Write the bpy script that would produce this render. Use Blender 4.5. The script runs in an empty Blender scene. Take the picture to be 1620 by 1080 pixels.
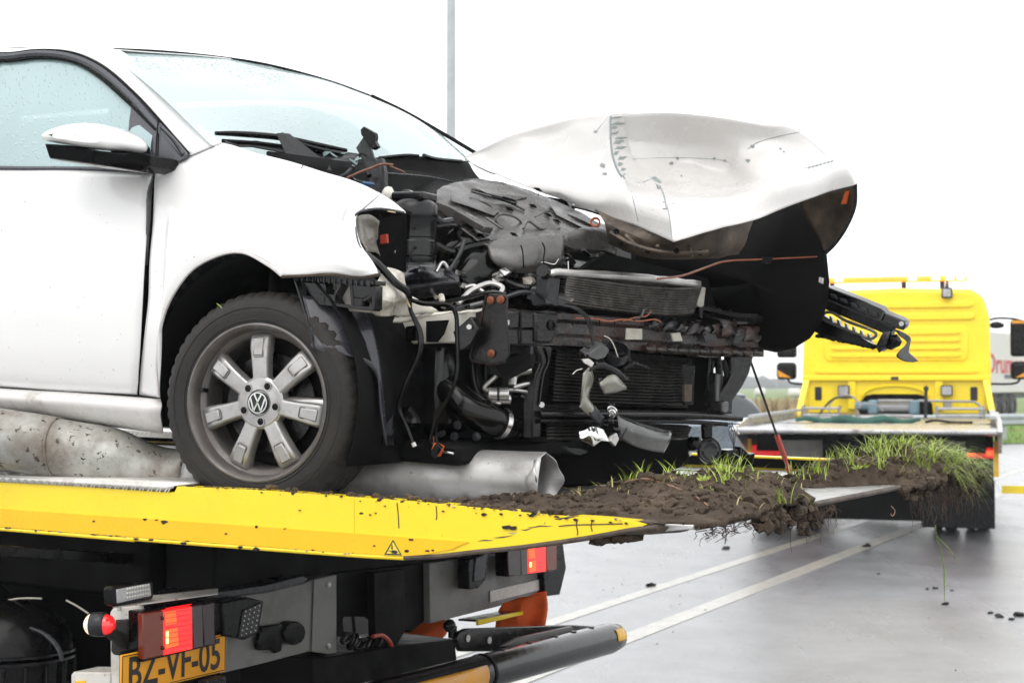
import bpy, bmesh, math, random
from mathutils import Vector as V, Matrix, noise
random.seed(7)
R = math.radians
sc = bpy.context.scene
col = sc.collection
# ---------------------------------------------------------------- camera
FPX, CX, CY, CAMH = 2500.0, 810.0, 540.0, 1.55
PITCH = math.atan(68 / FPX)
cam = bpy.data.cameras.new('camera'); camo = bpy.data.objects.new('camera', cam); col.objects.link(camo)
camo.location = (0, 0, CAMH); camo.rotation_euler = (R(90) + PITCH, 0, 0)
cam.sensor_fit = 'HORIZONTAL'; cam.sensor_width = 36; cam.lens = 36 * FPX / 1620
cam.clip_start = .05; cam.clip_end = 5000
cam.dof.use_dof = True; cam.dof.focus_distance = 4.3; cam.dof.aperture_fstop = 7.0
sc.camera = camo
# ---------------------------------------------------------------- overcast daylight
SUN_EL, SUN_AZ = 55, 200
w = bpy.data.worlds.new('World'); sc.world = w; w.use_nodes = True
nt = w.node_tree; nt.nodes.clear()
wo = nt.nodes.new('ShaderNodeOutputWorld'); bg = nt.nodes.new('ShaderNodeBackground')
sky = nt.nodes.new('ShaderNodeTexSky'); sky.sky_type = 'NISHITA'; sky.sun_disc = False
sky.sun_elevation = R(SUN_EL); sky.sun_rotation = R(SUN_AZ); sky.dust_density = 4; sky.air_density = 1
mx = nt.nodes.new('ShaderNodeMix'); mx.data_type = 'RGBA'
mx.inputs[0].default_value = .93                       # closed cloud deck over the clear sky
mx.inputs[7].default_value = (9.85, 9.9, 10.0, 1)
nt.links.new(sky.outputs[0], mx.inputs[6]); nt.links.new(mx.outputs[2], bg.inputs[0])
bg.inputs[1].default_value = .11
nt.links.new(bg.outputs[0], wo.inputs[0])
sun = bpy.data.lights.new('sun', 'SUN'); sun.energy = .5; sun.angle = R(40); sun.color = (1, .97, .93)
suno = bpy.data.objects.new('sun', sun); col.objects.link(suno)
suno.rotation_euler = (R(90 - SUN_EL), 0, R(180 - SUN_AZ))
sc.view_settings.view_transform = 'Standard'; sc.view_settings.look = 'None'
sc.view_settings.gamma = 1; sc.view_settings.exposure = .85
sc.view_settings.use_curve_mapping = False
# ---------------------------------------------------------------- frames: a photo pixel becomes a point on a real plane of the car or truck
CAMO = V((0, 0, CAMH))
def ray(px, py):
    x = (px - CX) / FPX; y = -(py - CY) / FPX
    f = V((0, math.cos(PITCH), math.sin(PITCH))); u = V((0, -math.sin(PITCH), math.cos(PITCH)))
    return V((1, 0, 0)) * x + u * y + f
def at(px, py, Y):
    d = ray(px, py); return CAMO + d * (Y / d.y)
def ground(px, py, z=0.):
    d = ray(px, py); return CAMO + d * ((z - CAMH) / d.z)
class Frame:
    def __init__(s, yaw, pitch):
        a, b = R(yaw), R(pitch)
        X = V((math.cos(a) * math.cos(b), -math.sin(a) * math.cos(b), -math.sin(b)))
        Y = V((math.sin(a), math.cos(a), 0)); Z = X.cross(Y)
        s.M = Matrix((X, Y, Z)).transposed(); s.Mi = s.M.transposed(); s.o = V((0, 0, 0))
    def w(s, x, y, z): return s.o + s.M @ V((x, y, z))
    def d(s, x, y, z): return s.M @ V((x, y, z))
    def l(s, p): return s.Mi @ (p - s.o)
    def plane(s, px, py, n, dd):
        d = s.Mi @ ray(px, py); o = s.Mi @ (CAMO - s.o); n = V(n)
        return s.o + s.M @ (o + d * ((dd - n.dot(o)) / n.dot(d)))
    def px(s, px, py, v): return s.plane(px, py, (1, 0, 0), v)
    def py(s, px, py, v): return s.plane(px, py, (0, 1, 0), v)
    def pz(s, px, py, v): return s.plane(px, py, (0, 0, 1), v)
FC = Frame(29, 2.5); FC.o = at(406, 637, 4.24) - FC.M @ V((0, -.83, .30))      # car: x forward, y to its left, z up from its tyres
FT = Frame(30, .9); FT.o = at(406, 775, 4.1)                                   # tow bed: x to the tail, y across, z above the side rail
def cy(px, py, y): return FC.py(px, py, y)
def cx(px, py, x): return FC.px(px, py, x)
def cz(px, py, z): return FC.pz(px, py, z)
def fp(px, py, off=0.): return FC.plane(px, py, (1, -.36, 0), .70 + off)       # skewed plane of the pushed-in front end
def ty(px, py, y): return FT.py(px, py, y)
def tx(px, py, x): return FT.px(px, py, x)
def tz(px, py, z): return FT.pz(px, py, z)
# ---------------------------------------------------------------- mesh builder
def cat(pts, n):
    """Catmull-Rom resample of a point list into n points"""
    pts = [V(p) for p in pts]
    if len(pts) == 1: return [pts[0].copy() for _ in range(n)]
    out = []; m = len(pts) - 1
    for i in range(n):
        t = i / (n - 1) * m; k = min(int(t), m - 1); u = t - k
        p1, p2 = pts[k], pts[k + 1]; p0 = pts[k - 1] if k else p1 * 2 - p2; p3 = pts[k + 2] if k + 2 <= m else p2 * 2 - p1
        out.append(.5 * ((2 * p1) + (p2 - p0) * u + (2 * p0 - 5 * p1 + 4 * p2 - p3) * u * u + (3 * p1 - p0 - 3 * p2 + p3) * u ** 3))
    return out
def lin(pts, n):
    pts = [V(p) for p in pts]; L = [0]
    for a, b in zip(pts, pts[1:]): L.append(L[-1] + (b - a).length)
    out = []
    for i in range(n):
        t = i / (n - 1) * L[-1]; k = 0
        while k < len(pts) - 2 and L[k + 1] < t: k += 1
        s = (t - L[k]) / max(1e-9, L[k + 1] - L[k]); out.append(pts[k].lerp(pts[k + 1], s))
    return out
def basis(axis):
    a = V(axis).normalized(); t = V((0, 0, 1)) if abs(a.z) < .9 else V((1, 0, 0))
    u = t.cross(a).normalized(); return u, a.cross(u), a
class MB:
    def __init__(s): s.v = []; s.f = []
    def add(s, vs, fs):
        o = len(s.v); s.v += [V(p) for p in vs]; s.f += [tuple(i + o for i in f) for f in fs]; return s
    def prism(s, pts, vec):
        n = len(pts); pts = [V(p) for p in pts]; vec = V(vec)
        return s.add(pts + [p + vec for p in pts], [tuple(range(n))[::-1], tuple(range(n, 2 * n))] + [(i, (i + 1) % n, n + (i + 1) % n, n + i) for i in range(n)])
    def box(s, c, h, M=None):
        c = V(c); M = M or Matrix.Identity(3)
        vs = [c + M @ V((x * h[0], y * h[1], z * h[2])) for x in (-1, 1) for y in (-1, 1) for z in (-1, 1)]
        return s.add(vs, [(0, 1, 3, 2), (4, 6, 7, 5), (0, 4, 5, 1), (2, 3, 7, 6), (0, 2, 6, 4), (1, 5, 7, 3)])
    def bar(s, a, b, wd, ht, up=(0, 0, 1)):
        a, b = V(a), V(b); x = (b - a); L = x.length; x.normalize(); y = V(up).cross(x).normalized(); z = x.cross(y)
        return s.box((a + b) / 2, (L / 2, wd / 2, ht / 2), Matrix((x, y, z)).transposed())
    def tube(s, pts, r, n=8, sub=0, cap=True):
        pts = [V(p) for p in pts]
        if sub: 
            m = (len(pts) - 1) * sub + 1
            if isinstance(r, (list, tuple)): r = [q.x for q in cat([V((a, 0, 0)) for a in r], m)]
            pts = cat(pts, m)
        m = len(pts); rr = r if isinstance(r, (list, tuple)) else [r] * m
        t0 = (pts[1] - pts[0]).normalized(); u, v, _ = basis(t0); vs = []; fs = []
        for i, p in enumerate(pts):
            t = (pts[min(i + 1, m - 1)] - pts[max(i - 1, 0)])
            t = t.normalized() if t.length > 1e-9 else t0
            u = (u - t * u.dot(t)).normalized(); v = t.cross(u)
            vs += [p + (u * math.cos(2 * math.pi * k / n) + v * math.sin(2 * math.pi * k / n)) * rr[i] for k in range(n)]
            if i: fs += [((i - 1) * n + k, (i - 1) * n + (k + 1) % n, i * n + (k + 1) % n, i * n + k) for k in range(n)]
        if cap: fs += [tuple(range(n))[::-1], tuple(range((m - 1) * n, m * n))]
        return s.add(vs, fs)
    def lathe(s, prof, c, axis, n=24, cap=True, a0=0., a1=None, ref=None):
        c = V(c); u, v, a = basis(axis)
        if ref is not None: u = (V(ref) - a * V(ref).dot(a)).normalized(); v = a.cross(u)
        full = a1 is None; k = n if full else n + 1; a1 = 2 * math.pi if full else a1; vs = []; fs = []
        for (r, h) in prof:
            for i in range(k):
                t = a0 + (a1 - a0) * i / n; vs.append(c + a * h + (u * math.cos(t) + v * math.sin(t)) * r)
        for j in range(len(prof) - 1):
            for i in range(n): fs.append((j * k + i, j * k + (i + 1) % k, (j + 1) * k + (i + 1) % k, (j + 1) * k + i))
        if cap and full:
            if prof[0][0] > 1e-6: fs.append(tuple(range(k))[::-1])
            if prof[-1][0] > 1e-6: fs.append(tuple(range((len(prof) - 1) * k, len(prof) * k)))
        return s.add(vs, fs)
    def cyl(s, a, b, r, n=16, r2=None):
        a, b = V(a), V(b); return s.lathe([(r, 0), (r if r2 is None else r2, (b - a).length)], a, b - a, n)
    def loft(s, rows, nu=12, nv=12, f=cat, jit=0., jsc=8., close=False):
        R1 = [f(r, nu) for r in rows]; cols = [f([R1[j][i] for j in range(len(rows))], nv) for i in range(nu)]
        vs = [cols[i][j] for j in range(nv) for i in range(nu)]
        if jit: vs = [p + noise.noise_vector(p * jsc) * jit for p in vs]
        return s.add(vs, [(j * nu + i, j * nu + i + 1, (j + 1) * nu + i + 1, (j + 1) * nu + i) for j in range(nv - 1) for i in range(nu - 1)])
    def sheet(s, rows):
        nu = len(rows[0]); vs = [p for r in rows for p in r]
        return s.add(vs, [(j * nu + i, j * nu + i + 1, (j + 1) * nu + i + 1, (j + 1) * nu + i) for j in range(len(rows) - 1) for i in range(nu - 1)])
    def blob(s, c, r, n=1, jit=.35, sq=(1, 1, 1), seed=0):
        bm = bmesh.new(); bmesh.ops.create_icosphere(bm, subdivisions=n, radius=1)
        so = V((seed * 1.7 + c[0] * 3, seed * .9, c[1] * 5))
        vs = []
        for q in bm.verts:
            k = 1 + jit * noise.noise(q.co * 1.6 + so) + jit * .6 * noise.noise(q.co * 4 + so)
            vs.append(V(c) + V((q.co.x * sq[0], q.co.y * sq[1], q.co.z * sq[2])) * (r * k))
        fs = [tuple(q.index for q in f.verts) for f in bm.faces]; bm.free(); return s.add(vs, fs)
    def o(s, name, m, parent=None, smooth=35, bev=0, solid=0, sub=0, fix=True, off=0, bseg=2):
        base = V((0, 0, 0)); q = parent
        while q: base += q.location; q = q.parent
        me = bpy.data.meshes.new(name)
        if parent is None:
            xs = [p.x for p in s.v]; ys = [p.y for p in s.v]; zs = [p.z for p in s.v]
            org = V(((min(xs) + max(xs)) / 2, (min(ys) + max(ys)) / 2, min(zs)))
        else: org = base
        me.from_pydata([p - org for p in s.v], [], s.f); me.validate()
        if fix:
            bm = bmesh.new(); bm.from_mesh(me); bmesh.ops.recalc_face_normals(bm, faces=bm.faces); bm.to_mesh(me); bm.free()
        me.materials.append(m if not isinstance(m, str) else MT[m])
        if smooth:
            me.shade_smooth(); me.set_sharp_from_angle(angle=R(smooth))
        ob = bpy.data.objects.new(name, me); col.objects.link(ob)
        if parent is None: ob.location = org
        else: ob.parent = parent
        if solid:
            q = ob.modifiers.new('thick', 'SOLIDIFY'); q.thickness = solid; q.offset = off
        if sub:
            q = ob.modifiers.new('sub', 'SUBSURF'); q.levels = q.render_levels = sub
        if bev:
            q = ob.modifiers.new('bev', 'BEVEL'); q.width = bev; q.segments = bseg; q.limit_method = 'ANGLE'; q.angle_limit = R(40)
        return ob
def tag(o, label=None, cat_=None, group=None, kind=None):
    if label: o['label'] = label
    if cat_: o['category'] = cat_
    if group: o['group'] = group
    if kind: o['kind'] = kind
    return o
def thing(name, label, cat_, loc, group=None):
    o = bpy.data.objects.new(name, None); col.objects.link(o); o.location = loc; o.empty_display_size = .2
    return tag(o, label, cat_, group)
def text(name, body, m, parent, c, xdir, ydir, size, depth=.002, stretch=1., bold=0., align='CENTER'):
    """flat lettering as a real mesh, lying in the plane of xdir and ydir"""
    cu = bpy.data.curves.new(name, 'FONT'); cu.body = body; cu.size = 1; cu.extrude = 0; cu.align_x = align; cu.align_y = 'CENTER'; cu.offset = bold
    cu.resolution_u = 3
    t = bpy.data.objects.new(name, cu); col.objects.link(t)
    dg = bpy.context.evaluated_depsgraph_get(); me = bpy.data.meshes.new_from_object(t.evaluated_get(dg)); bpy.data.objects.remove(t)
    x, y = V(xdir).normalized(), V(ydir).normalized(); z = x.cross(y); b = MB()
    b.add([V(c) + x * (q.co.x * size * stretch) + y * (q.co.y * size) + z * depth for q in me.vertices], [tuple(p.vertices) for p in me.polygons])
    return b.o(name, m, parent, smooth=0, fix=False)
# ---------------------------------------------------------------- materials
MT = {}
def mat(name, c, rough=.5, metal=0., spec=.5, var=.12, vs=6., bump=0., bs=60., dirt=None, da=.45, ds=5., dsoft=.12, coat=0., emit=None, es=0., fine=None, fa=.62, fs=140., rv=.12, wet=0., low=None):
    m = bpy.data.materials.new(name); m.use_nodes = True; t = m.node_tree; N = t.nodes; L = t.links
    b = N['Principled BSDF']; tc = N.new('ShaderNodeTexCoord'); P = tc.outputs['Object']
    def nz(scale, detail=5, ro=.6):
        n = N.new('ShaderNodeTexNoise'); n.inputs['Scale'].default_value = scale; n.inputs['Detail'].default_value = detail
        n.inputs['Roughness'].default_value = ro; L.new(P, n.inputs['Vector']); return n.outputs[0]
    def ramp(src, a, bb):
        r = N.new('ShaderNodeMapRange'); r.inputs[1].default_value = a; r.inputs[2].default_value = bb; L.new(src, r.inputs[0]); return r.outputs[0]
    def mix(f, a, bb):
        q = N.new('ShaderNodeMix'); q.data_type = 'RGBA'
        for i, val in ((0, f), (6, a), (7, bb)):
            if hasattr(val, 'links') or hasattr(val, 'is_linked'): L.new(val, q.inputs[i])
            else: q.inputs[i].default_value = (*val, 1) if isinstance(val, (tuple, list)) else val
        return q.outputs[2]
    n1 = nz(vs); d = tuple(max(0, k * (1 - var * 1.6)) for k in c); h = tuple(min(1, k * (1 + var)) for k in c)
    cc = mix(ramp(n1, .3, .7), d, h)
    if dirt:
        f = ramp(nz(ds, 9, .68), 1 - da - dsoft + .02, 1 - da + dsoft + .02); cc = mix(f, cc, dirt)
        df = f
    if fine:
        f = ramp(nz(fs, 4, .7), fa, fa + .04); cc = mix(f, cc, fine)
    L.new(cc, b.inputs['Base Color'])
    b.inputs['Metallic'].default_value = metal; b.inputs['Specular IOR Level'].default_value = spec
    rr = N.new('ShaderNodeMapRange'); rr.inputs[1].default_value = .3; rr.inputs[2].default_value = .7
    rr.inputs[3].default_value = max(.02, rough - rv); rr.inputs[4].default_value = min(1, rough + rv); L.new(nz(vs * 2.3), rr.inputs[0])
    if dirt:
        mm = N.new('ShaderNodeMix'); L.new(df, mm.inputs[0]); L.new(rr.outputs[0], mm.inputs[2]); mm.inputs[3].default_value = .8; L.new(mm.outputs[0], b.inputs['Roughness'])
        if metal:
            m2 = N.new('ShaderNodeMix'); L.new(df, m2.inputs[0]); m2.inputs[2].default_value = metal; m2.inputs[3].default_value = 0; L.new(m2.outputs[0], b.inputs['Metallic'])
    else: L.new(rr.outputs[0], b.inputs['Roughness'])
    if coat: b.inputs['Coat Weight'].default_value = coat; b.inputs['Coat Roughness'].default_value = .06
    if bump:
        bp = N.new('ShaderNodeBump'); bp.inputs['Strength'].default_value = bump; bp.inputs['Distance'].default_value = .01
        L.new(nz(bs, 6, .65), bp.inputs['Height']); L.new(bp.outputs[0], b.inputs['Normal'])
    if emit: b.inputs['Emission Color'].default_value = (*emit, 1); b.inputs['Emission Strength'].default_value = es
    MT[name] = m; return m
def glass(name, tint, alpha, rough=.03, haze=(.8, .85, .85)):
    """wet, misted-up window glass: clear tinted pane with a film of condensation, sky reflections on top"""
    m = bpy.data.materials.new(name); m.use_nodes = True; t = m.node_tree; N = t.nodes; L = t.links; b = N['Principled BSDF']
    out = N['Material Output']; tr = N.new('ShaderNodeBsdfTransparent'); tr.inputs[0].default_value = (*tint, 1)
    ms = N.new('ShaderNodeMixShader'); tc = N.new('ShaderNodeTexCoord'); n = N.new('ShaderNodeTexNoise'); n.inputs['Scale'].default_value = 3; n.inputs['Detail'].default_value = 6
    mp = N.new('ShaderNodeMapping'); mp.inputs['Scale'].default_value = (1, 1, .5)
    L.new(tc.outputs['Object'], mp.inputs[0]); L.new(mp.outputs[0], n.inputs['Vector'])
    mr = N.new('ShaderNodeMapRange'); mr.inputs[1].default_value = .3; mr.inputs[2].default_value = .7; mr.inputs[3].default_value = alpha - .06; mr.inputs[4].default_value = min(1, alpha + .06)
    L.new(n.outputs[0], mr.inputs[0]); L.new(mr.outputs[0], ms.inputs[0])
    b.inputs['Base Color'].default_value = (*haze, 1); b.inputs['Roughness'].default_value = rough; b.inputs['Specular IOR Level'].default_value = .9
    # raindrops
    vo = N.new('ShaderNodeTexVoronoi'); vo.inputs['Scale'].default_value = 60; L.new(tc.outputs['Object'], vo.inputs['Vector'])
    r2 = N.new('ShaderNodeMapRange'); r2.inputs[1].default_value = .0; r2.inputs[2].default_value = .32; r2.inputs[3].default_value = 1; r2.inputs[4].default_value = 0; L.new(vo.outputs['Distance'], r2.inputs[0])
    bp = N.new('ShaderNodeBump'); bp.inputs['Strength'].default_value = .55; bp.inputs['Distance'].default_value = .004; L.new(r2.outputs[0], bp.inputs['Height']); L.new(bp.outputs[0], b.inputs['Normal'])
    L.new(tr.outputs[0], ms.inputs[1]); L.new(b.outputs[0], ms.inputs[2]); L.new(ms.outputs[0], out.inputs[0])
    MT[name] = m; return m
MUD = (.094, .068, .047)
mat('white_paint', (.76, .755, .745), .22, coat=.6, var=.015, fine=(.17, .15, .13), fa=.675, fs=70, rv=.05)
mat('white_dirty', (.64, .62, .60), .32, coat=.3, var=.03, dirt=(.22, .17, .12), da=.36, ds=7, fine=(.12, .10, .08), fa=.68, fs=90)
mat('cream', (.66, .63, .55), .4, dirt=(.10, .075, .05), da=.44, ds=14, coat=.2)
mat('cream_clean', (.70, .67, .60), .38, dirt=(.16, .12, .08), da=.30, ds=9)
mat('primer', (.22, .25, .25), .6)
mat('plastic_black', (.004, .004, .0043), .24, spec=.17, var=.3, vs=9, rv=.12)
mat('plastic_wet', (.0035, .0035, .004), .10, spec=.36, var=.3, vs=12, rv=.08, bump=.12, bs=40)
mat('plastic_grey', (.024, .025, .028), .26, spec=.3, var=.2, vs=10, dirt=(.025, .02, .016), da=.3, ds=9)
mat('trim_grey', (.058, .06, .07), .28, var=.08, rv=.06)
mat('beam_rust', (.010, .007, .006), .2, spec=.6, var=.5, vs=14, dirt=(.085, .034, .018), da=.42, ds=11, dsoft=.15, bump=.6, bs=45)
mat('cover_grey', (.050, .047, .044), .2, spec=.75, var=.3, vs=10, dirt=(.042, .033, .026), da=.42, ds=8, bump=.25, bs=35)
mat('panel_dark', (.030, .030, .038), .22, var=.15, fine=(.015, .013, .01), fa=.66, fs=60)
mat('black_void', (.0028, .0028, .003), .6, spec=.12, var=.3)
mat('rubber', (.012, .0115, .0115), .5, spec=.35, var=.25, vs=9, dirt=(.032, .026, .021), da=.44, ds=6, dsoft=.25, bump=.25, bs=120)
mat('rubber_hose', (.003, .003, .003), .18, spec=.3, var=.2, rv=.08)
mat('rim_metal', (.42, .41, .40), .34, metal=.75, var=.08, dirt=(.15, .125, .105), da=.27, ds=14, dsoft=.25, fine=(.10, .08, .065), fa=.66, fs=60)
mat('rim_lip', (.16, .15, .145), .38, metal=.6, var=.2, vs=14, dirt=(.075, .057, .044), da=.44, ds=10, dsoft=.25)
mat('chrome', (.72, .72, .72), .12, metal=1, var=.05, rv=.06)
mat('bright_steel', (.58, .57, .55), .26, metal=.95, var=.15, bump=.2, bs=30)
mat('alu', (.52, .51, .49), .36, metal=.85, var=.15, vs=12, dirt=(.12, .09, .06), da=.30, ds=12)
mat('alu_fin', (.17, .16, .15), .4, metal=.7, var=.35, vs=25, dirt=(.035, .028, .02), da=.5, ds=18, bump=.4, bs=160)
mat('dark_fin', (.014, .0125, .012), .42, metal=.3, var=.4, vs=20, dirt=(.012, .010, .008), da=.5, ds=12, bump=.4, bs=160)
mat('steel_black', (.006, .0055, .005), .2, spec=.36, var=.35, vs=12, dirt=(.03, .017, .011), da=.28, ds=9, bump=.25, bs=40)
mat('steel_rust', (.008, .0065, .006), .24, spec=.4, var=.4, vs=14, dirt=(.036, .015, .009), da=.42, ds=9, bump=.5, bs=45)
mat('rust_brown', (.11, .078, .052), .45, var=.5, vs=12, dirt=(.010, .008, .006), da=.46, ds=9, dsoft=.2, bump=.2)
mat('rust_hot', (.22, .06, .02), .6, var=.3, vs=40, dirt=(.10, .03, .01), da=.4, ds=30)
mat('lens_grey', (.055, .055, .054), .16, var=.25, vs=20, fine=(.22, .22, .22), fa=.67, fs=80, coat=.4)
mat('lens_yellowed', (.19, .185, .15), .2, var=.2, vs=20, dirt=(.07, .066, .055), da=.35, ds=12, coat=.6)
mat('orange_plastic', (.75, .13, .02), .35)
mat('red_plastic', (.42, .05, .025), .38, var=.15)
mat('sticker_white', (.62, .60, .56), .5, var=.1, vs=40)
mat('sticker_grey', (.40, .38, .32), .5, var=.15, vs=40, fine=(.15, .12, .1), fa=.62)
mat('reservoir', (.52, .42, .22), .35, var=.1)
mat('blue_hose', (.02, .07, .16), .35)
mat('torn_plastic', (.24, .22, .19), .3, var=.25, vs=20, coat=.4)
mat('twig', (.16, .065, .035), .55, var=.3, vs=50)
mat('twig_pale', (.30, .17, .11), .5, var=.25, vs=40)
mat('wire_copper', (.36, .10, .04), .35, var=.2, vs=40)
mat('yellow_paint', (.90, .66, .012), .30, var=.03, fine=(.11, .06, .03), fa=.735, fs=42, coat=.3, rv=.06)
mat('yellow_worn', (.90, .66, .012), .33, var=.03, dirt=(.075, .05, .032), da=.285, ds=16, dsoft=.02, fine=(.09, .055, .03), fa=.70, fs=55, coat=.2)
mat('yellow_far', (.90, .68, .012), .33, var=.03, coat=.2)
mat('orange_stripe', (.92, .50, .004), .30, var=.03, fine=(.15, .09, .04), fa=.745, fs=48)
mat('orange_dirty', (.75, .33, .02), .35, dirt=(.05, .035, .02), da=.32, ds=9)
mat('plate_orange', (.82, .36, .015), .4, var=.05, dirt=(.3, .15, .03), da=.2, ds=9)
mat('bed_alu', (.46, .46, .47), .30, metal=.8, var=.12, vs=5, dirt=(.07, .05, .035), da=.36, ds=6, bump=.12, bs=40)
mat('tread_plate', (.62, .60, .56), .34, metal=.6, var=.1, dirt=(.17, .12, .08), da=.34, ds=11)
mat('beam_grey', (.20, .195, .185), .45, var=.08, dirt=(.07, .06, .05), da=.34, ds=5, dsoft=.2)
mat('bracket_white', (.62, .60, .55), .45, var=.06, dirt=(.24, .13, .06), da=.32, ds=9, dsoft=.15, fine=(.12, .07, .04), fa=.64, fs=50)
mat('post_alu', (.40, .395, .385), .42, metal=.6, var=.10, vs=5, dirt=(.10, .08, .06), da=.33, ds=7, dsoft=.16, fine=(.06, .05, .04), fa=.66, fs=36, bump=.1, bs=18)
mat('post_dirty', (.38, .38, .35), .45, metal=.4, var=.18, vs=5, dirt=(.13, .095, .065), da=.46, ds=9, dsoft=.18, fine=(.05, .04, .03), fa=.60, fs=40, bump=.35, bs=22)
mat('galvanised', (.40, .43, .44), .5, metal=.4, var=.06)
mat('soil', MUD, .85, var=.45, vs=9, fine=(.20, .15, .105), fa=.635, fs=95, dirt=(.040, .028, .019), da=.44, ds=22, dsoft=.2, bump=1.0, bs=80, spec=.25)
mat('soil_smear', (.085, .062, .045), .6, var=.3, vs=12, dirt=(.03, .021, .015), da=.4, ds=20, bump=.5, bs=60)
mat('grass', (.17, .30, .03), .5, var=.35, vs=30)
mat('grass_straw', (.34, .29, .12), .6, var=.3, vs=30)
mat('root', (.075, .045, .03), .7, var=.3, vs=40)
mat('tail_red', (.55, .010, .010), .15, emit=(1, .015, .015), es=.95, coat=.2)
mat('tail_hot', (.6, .03, .01), .25, spec=.2, emit=(1, .055, .015), es=1.9)
mat('tail_far', (.5, .012, .012), .3, emit=(1, .03, .03), es=.25)
mat('tail_core', (.8, .3, .1), .25, spec=.2, emit=(1, .36, .08), es=4)
mat('tail_amber', (.085, .012, .004), .2, emit=(1, .12, .01), es=.035, coat=.3)
mat('tail_clear', (.06, .035, .035), .15, var=.15, coat=.2)
mat('tail_dark', (.022, .003, .004), .15, coat=.2)
mat('marker_red', (.65, .015, .02), .15, emit=(1, .03, .03), es=.35, coat=1)
mat('marker_white', (.85, .62, .42), .3, emit=(1, .72, .48), es=.55)
mat('led_grey', (.40, .40, .40), .22, metal=.3, var=.15)
mat('led_dot', (.72, .70, .62), .2, metal=.2)
mat('orange_cloth', (.80, .12, .015), .7, var=.15, vs=12, emit=None)
mat('sign_black', (.02, .02, .02), .5)
mat('sign_yellow', (.86, .66, .06), .4)
mat('beacon_amber', (.85, .30, .03), .25, emit=(1, .36, .04), es=.55)
mat('beacon_lit', (1, .7, .3), .25, emit=(1, .72, .34), es=5)
mat('winch_blue', (.13, .22, .26), .45, dirt=(.1, .08, .06), da=.35)
mat('rope_green', (.03, .10, .075), .8, bump=.6, bs=60)
mat('rack_grey', (.25, .25, .25), .4, metal=.5)
mat('trailer_white', (.62, .60, .60), .5, var=.04)
mat('letter_red', (.55, .02, .04), .5)
mat('letter_dark', (.05, .06, .10), .5)
mat('car_grey', (.22, .26, .31), .3, metal=.3, coat=.4)
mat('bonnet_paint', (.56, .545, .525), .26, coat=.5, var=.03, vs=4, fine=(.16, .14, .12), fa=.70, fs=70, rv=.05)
mat('paint_line', (.30, .285, .235), .4, var=.15, vs=9, dirt=(.16, .155, .15), da=.42, ds=11, dsoft=.2, spec=.6, coat=.9, bump=.3, bs=90)
MT['paint_line'].node_tree.nodes['Principled BSDF'].inputs['Coat Roughness'].default_value = .28
glass('glass_side', (.80, .92, .91), .92, haze=(.33, .445, .455))
glass('glass_front', (.88, .97, .96), .91, haze=(.40, .49, .495))
mat('glass_far', (.03, .04, .045), .08, coat=.5)
# ================================================================ setting
def asphalt():
    m = bpy.data.materials.new('wet_asphalt'); m.use_nodes = True; t = m.node_tree; N = t.nodes; L = t.links; b = N['Principled BSDF']
    tc = N.new('ShaderNodeTexCoord'); P = tc.outputs['Object']
    def nz(s, d=5, r=.6, sc_=None):
        n = N.new('ShaderNodeTexNoise'); n.inputs['Scale'].default_value = s; n.inputs['Detail'].default_value = d; n.inputs['Roughness'].default_value = r
        if sc_:
            mp = N.new('ShaderNodeMapping'); mp.inputs['Rotation'].default_value = (0, 0, R(26)); mp.inputs['Scale'].default_value = sc_; L.new(P, mp.inputs[0]); L.new(mp.outputs[0], n.inputs['Vector'])
        else: L.new(P, n.inputs['Vector'])
        return n.outputs[0]
    def mr(s, a, b_, c, d):
        q = N.new('ShaderNodeMapRange'); L.new(s, q.inputs[0])
        for i, v in enumerate((a, b_, c, d)): q.inputs[i + 1].default_value = v
        return q.outputs[0]
    cr = N.new('ShaderNodeValToRGB'); cr.color_ramp.elements[0].position = .35; cr.color_ramp.elements[0].color = (.055, .057, .061, 1)
    cr.color_ramp.elements[1].position = .68; cr.color_ramp.elements[1].color = (.19, .195, .204, 1); gm = N.new('ShaderNodeMath'); gm.operation = 'MULTIPLY_ADD'; gm.inputs[1].default_value = .55; L.new(nz(60, 4, .8), gm.inputs[0]); g2_ = mr(nz(1.6, 6, .65), .3, .7, .12, .36); L.new(g2_, gm.inputs[2]); L.new(gm.outputs[0], cr.inputs[0]); L.new(cr.outputs[0], b.inputs['Base Color'])
    wet = nz(.55, 6, .55, (2.2, .35, 1))                                   # water film stretched along the wheel tracks
    L.new(mr(wet, .2, .8, .48, .30), b.inputs['Roughness']); b.inputs['Coat Weight'].default_value = 1; b.inputs['Coat IOR'].default_value = 1.40; L.new(mr(wet, .34, .66, .34, .13), b.inputs['Coat Roughness']); L.new(mr(nz(7, 6, .7), .35, .7, 1, .72), b.inputs['Coat Weight'])
    b.inputs['Specular IOR Level'].default_value = .62
    bp = N.new('ShaderNodeBump'); bp.inputs['Distance'].default_value = .004; bp.inputs['Strength'].default_value = .3
    L.new(nz(150, 3, .7), bp.inputs['Height']); b2 = N.new('ShaderNodeBump'); b2.inputs['Strength'].default_value = .10; b2.inputs['Distance'].default_value = .02
    L.new(nz(9, 5, .6), b2.inputs['Height']); L.new(bp.outputs[0], b2.inputs['Normal']); L.new(b2.outputs[0], b.inputs['Normal']); b3 = N.new('ShaderNodeBump'); b3.inputs['Strength'].default_value = .55; b3.inputs['Distance'].default_value = .008; L.new(nz(55, 5, .75), b3.inputs['Height']); L.new(b3.outputs[0], b.inputs['Coat Normal'])
    return m
MT['asphalt'] = asphalt()
mat('field', (.16, .24, .07), .9, var=.3, vs=.03, dirt=(.20, .20, .08), da=.45, ds=.05, spec=.1)
mat('verge', (.13, .22, .035), .85, var=.35, vs=1.2, dirt=(.20, .17, .07), da=.38, ds=.8, bump=.8, bs=14, spec=.1)
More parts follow.
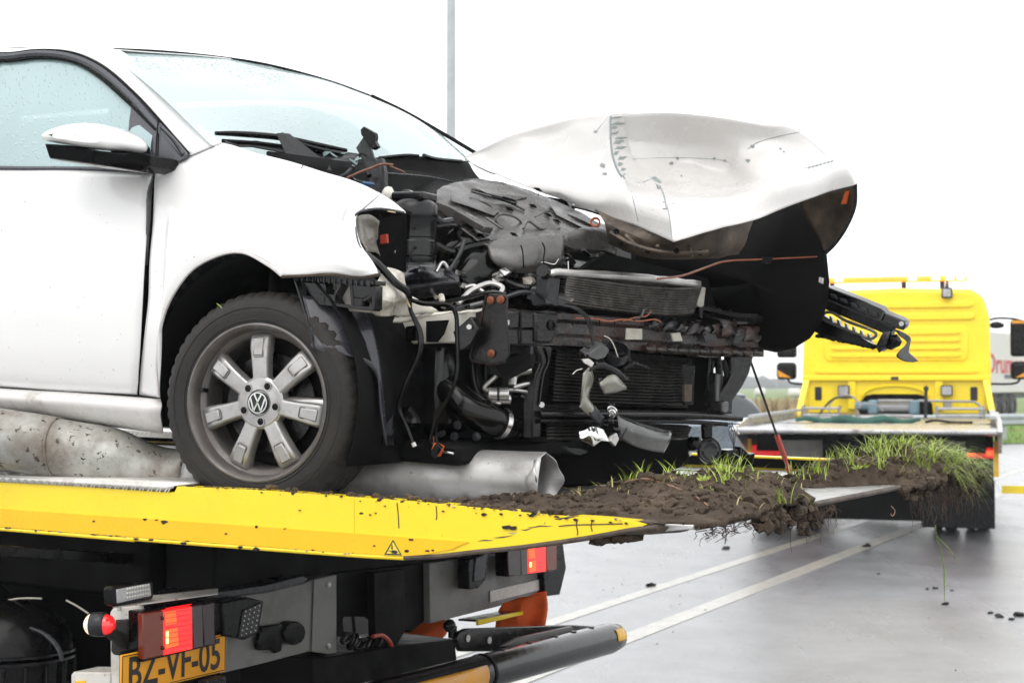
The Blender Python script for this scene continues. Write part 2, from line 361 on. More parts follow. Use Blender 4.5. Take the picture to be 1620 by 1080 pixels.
mat('reed', (.36, .27, .15), .9, var=.25, vs=.4, spec=.1)
mat('far_tree', (.07, .08, .06), .95, var=.3, vs=.05, spec=.05)
b = MB().add([(-1500, -60, -.012), (1500, -60, -.012), (1500, 2200, -.012), (-1500, 2200, -.012)], [(0, 1, 2, 3)])
tag(b.o('ground', 'field', smooth=0, fix=False), 'flat green fields reaching to the hazy horizon', kind='structure')
b = MB().add([(-90, -30, 0), (90, -30, 0), (90, 74, 0), (40, 53.5, 0), (12.6, 41, 0), (4.9, 36.6, 0), (-90, 2, 0)], [(0, 1, 2, 3, 4, 5, 6)])
road = tag(b.o('road', MT['asphalt'], smooth=0, fix=False), 'wet grey asphalt road reflecting the white sky', kind='structure')
def line(a, c, wd, name='road_marking', z=.004):
    a, c = V((a[0], a[1], z)), V((c[0], c[1], z)); d = (c - a).normalized(); n = V((d.y, -d.x, 0)) * wd / 2
    k = 14; vs = []
    for i in range(k + 1):
        p = a.lerp(c, i / k); j = .006 * math.sin(i * 2.3)
        dn = V((0, 0, -z + .0006)); vs += [p + n * (1 + j) + dn, p + n * (1 + j), p - n * (1 + j), p - n * (1 + j) + dn]
    MB().add(vs, [(4 * i + q, 4 * i + q + 1, 4 * i + q + 5, 4 * i + q + 4) for i in range(k) for q in range(3)]).o(name, 'paint_line', road, smooth=0, fix=False)
g1, g2 = ground(985, 1012), ground(1415, 846); d = (g2 - g1).normalized()
line(g1 - d * 9, g2 + d * 45, .155)
h1, h2 = ground(985, 948), ground(1330, 848); line(h1 - d * 9, h1 + d * 50, .125)
b = MB().add([(-90, 2.05, .02), (4.9, 36.65, .02), (12.6, 41.05, .02), (40, 53.55, .02), (90, 74.05, .02), (90, 92, .25), (38, 66, .25), (9, 50, .25), (1, 46, .25), (-90, 12, .25)],
             [(0, 1, 8, 9), (1, 2, 7, 8), (2, 3, 6, 7), (3, 4, 5, 6)])
verge = tag(b.o('verge', 'verge', smooth=0), 'grassy roadside verge behind the guard rail', kind='structure')
# blades along the verge and the tan reed belt
def blades(name, mts, n, place, hgt, wid, lean=.3, parent=None, seg=2, label=None, kind='stuff', smooth=0):
    b = MB()
    for i in range(n):
        p = V(place(i)); h = hgt * random.uniform(.5, 1.2); a = random.uniform(0, 6.28); q = V((math.cos(a), math.sin(a), 0)); s = V((-q.y, q.x, 0)) * wid * random.uniform(.6, 1.2)
        l = random.uniform(.2, 1) * lean * h; vs = []
        for k in range(seg + 1):
            t = k / seg; c = p + V((0, 0, h * (t - .25 * lean * t * t))) + q * (l * t * t); ww = s * (1 - t) ** .7
            vs += [c - ww, c + ww] if k < seg else [c]
        fs = [(2 * k, 2 * k + 1, 2 * k + 3, 2 * k + 2) for k in range(seg - 1)] + [(2 * seg - 2, 2 * seg - 1, 2 * seg)]
        b.add(vs, fs)
    o = b.o(name, mts, parent, smooth=smooth, fix=False); tag(o, label, kind=kind); return o
random.seed(3)
def on_verge(i):
    t = random.uniform(0, 1); s = random.uniform(.03, .9); a = V((4.9, 36.65, .02)).lerp(V((40, 53.5, .02)), t) if random.random() < .6 else V((-30, 23.9, .02)).lerp(V((4.9, 36.65, .02)), t)
    return a + V((-.42 * 9 * s, .9 * 9 * s, .16 * s))
tag(blades('verge_grass', 'verge', 5000, on_verge, .14, .02), 'short ragged grass growing along the road verge')
def on_reed(i):
    u = random.gauss(0, 1); x = random.uniform(-20, 15); y = 62 + .42 * x * .5 + random.uniform(0, 11) + 2 * math.sin(x * .4); return (x, y, 0)
tag(blades('reeds', 'reed', 7000, on_reed, 1.05, .09, .35), 'tan belt of dry reeds beyond the road, far left of yellow cab')
random.seed(11)
b = MB()
for i in range(420):
    x = random.uniform(-260, 420); y = random.uniform(600, 700); r = random.uniform(1.8, 3.3) * (1 + .4 * math.sin(x * .03))
    b.blob((x, y, r * .55), r, 1, .5, (1.7, 1.1, .8), i)
tag(b.o('tree_line', 'far_tree', smooth=60), 'low bluish line of woods fading out on the horizon', kind='stuff')
for i, (px, py, Y) in enumerate([(1202, 621, 210), (1256, 619, 190)]):
    g = ground(px, 608 + 1.55 * FPX / Y); b = MB(); b.lathe([(.0, 0), (.42, .03), (.55, .14), (.55, 1.3), (.42, 1.42), (0, 1.45)], g + V((-.7, 0, .54)), (1, 0, 0), 16)
    tag(b.o('bale', 'sticker_white'), ['small white bale in far field, left one of two', 'small white bale in far field, nearer the yellow tow truck cab'][i], 'bale', 'white bales in the far field')
# ---- guard rail
GA, GB = V((-40, 20.6, 0)), V((60, 66.2, 0))
def gline(t):
    pts = [V((-60, 13.7, .05)), V((4.2, 37.6, .05)), V((12.3, 42.2, .05)), V((60, 63.8, .05))]; return lin(pts, 400)[int(t * 399)]
gr = thing('guard_rail', 'low galvanised guard rail running along the grass verge', 'guard rail', V((12.3, 42.2, .02)))
gp = lin([V((-60, 13.7, .0)), V((4.2, 37.6, .0)), V((12.3, 42.2, .0)), V((60, 63.8, .0))], 90)
prof = [(0, .44), (.05, .49), (.05, .54), (.0, .585), (.0, .615), (.05, .66), (.05, .71), (0, .76)]
b = MB(); nrm = V((.45, -.89, 0))
b.sheet([[p + nrm * u + V((0, 0, z)) for p in gp] for (u, z) in prof]); b.o('rail_beam', 'galvanised', gr, solid=.006)
for i in range(4, 86, 1):
    p = gp[i] - nrm * .1
    MB().box(p + V((0, 0, .35)), (.04, .05, .36)).o('post', 'galvanised', gr, smooth=0)
# ---- standing lamp post
p = at(713.5, 215, 28); p.z = 0; lp = thing('lamp_post', 'tall grey lamp post standing upright behind the white bonnet', 'lamp post', p)
b = MB(); b.lathe([(.10, 0), (.10, .9), (.089, 1.0), (.085, 4), (.078, 9.2)], p, (0, 0, 1), 20); b.o('mast', 'galvanised', lp)
b = MB(); b.tube([p + V((0, 0, 9.1)), p + V((0, 0, 9.6)), p + V((.3, .15, 9.9)), p + V((1.1, .5, 10))], .045, 8, 4); b.o('arm', 'galvanised', lp)
b = MB(); b.box(p + V((1.5, .7, 10.03)), (.45, .13, .06), Matrix.Rotation(R(25), 3, 'Z')); b.o('lamp_head', 'galvanised', lp, bev=.03)
b = MB(); b.box(p + V((.0, -.088, .62)), (.05, .012, .16)); b.o('hatch', 'galvanised', lp, bev=.004)
# ---- debris on the road
random.seed(21)
spots = [(1030, 927, .05), (1148, 868, .05), (1495, 956, .035), (1480, 931, .03), (1467, 932, .02), (1506, 934, .02), (1567, 970, .03), (1580, 976, .04), (1612, 974, .05), (1600, 980, .03), (1372, 865, .06), (1390, 908, .02), (1116, 965, .015)]
for i, (px, py, s) in enumerate(spots):
    g = ground(px, py); s *= .6; b = MB(); b.blob(g + V((0, 0, s * .3)), s, 2, .9, (1.2, .7, .6), i)
    tag(b.o('debris', 'steel_black' if i % 2 else 'plastic_black', smooth=0), 'small dark fragment of debris lying on the wet road', 'debris', 'dark crash fragments on the road')
b = MB()
for i in range(90):
    if i < 60: px, py = random.gauss(1010, 80), random.gauss(930, 32)
    else: px, py = random.uniform(1000, 1620), random.uniform(790, 1070)
    if py < 780: continue
    g = ground(px, py); s = random.uniform(.002, .006); b.blob(g + V((0, 0, s * .3)), s, 1, .5, (1, 1, .6), i)
tag(b.o('grit', 'plastic_grey', smooth=0), 'dark grit and crumbs strewn over the wet road', kind='stuff')
# ================================================================ far tow truck, trailer and car
FF = Frame(0, 0)
a = R(16.7); FF.M = Matrix((V((math.cos(a), -math.sin(a), 0)), V((math.sin(a), math.cos(a), 0)), V((0, 0, 1)))).transposed(); FF.Mi = FF.M.transposed()
FF.o = V((3.40, 15.35, 0))            # x across, y ahead, z up
def ff(x, y, z): return FF.w(x, y, z)
def fbox(b, x0, x1, y0, y1, z0, z1): return b.box(ff((x0 + x1) / 2, (y0 + y1) / 2, (z0 + z1) / 2), (abs(x1 - x0) / 2, abs(y1 - y0) / 2, abs(z1 - z0) / 2), FF.M)
def cabin(root, ff, fbox, M, far=True, mt='yellow_far', cabx=0.):
    """yellow cab seen from behind: ribbed rear wall, roof, side mirrors, headboard frame. cab back at y=0 of its own offset"""
    pass
tt = thing('tow_truck', 'yellow recovery truck with empty flatbed and amber light bar, seen from behind', 'tow truck', ff(0, 2, 0))
# bed
b = MB(); fbox(b, -1.25, 1.25, .12, 5.5, 1.06, 1.12); b.prism([ff(-1.25, 0, 1.075), ff(-1.25, .12, 1.06), ff(-1.25, .12, 1.12), ff(-1.25, 0, 1.11)], FF.d(2.5, 0, 0)); b.o('flatbed', 'bed_alu', tt, bev=.01)
for s in (-1, 1):
    b = MB(); b.prism([ff(s * 1.25, .0, 1.1), ff(s * 1.25, .9, .86), ff(s * 1.25, 5.5, .84), ff(s * 1.25, 5.5, 1.2), ff(s * 1.25, 1.0, 1.2), ff(s * 1.25, .3, 1.14)], FF.d(s * .05, 0, 0)); b.o('side_rail', 'bed_alu', tt, bev=.008)
    b = MB(); fbox(b, s * 1.25, s * 1.19, 1.0, 5.4, 1.2, 1.23); b.o('rail_cap', 'galvanised', tt)
# underframe
b = MB(); fbox(b, -.45, .45, .7, 8, .62, .98); b.o('chassis', 'black_void', tt)
b = MB(); fbox(b, -1.15, 1.15, .9, 5.2, .86, 1.03); b.o('subframe', 'black_void', tt)
b = MB(); fbox(b, -1.12, 1.12, 1.36, 1.5, .13, .86); b.o('underside_fill', 'black_void', tt)  # added black block that keeps the view under the truck dark
b = MB(); fbox(b, -1.2, 1.2, 1.15, 1.25, .48, .68); b.o('rear_bar', 'steel_black', tt, bev=.02)
b = MB(); fbox(b, -.9, -.2, .8, .9, .66, .98); fbox(b, .2, .95, .8, .9, .66, .98); b.o('cross_plate', 'beam_grey', tt, bev=.01)
def wheel(root, c, ax, r, wd, fr, n=28, mt='rubber', name='wheel'):
    ax = V(ax).normalized(); b = MB(); p = [(r * .55, -wd / 2), (r * .93, -wd / 2), (r, -wd * .38), (r, -wd * .14), (r * .975, -wd * .12), (r * .975, -.05 * wd), (r, -.03 * wd), (r, .38 * wd), (r * .93, wd / 2), (r * .55, wd / 2)]
    b.lathe(p, c, ax, n, cap=False); o = b.o(name, mt, root)
    b = MB(); b.lathe([(r * .56, -wd * .45), (r * .56, wd * .3), (r * .3, wd * .32), (r * .2, wd * .44), (0, wd * .46)], c, ax, n); b.o('rim', 'rim_lip', o)
    return o
for s in (-1, 1):
    for k in (0, 1): wheel(tt, ff(s * (1.06 - k * .33), 2.0, .5), FF.d(s, 0, 0), .5, .28, FF)
    wheel(tt, ff(s * 1.05, 6.8, .5), FF.d(s, 0, 0), .5, .28, FF)
    b = MB(); pr = [ff(s * 1.22, 2.0 - .62 * math.cos(t), .5 + .62 * math.sin(t)) for t in [i / 10 * math.pi * .9 - .1 for i in range(11)]]
    b.sheet([pr, [q + FF.d(-s * .55, 0, 0) for q in pr]]); b.o('mudguard', 'plastic_black', tt, solid=.02)
    b = MB(); fbox(b, s * 1.23, s * .50, 1.32, 1.345, .07, .56); b.o('mud_flap', 'plastic_black', tt)
    # tail lights
    b = MB(); fbox(b, s * 1.24, s * .84, 1.06, 1.14, .80, .91); tl = b.o('tail_light', 'tail_far', tt, bev=.015)
    for q in (1.18, 1.0):
        b = MB(); fbox(b, s * (q + .035), s * (q - .035), 1.05, 1.062, .83, .88); b.o('bulb', 'tail_hot' if s > 0 else 'tail_far', tl)
    b = MB(); fbox(b, s * .9, s * .45, 1.1, 1.15, .50, .58); b.o('lower_lamp', 'tail_far', tt, bev=.01)
    b = MB(); fbox(b, s * 1.27, s * 1.22, 1.0, 1.06, .62, .98); b.o('marker_post', 'orange_stripe', tt)
b = MB(); fbox(b, 1.30, 2.35, 1.55, 1.6, .42, .50); b.o('barrier_arm', 'yellow_far', tt)
# cab
CY0 = 5.75
def cabw(x, y, z): return ff(x, CY0 + y, z)
prof = [(-1.20, 1.20), (-1.22, 1.75), (-1.20, 2.45), (-1.13, 2.70), (-.98, 2.80), (0, 2.83), (.98, 2.80), (1.13, 2.70), (1.20, 2.45), (1.22, 1.75), (1.20, 1.20)]
b = MB(); b.prism([cabw(x, .12, z) for x, z in prof], FF.d(0, 1.95, 0)); cab = b.o('cab', 'yellow_far', tt, bev=.06, bseg=3)
# ribbed rear wall
b = MB()
def rib(b, x0, x1, z0, z1, y0=.12, dep=.035, ch=.05):
    b.prism([cabw(x0 + ch, y0, z0), cabw(x1 - ch, y0, z0), cabw(x1, y0, z0 + ch * .4), cabw(x1, y0, z1 - ch * .4), cabw(x1 - ch, y0, z1), cabw(x0 + ch, y0, z1), cabw(x0, y0, z1 - ch * .4), cabw(x0, y0, z0 + ch * .4)], FF.d(0, -dep, 0))
for z0, z1, w_ in ((2.56, 2.64, 1.0), (2.40, 2.49, 1.02), (1.70, 1.75, 1.05), (1.60, 1.65, 1.05)):
    b = MB(); rib(b, -w_, w_, z0, z1); b.o('rib', 'yellow_far', cab, bev=.012)
b = MB()
for i in range(1): 
    o_ = [cabw(-.88, .12, 1.86), cabw(.88, .12, 1.86), cabw(.93, .12, 1.92), cabw(.93, .12, 2.26), cabw(.88, .12, 2.32), cabw(-.88, .12, 2.32), cabw(-.93, .12, 2.26), cabw(-.93, .12, 1.92)]
    b.prism(o_, FF.d(0, -.025, 0))
b.o('rear_panel', 'yellow_far', cab, bev=.014)
for z0 in (1.91, 2.01, 2.11, 2.21):
    b = MB(); rib(b, -.84, .84, z0, z0 + .055, .095, .03); b.o('rib', 'yellow_far', cab, bev=.01)
# headboard
hb = MB(); X = 1.20
hb.prism([cabw(-1.28, -.30, 1.12), cabw(-1.20, -.30, 1.12), cabw(-1.10, -.02, 1.66), cabw(-1.18, -.02, 1.66)], FF.d(0, .05, 0)); hb.o('headboard_post', 'yellow_far', tt, bev=.008)
hb = MB(); hb.prism([cabw(1.28, -.30, 1.12), cabw(1.20, -.30, 1.12), cabw(1.10, -.02, 1.66), cabw(1.18, -.02, 1.66)], FF.d(0, .05, 0)); hb.o('headboard_post', 'yellow_far', tt, bev=.008)
hb = MB(); fb = lambda *k: fbox(hb, k[0], k[1], CY0 + k[2], CY0 + k[3], k[4], k[5])
fb(-1.2, 1.2, -.05, .03, 1.60, 1.67); hb.o('headboard_beam', 'yellow_far', tt, bev=.012)
hb = MB(); arch = [(-1.13, 1.17), (-.48, 1.17), (-.47, 1.30), (-.38, 1.40), (-.28, 1.42), (.28, 1.42), (.38, 1.40), (.47, 1.30), (.48, 1.17), (1.13, 1.17), (1.13, 1.60), (-1.13, 1.60)]
hb.prism([cabw(x, .02, z) for x, z in arch], FF.d(0, .05, 0)); hb.o('headboard', 'yellow_far', tt, bev=.01)
for x in (-.56, .56):
    hb = MB(); fb(x - .05, x + .05, -.03, .02, 1.22, 1.60); hb.o('headboard_rib', 'yellow_far', tt, bev=.008)
hb = MB(); ar2 = [cabw(.42 * math.cos(t), .0, 1.40 + .14 * math.sin(t)) for t in [math.pi * i / 10 for i in range(11)]]; hb.tube(ar2, .02, 6); hb.o('headboard_arch', 'yellow_far', tt)
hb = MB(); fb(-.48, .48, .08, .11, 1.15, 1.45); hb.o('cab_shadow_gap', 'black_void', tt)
for x in (-1.0, 1.0):
    hb = MB(); fb(x - .045, x + .045, -.0, .03, 1.34, 1.52); hb.o('side_slot', 'plastic_grey', tt, bev=.03)
for x in (-.66, .66):
    hb = MB(); fb(x - .075, x + .075, -.09, -.02, 1.40, 1.54); wl = hb.o('work_lamp', 'plastic_grey', tt, bev=.01)
    hb = MB(); fb(x - .06, x + .06, -.095, -.088, 1.415, 1.525); hb.o('lens', 'led_grey', wl)
hb = MB(); fb(.52, .72, .0, .018, 1.24, 1.33); hb.o('data_plate', 'sticker_grey', tt)
hb = MB(); fb(-.05, .05, -.055, -.045, 1.61, 1.655); hb.o('badge', 'sign_black', tt)
# winch
hb = MB(); hb.cyl(cabw(-.2, -.22, 1.25), cabw(.24, -.22, 1.25), .07, 14); hb.o('winch_drum', 'rack_grey', tt)
for x in (-.24, .28):
    hb = MB(); fb(x - .09, x + .04, -.32, -.12, 1.16, 1.35); hb.o('winch_gearbox', 'winch_blue', tt, bev=.03)
hb = MB(); hb.cyl(cabw(-.5, -.2, 1.27), cabw(-.33, -.2, 1.27), .055, 12); hb.o('winch_motor', 'winch_blue', tt)
hb = MB(); hb.tube([cabw(-.2, -.3, 1.14), cabw(.24, -.3, 1.14)], .03, 8); hb.tube([cabw(-.2, -.3, 1.34), cabw(.24, -.3, 1.34)], .02, 8); hb.o('winch_frame', 'rack_grey', tt)
hb = MB(); hb.tube([cabw(-.62 + .2 * math.cos(t), -.42 + .1 * math.sin(t), 1.24 + .17 * math.sin(t)) for t in [i / 20 * 6.28 for i in range(20)]], .012, 6); hb.tube([cabw(-.3 + .17 * math.cos(t), -.5, 1.2 + .1 * math.sin(t)) for t in [i / 20 * 6.28 for i in range(20)]], .01, 6); hb.o('winch_hose', 'rack_grey', tt)
hb = MB()
for i in range(22):
    t = i / 21; hb.blob(cabw(-.95 + .42 * t, -.5, 1.14 + .24 * math.sin(min(1, t * 1.6) * 1.57)), .022, 1, .1, (1, .7, .7), i)
hb.o('chain', 'plastic_grey', tt)
hb = MB(); hb.tube([cabw(.40, -.35, 1.12), cabw(.41, -.36, 1.48)], .022, 8); hb.blob(cabw(.41, -.36, 1.50), .04, 1, .05); hb.o('lever', 'plastic_grey', tt)
for x0, x1 in ((-1.15, -.68), (.55, 1.12)):
    hb = MB()
    for z in (1.15, 1.24): hb.tube([cabw(x0, -.55, z), cabw(x1, -.55, z)], .017, 6); hb.tube([cabw(x0, -.25, z), cabw(x1, -.25, z)], .017, 6)
    for x in (x0, x1): hb.tube([cabw(x, -.55, 1.12), cabw(x, -.55, 1.26), cabw(x, -.25, 1.26)], .017, 6)
    hb.o('storage_rack', 'rack_grey', tt)
hb = MB(); hb.tube([cabw(.3, -.2, 1.34), cabw(1.0, -.22, 1.33), cabw(1.08, -.3, 1.28), cabw(1.08, -.4, 1.13)], .018, 6); hb.o('hand_rail', 'rack_grey', tt)
# lights on the roof
hb = MB(); fb(-1.12, .92, .35, .62, 2.93, 3.0); bar = hb.o('beacon_bar', 'beacon_amber', tt, bev=.02)
for x, q in ((.84, 'beacon_lit'), (.70, 'beacon_lit'), (.52, 'beacon_lit'), (.22, 'beacon_lit'), (-.75, 'beacon_lit'), (-.45, 'beacon_amber'), (-.1, 'beacon_amber')):
    hb = MB(); fb(x - .05, x + .05, .335, .352, 2.945, 2.985); hb.o('beacon_lens', q, bar)
for x in (-.85, .1, .6):
    hb = MB(); fb(x - .03, x + .03, .45, .52, 2.80, 2.94); hb.o('beacon_foot', 'plastic_grey', bar)
hb = MB(); fb(.60, .74, .02, .1, 2.68, 2.82); wl = hb.o('roof_lamp', 'plastic_grey', tt, bev=.02); hb = MB(); fb(.62, .72, .012, .022, 2.70, 2.80); hb.o('lens', 'led_grey', wl)
hb = MB(); hb.tube([cabw(.67, .06, 2.82), cabw(.67, .12, 2.9), cabw(.67, .3, 2.93)], .025, 6); hb.o('lamp_bracket', 'plastic_grey', tt)
# mirrors
for s in (-1, 1):
    hb = MB(); hb.tube([cabw(s * 1.18, 1.7, 2.45), cabw(s * 1.35, 1.72, 2.48), cabw(s * 1.62, 1.7, 2.44), cabw(s * 1.62, 1.7, 2.3)], .018, 6, 3); hb.tube([cabw(s * 1.18, 1.7, 1.56), cabw(s * 1.5, 1.7, 1.56), cabw(s * 1.6, 1.7, 1.62), cabw(s * 1.6, 1.7, 1.8)], .018, 6, 3); ma = hb.o('mirror_arm', 'plastic_black', tt)
    hb = MB(); fb(s * 1.48, s * 1.76, 1.66, 1.82, 1.94, 2.45); hb.o('mirror', 'plastic_black', ma, bev=.04); hb = MB(); fb(s * 1.50, s * 1.74, 1.655, 1.662, 2.40, 2.44); hb.o('mirror_cap', 'orange_dirty', ma)
    hb = MB(); fb(s * 1.48, s * 1.76, 1.62, 1.80, 1.62, 1.87); hb.o('wide_mirror', 'plastic_black', ma, bev=.05)
    hb = MB(); hb.prism([cabw(s * 1.54, 1.617, 1.645), cabw(s * 1.73, 1.617, 1.66), cabw(s * 1.74, 1.617, 1.76)], FF.d(0, .008, 0)); hb.o('mirror_cap', 'orange_dirty', ma)
    hb = MB(); hb.blob(cabw(s * 1.3, 1.72, 2.38), .1, 2, .1, (1.1, .7, .5)); hb.o('kerb_mirror', 'plastic_black', ma)
hb = MB(); hb.tube([ff(-.9 + 1.35 * t, 2.3 + .1 * math.sin(9 * t), 1.15 + .02 * math.sin(20 * t)) for t in [i / 14 for i in range(15)]], [.02 + .028 * math.sin(3.14 * i / 14) for i in range(15)], 8)
tag(hb.o('tarp_roll', 'rope_green'), 'dark green rolled sheet lying on the far truck flatbed', 'tarp')
hb = MB(); hb.tube([ff(.5, 2.6, 1.13), ff(.62, 2.55, 1.15), ff(.78, 2.6, 1.13), ff(1.0, 2.5, 1.13)], .016, 6, 4); tag(hb.o('strap', 'plastic_black'), 'thin dark strap lying on the far truck flatbed right of the green roll', 'strap')
# ---- trailer far right
FA = Frame(0, 0); a = R(56); FA.M = Matrix((V((math.cos(a), math.sin(a), 0)), V((-math.sin(a), math.cos(a), 0)), V((0, 0, 1)))).transposed(); FA.Mi = FA.M.transposed(); FA.o = at(1540, 608, 72); FA.o.z = 0
tr = thing('semi_trailer', 'pale grey box trailer with big red lettering behind the guard rail', 'trailer', FA.w(5, 1.2, 0))
b = MB(); b.box(FA.w(6.5, 1.25, 2.6), (6.8, 1.25, 1.45), FA.M); b.o('box_body', 'trailer_white', tr, bev=.05)
b = MB(); b.box(FA.w(6.5, 1.25, 1.0), (6.7, 1.0, .12), FA.M); b.o('chassis', 'plastic_black', tr)
for x in (3.6, 4.95, 6.3): wheel(tr, FA.w(x, .2, .5), FA.d(0, -1, 0), .5, .35, FA)
for x in (3.6, 4.95, 6.3):
    b = MB(); b.sheet([[FA.w(x + .6 * math.cos(t), y, .5 + .6 * math.sin(t)) for t in [math.pi * i / 10 for i in range(11)]] for y in (.05, .5)]); b.o('mudguard', 'plastic_grey', tr, solid=.03)
text('lettering', 'Drumen', 'letter_red', tr, FA.w(2.0, -.012, 2.5), FA.d(1, 0, 0), (0, 0, 1), 1.3, .002, 1.35, .02, 'LEFT')
b = MB(); b.box(FA.w(5.6, -.01, 1.93), (.9, .008, .09), FA.M); b.o('lettering_underline', 'letter_dark', tr)
# ---- grey car left of the far truck
def hatchback(name, label, o, yaw, paint):
    F = Frame(yaw, 0); F.o = V(o); c = thing(name, label, 'car', F.o)
    secs = [(-1.95, .66, .35, .62, .75), (-1.9, .8, .25, .9, .80), (-1.3, .84, .22, .95, .84), (0, .85, .20, .93, .85), (1.2, .84, .22, .86, .83), (1.85, .75, .25, .72, .74), (2.0, .6, .35, .6, .6)]
    b = MB(); rows = []
    for x, yb, z0, z1, yt in secs: rows.append([F.w(x, -yb, z0), F.w(x, -yb - .02, (z0 + z1) / 2), F.w(x, -yt, z1), F.w(x, 0, z1 + .05), F.w(x, yt, z1), F.w(x, yb + .02, (z0 + z1) / 2), F.w(x, yb, z0)])
    b.loft(rows, 19, 25); b.o('body', paint, c)
    b = MB(); rows = []
    for x, yb, z0, yt, z1 in [(-1.85, .68, .9, .6, 1.0), (-1.5, .74, .92, .58, 1.36), (-.6, .76, .92, .6, 1.47), (.4, .74, .9, .56, 1.38), (1.1, .7, .86, .6, .92)]: rows.append([F.w(x, -yb, z0), F.w(x, -yt, z1 - .04), F.w(x, 0, z1), F.w(x, yt, z1 - .04), F.w(x, yb, z0)])
    b.loft(rows, 15, 17); b.o('greenhouse', 'glass_far', c)
    b = MB(); b.loft([[F.w(x, -.56, z - .02), F.w(x, 0, z + .02), F.w(x, .56, z - .02)] for x, z in ((-1.5, 1.37), (-.6, 1.475), (.3, 1.41))], 9, 9); b.o('roof', paint, c, solid=.03)
    for x in (-1.25, 1.25):
        for s in (-1, 1): wheel(c, F.w(x, s * .74, .31), F.d(0, s, 0), .31, .2, F)
    for s in (-1, 1):
        b = MB(); b.box(F.w(-1.9, s * .68, .82), (.06, .11, .14), F.M); b.o('tail_light', 'marker_red', c, bev=.02)
        b = MB(); b.box(F.w(1.86, s * .6, .66), (.08, .14, .06), F.M); b.o('headlight', 'led_grey', c, bev=.02)
    b = MB(); b.box(F.w(-1.97, 0, .45), (.03, .6, .1), F.M); b.o('bumper', paint, c, bev=.02)
    return c
pp = ground(1180, 668); hatchback('parked_car', 'blue grey hatchback with red tail light, half hidden behind the wreck', (2.45, 27.5, 0), 172, 'car_grey')
# ================================================================ wrecked white hatchback
car = thing('wrecked_car', 'white hatchback with torn-off front and crumpled bonnet on the tow bed', 'car', FC.w(0, 0, 0))
LC = FC.w; DCv = FC.d
def cyl3(pts): return [cy(*p) for p in pts]
def pxrows(top, bot, mids):
    rows = [top]
    for t, bulge in mids: rows.append([(a[0] + (q[0] - a[0]) * t, a[1] + (q[1] - a[1]) * t, a[2] + (q[2] - a[2]) * t - bulge) for a, q in zip(top, bot)])
    return rows + [bot]
def body(name, rows, m='white_paint', nu=30, nv=14, f=cat, parent=None, solid=.004, jit=0, smooth=40, off=0):
    b = MB(); b.loft(rows, nu, nv, f, jit, 7); return b.o(name, m, parent or car, smooth=smooth, solid=solid, off=off)
# ---- front wing
top = [(248, 272, -.765), (262, 263, -.76), (280, 255, -.75), (299, 247, -.74), (322, 236, -.72), (350, 227, -.70), (392, 238, -.70), (432, 249, -.70), (475, 261, -.70), (530, 277, -.70), (575, 294, -.69), (602, 307, -.68)]
bot = [(221.5, 625, -.80), (251, 629, -.80), (249, 560, -.825), (262, 490, -.835), (298, 432, -.84), (342, 405, -.84), (384, 399, -.84), (424, 419, -.84), (446, 436, -.83), (520, 431, -.83), (565, 436, -.82), (601, 432, -.80)]
rows = pxrows(top, bot, [(.18, .025), (.4, .045), (.65, .04), (.86, .02)])
for i, (p10, p11) in enumerate([((570, 312, -.72), (585, 322, -.71)), ((545, 345, -.76), (563, 346, -.74)), ((550, 385, -.80), (568, 385, -.77)), ((562, 420, -.83), (590, 414, -.795))]):
    rows[i + 1][10] = p10; rows[i + 1][11] = p11
wing = body('front_wing', [cyl3(r) for r in rows], nu=60, nv=26, jit=.006)
b = MB(); b.loft([cyl3([(598, 304, -.68), (622, 319, -.672), (641, 335, -.662)]), cyl3([(590, 318, -.70), (618, 326, -.68), (641, 336, -.664)]), cyl3([(572, 335, -.735), (603, 331, -.70), (642, 337, -.665)])], 12, 7); b.o('wing_spike', 'white_paint', wing, solid=.003)
b = MB(); b.tube(cyl3([(560, 350, -.74), (563, 340, -.738), (575, 333, -.735), (603, 330, -.70), (640, 336, -.665)]), .0035, 6, 3); b.tube(cyl3([(561, 350, -.742), (566, 382, -.772), (578, 404, -.785), (601, 432, -.80)]), .003, 6, 3); b.o('torn_edge', 'trim_grey', wing)
b = MB(); b.tube(cyl3([(446, 437, -.826), (520, 433, -.826), (565, 438, -.816), (601, 434, -.797)]), .006, 6, 4); b.o('lower_flange', 'rust_brown', wing)
# flare lip of the arch
b = MB(); b.tube(cyl3([(251, 629, -.80), (249, 560, -.825), (262, 490, -.835), (298, 432, -.84), (342, 405, -.84), (384, 399, -.84), (424, 419, -.84), (446, 436, -.83)]), .005, 6, 6); b.o('arch_lip', 'white_dirty', wing)
# ---- door with its shut line
fr = [cy(241, 272, -.765), cy(236, 330, -.80), cy(228, 430, -.835), cy(222, 540, -.835), cy(218, 600, -.82), cy(217, 625, -.80)]
prof = [(-.765, 0), (-.80, 1), (-.835, 2), (-.835, 3), (-.82, 4), (-.80, 5)]
zr = [.985, .86, .66, .46, .36, .305]
rows = []
for i, p in enumerate(fr):
    l = FC.l(p); zz = [cy(0, y0, l.y) for y0 in (265, 322, 420, 528, 588, 612)][i]; ll = FC.l(zz); rows.append([p, LC((l.x + ll.x) / 2, l.y - .004, (l.z + ll.z) / 2), zz, LC(-1.54, l.y + .005, zr[i])])
door = body('front_door', rows, nu=24, nv=24)
b = MB(); b.tube([cy(-6, 613, -.803), cy(110, 619, -.803), cy(218, 626, -.803), cy(252, 630, -.803)], .003, 6); b.o('door_seal', 'black_void', door)
b = MB(); b.prism([cy(246, 268, -.745), cy(249, 272, -.745), cy(243, 332, -.775), cy(235, 430, -.80), cy(227, 560, -.80), cy(224, 626, -.78), cy(218, 626, -.78), cy(221, 545, -.80), cy(227, 430, -.80), cy(233, 330, -.775)], DCv(0, .03, 0)); b.o('shut_gap', 'black_void', door, smooth=0)
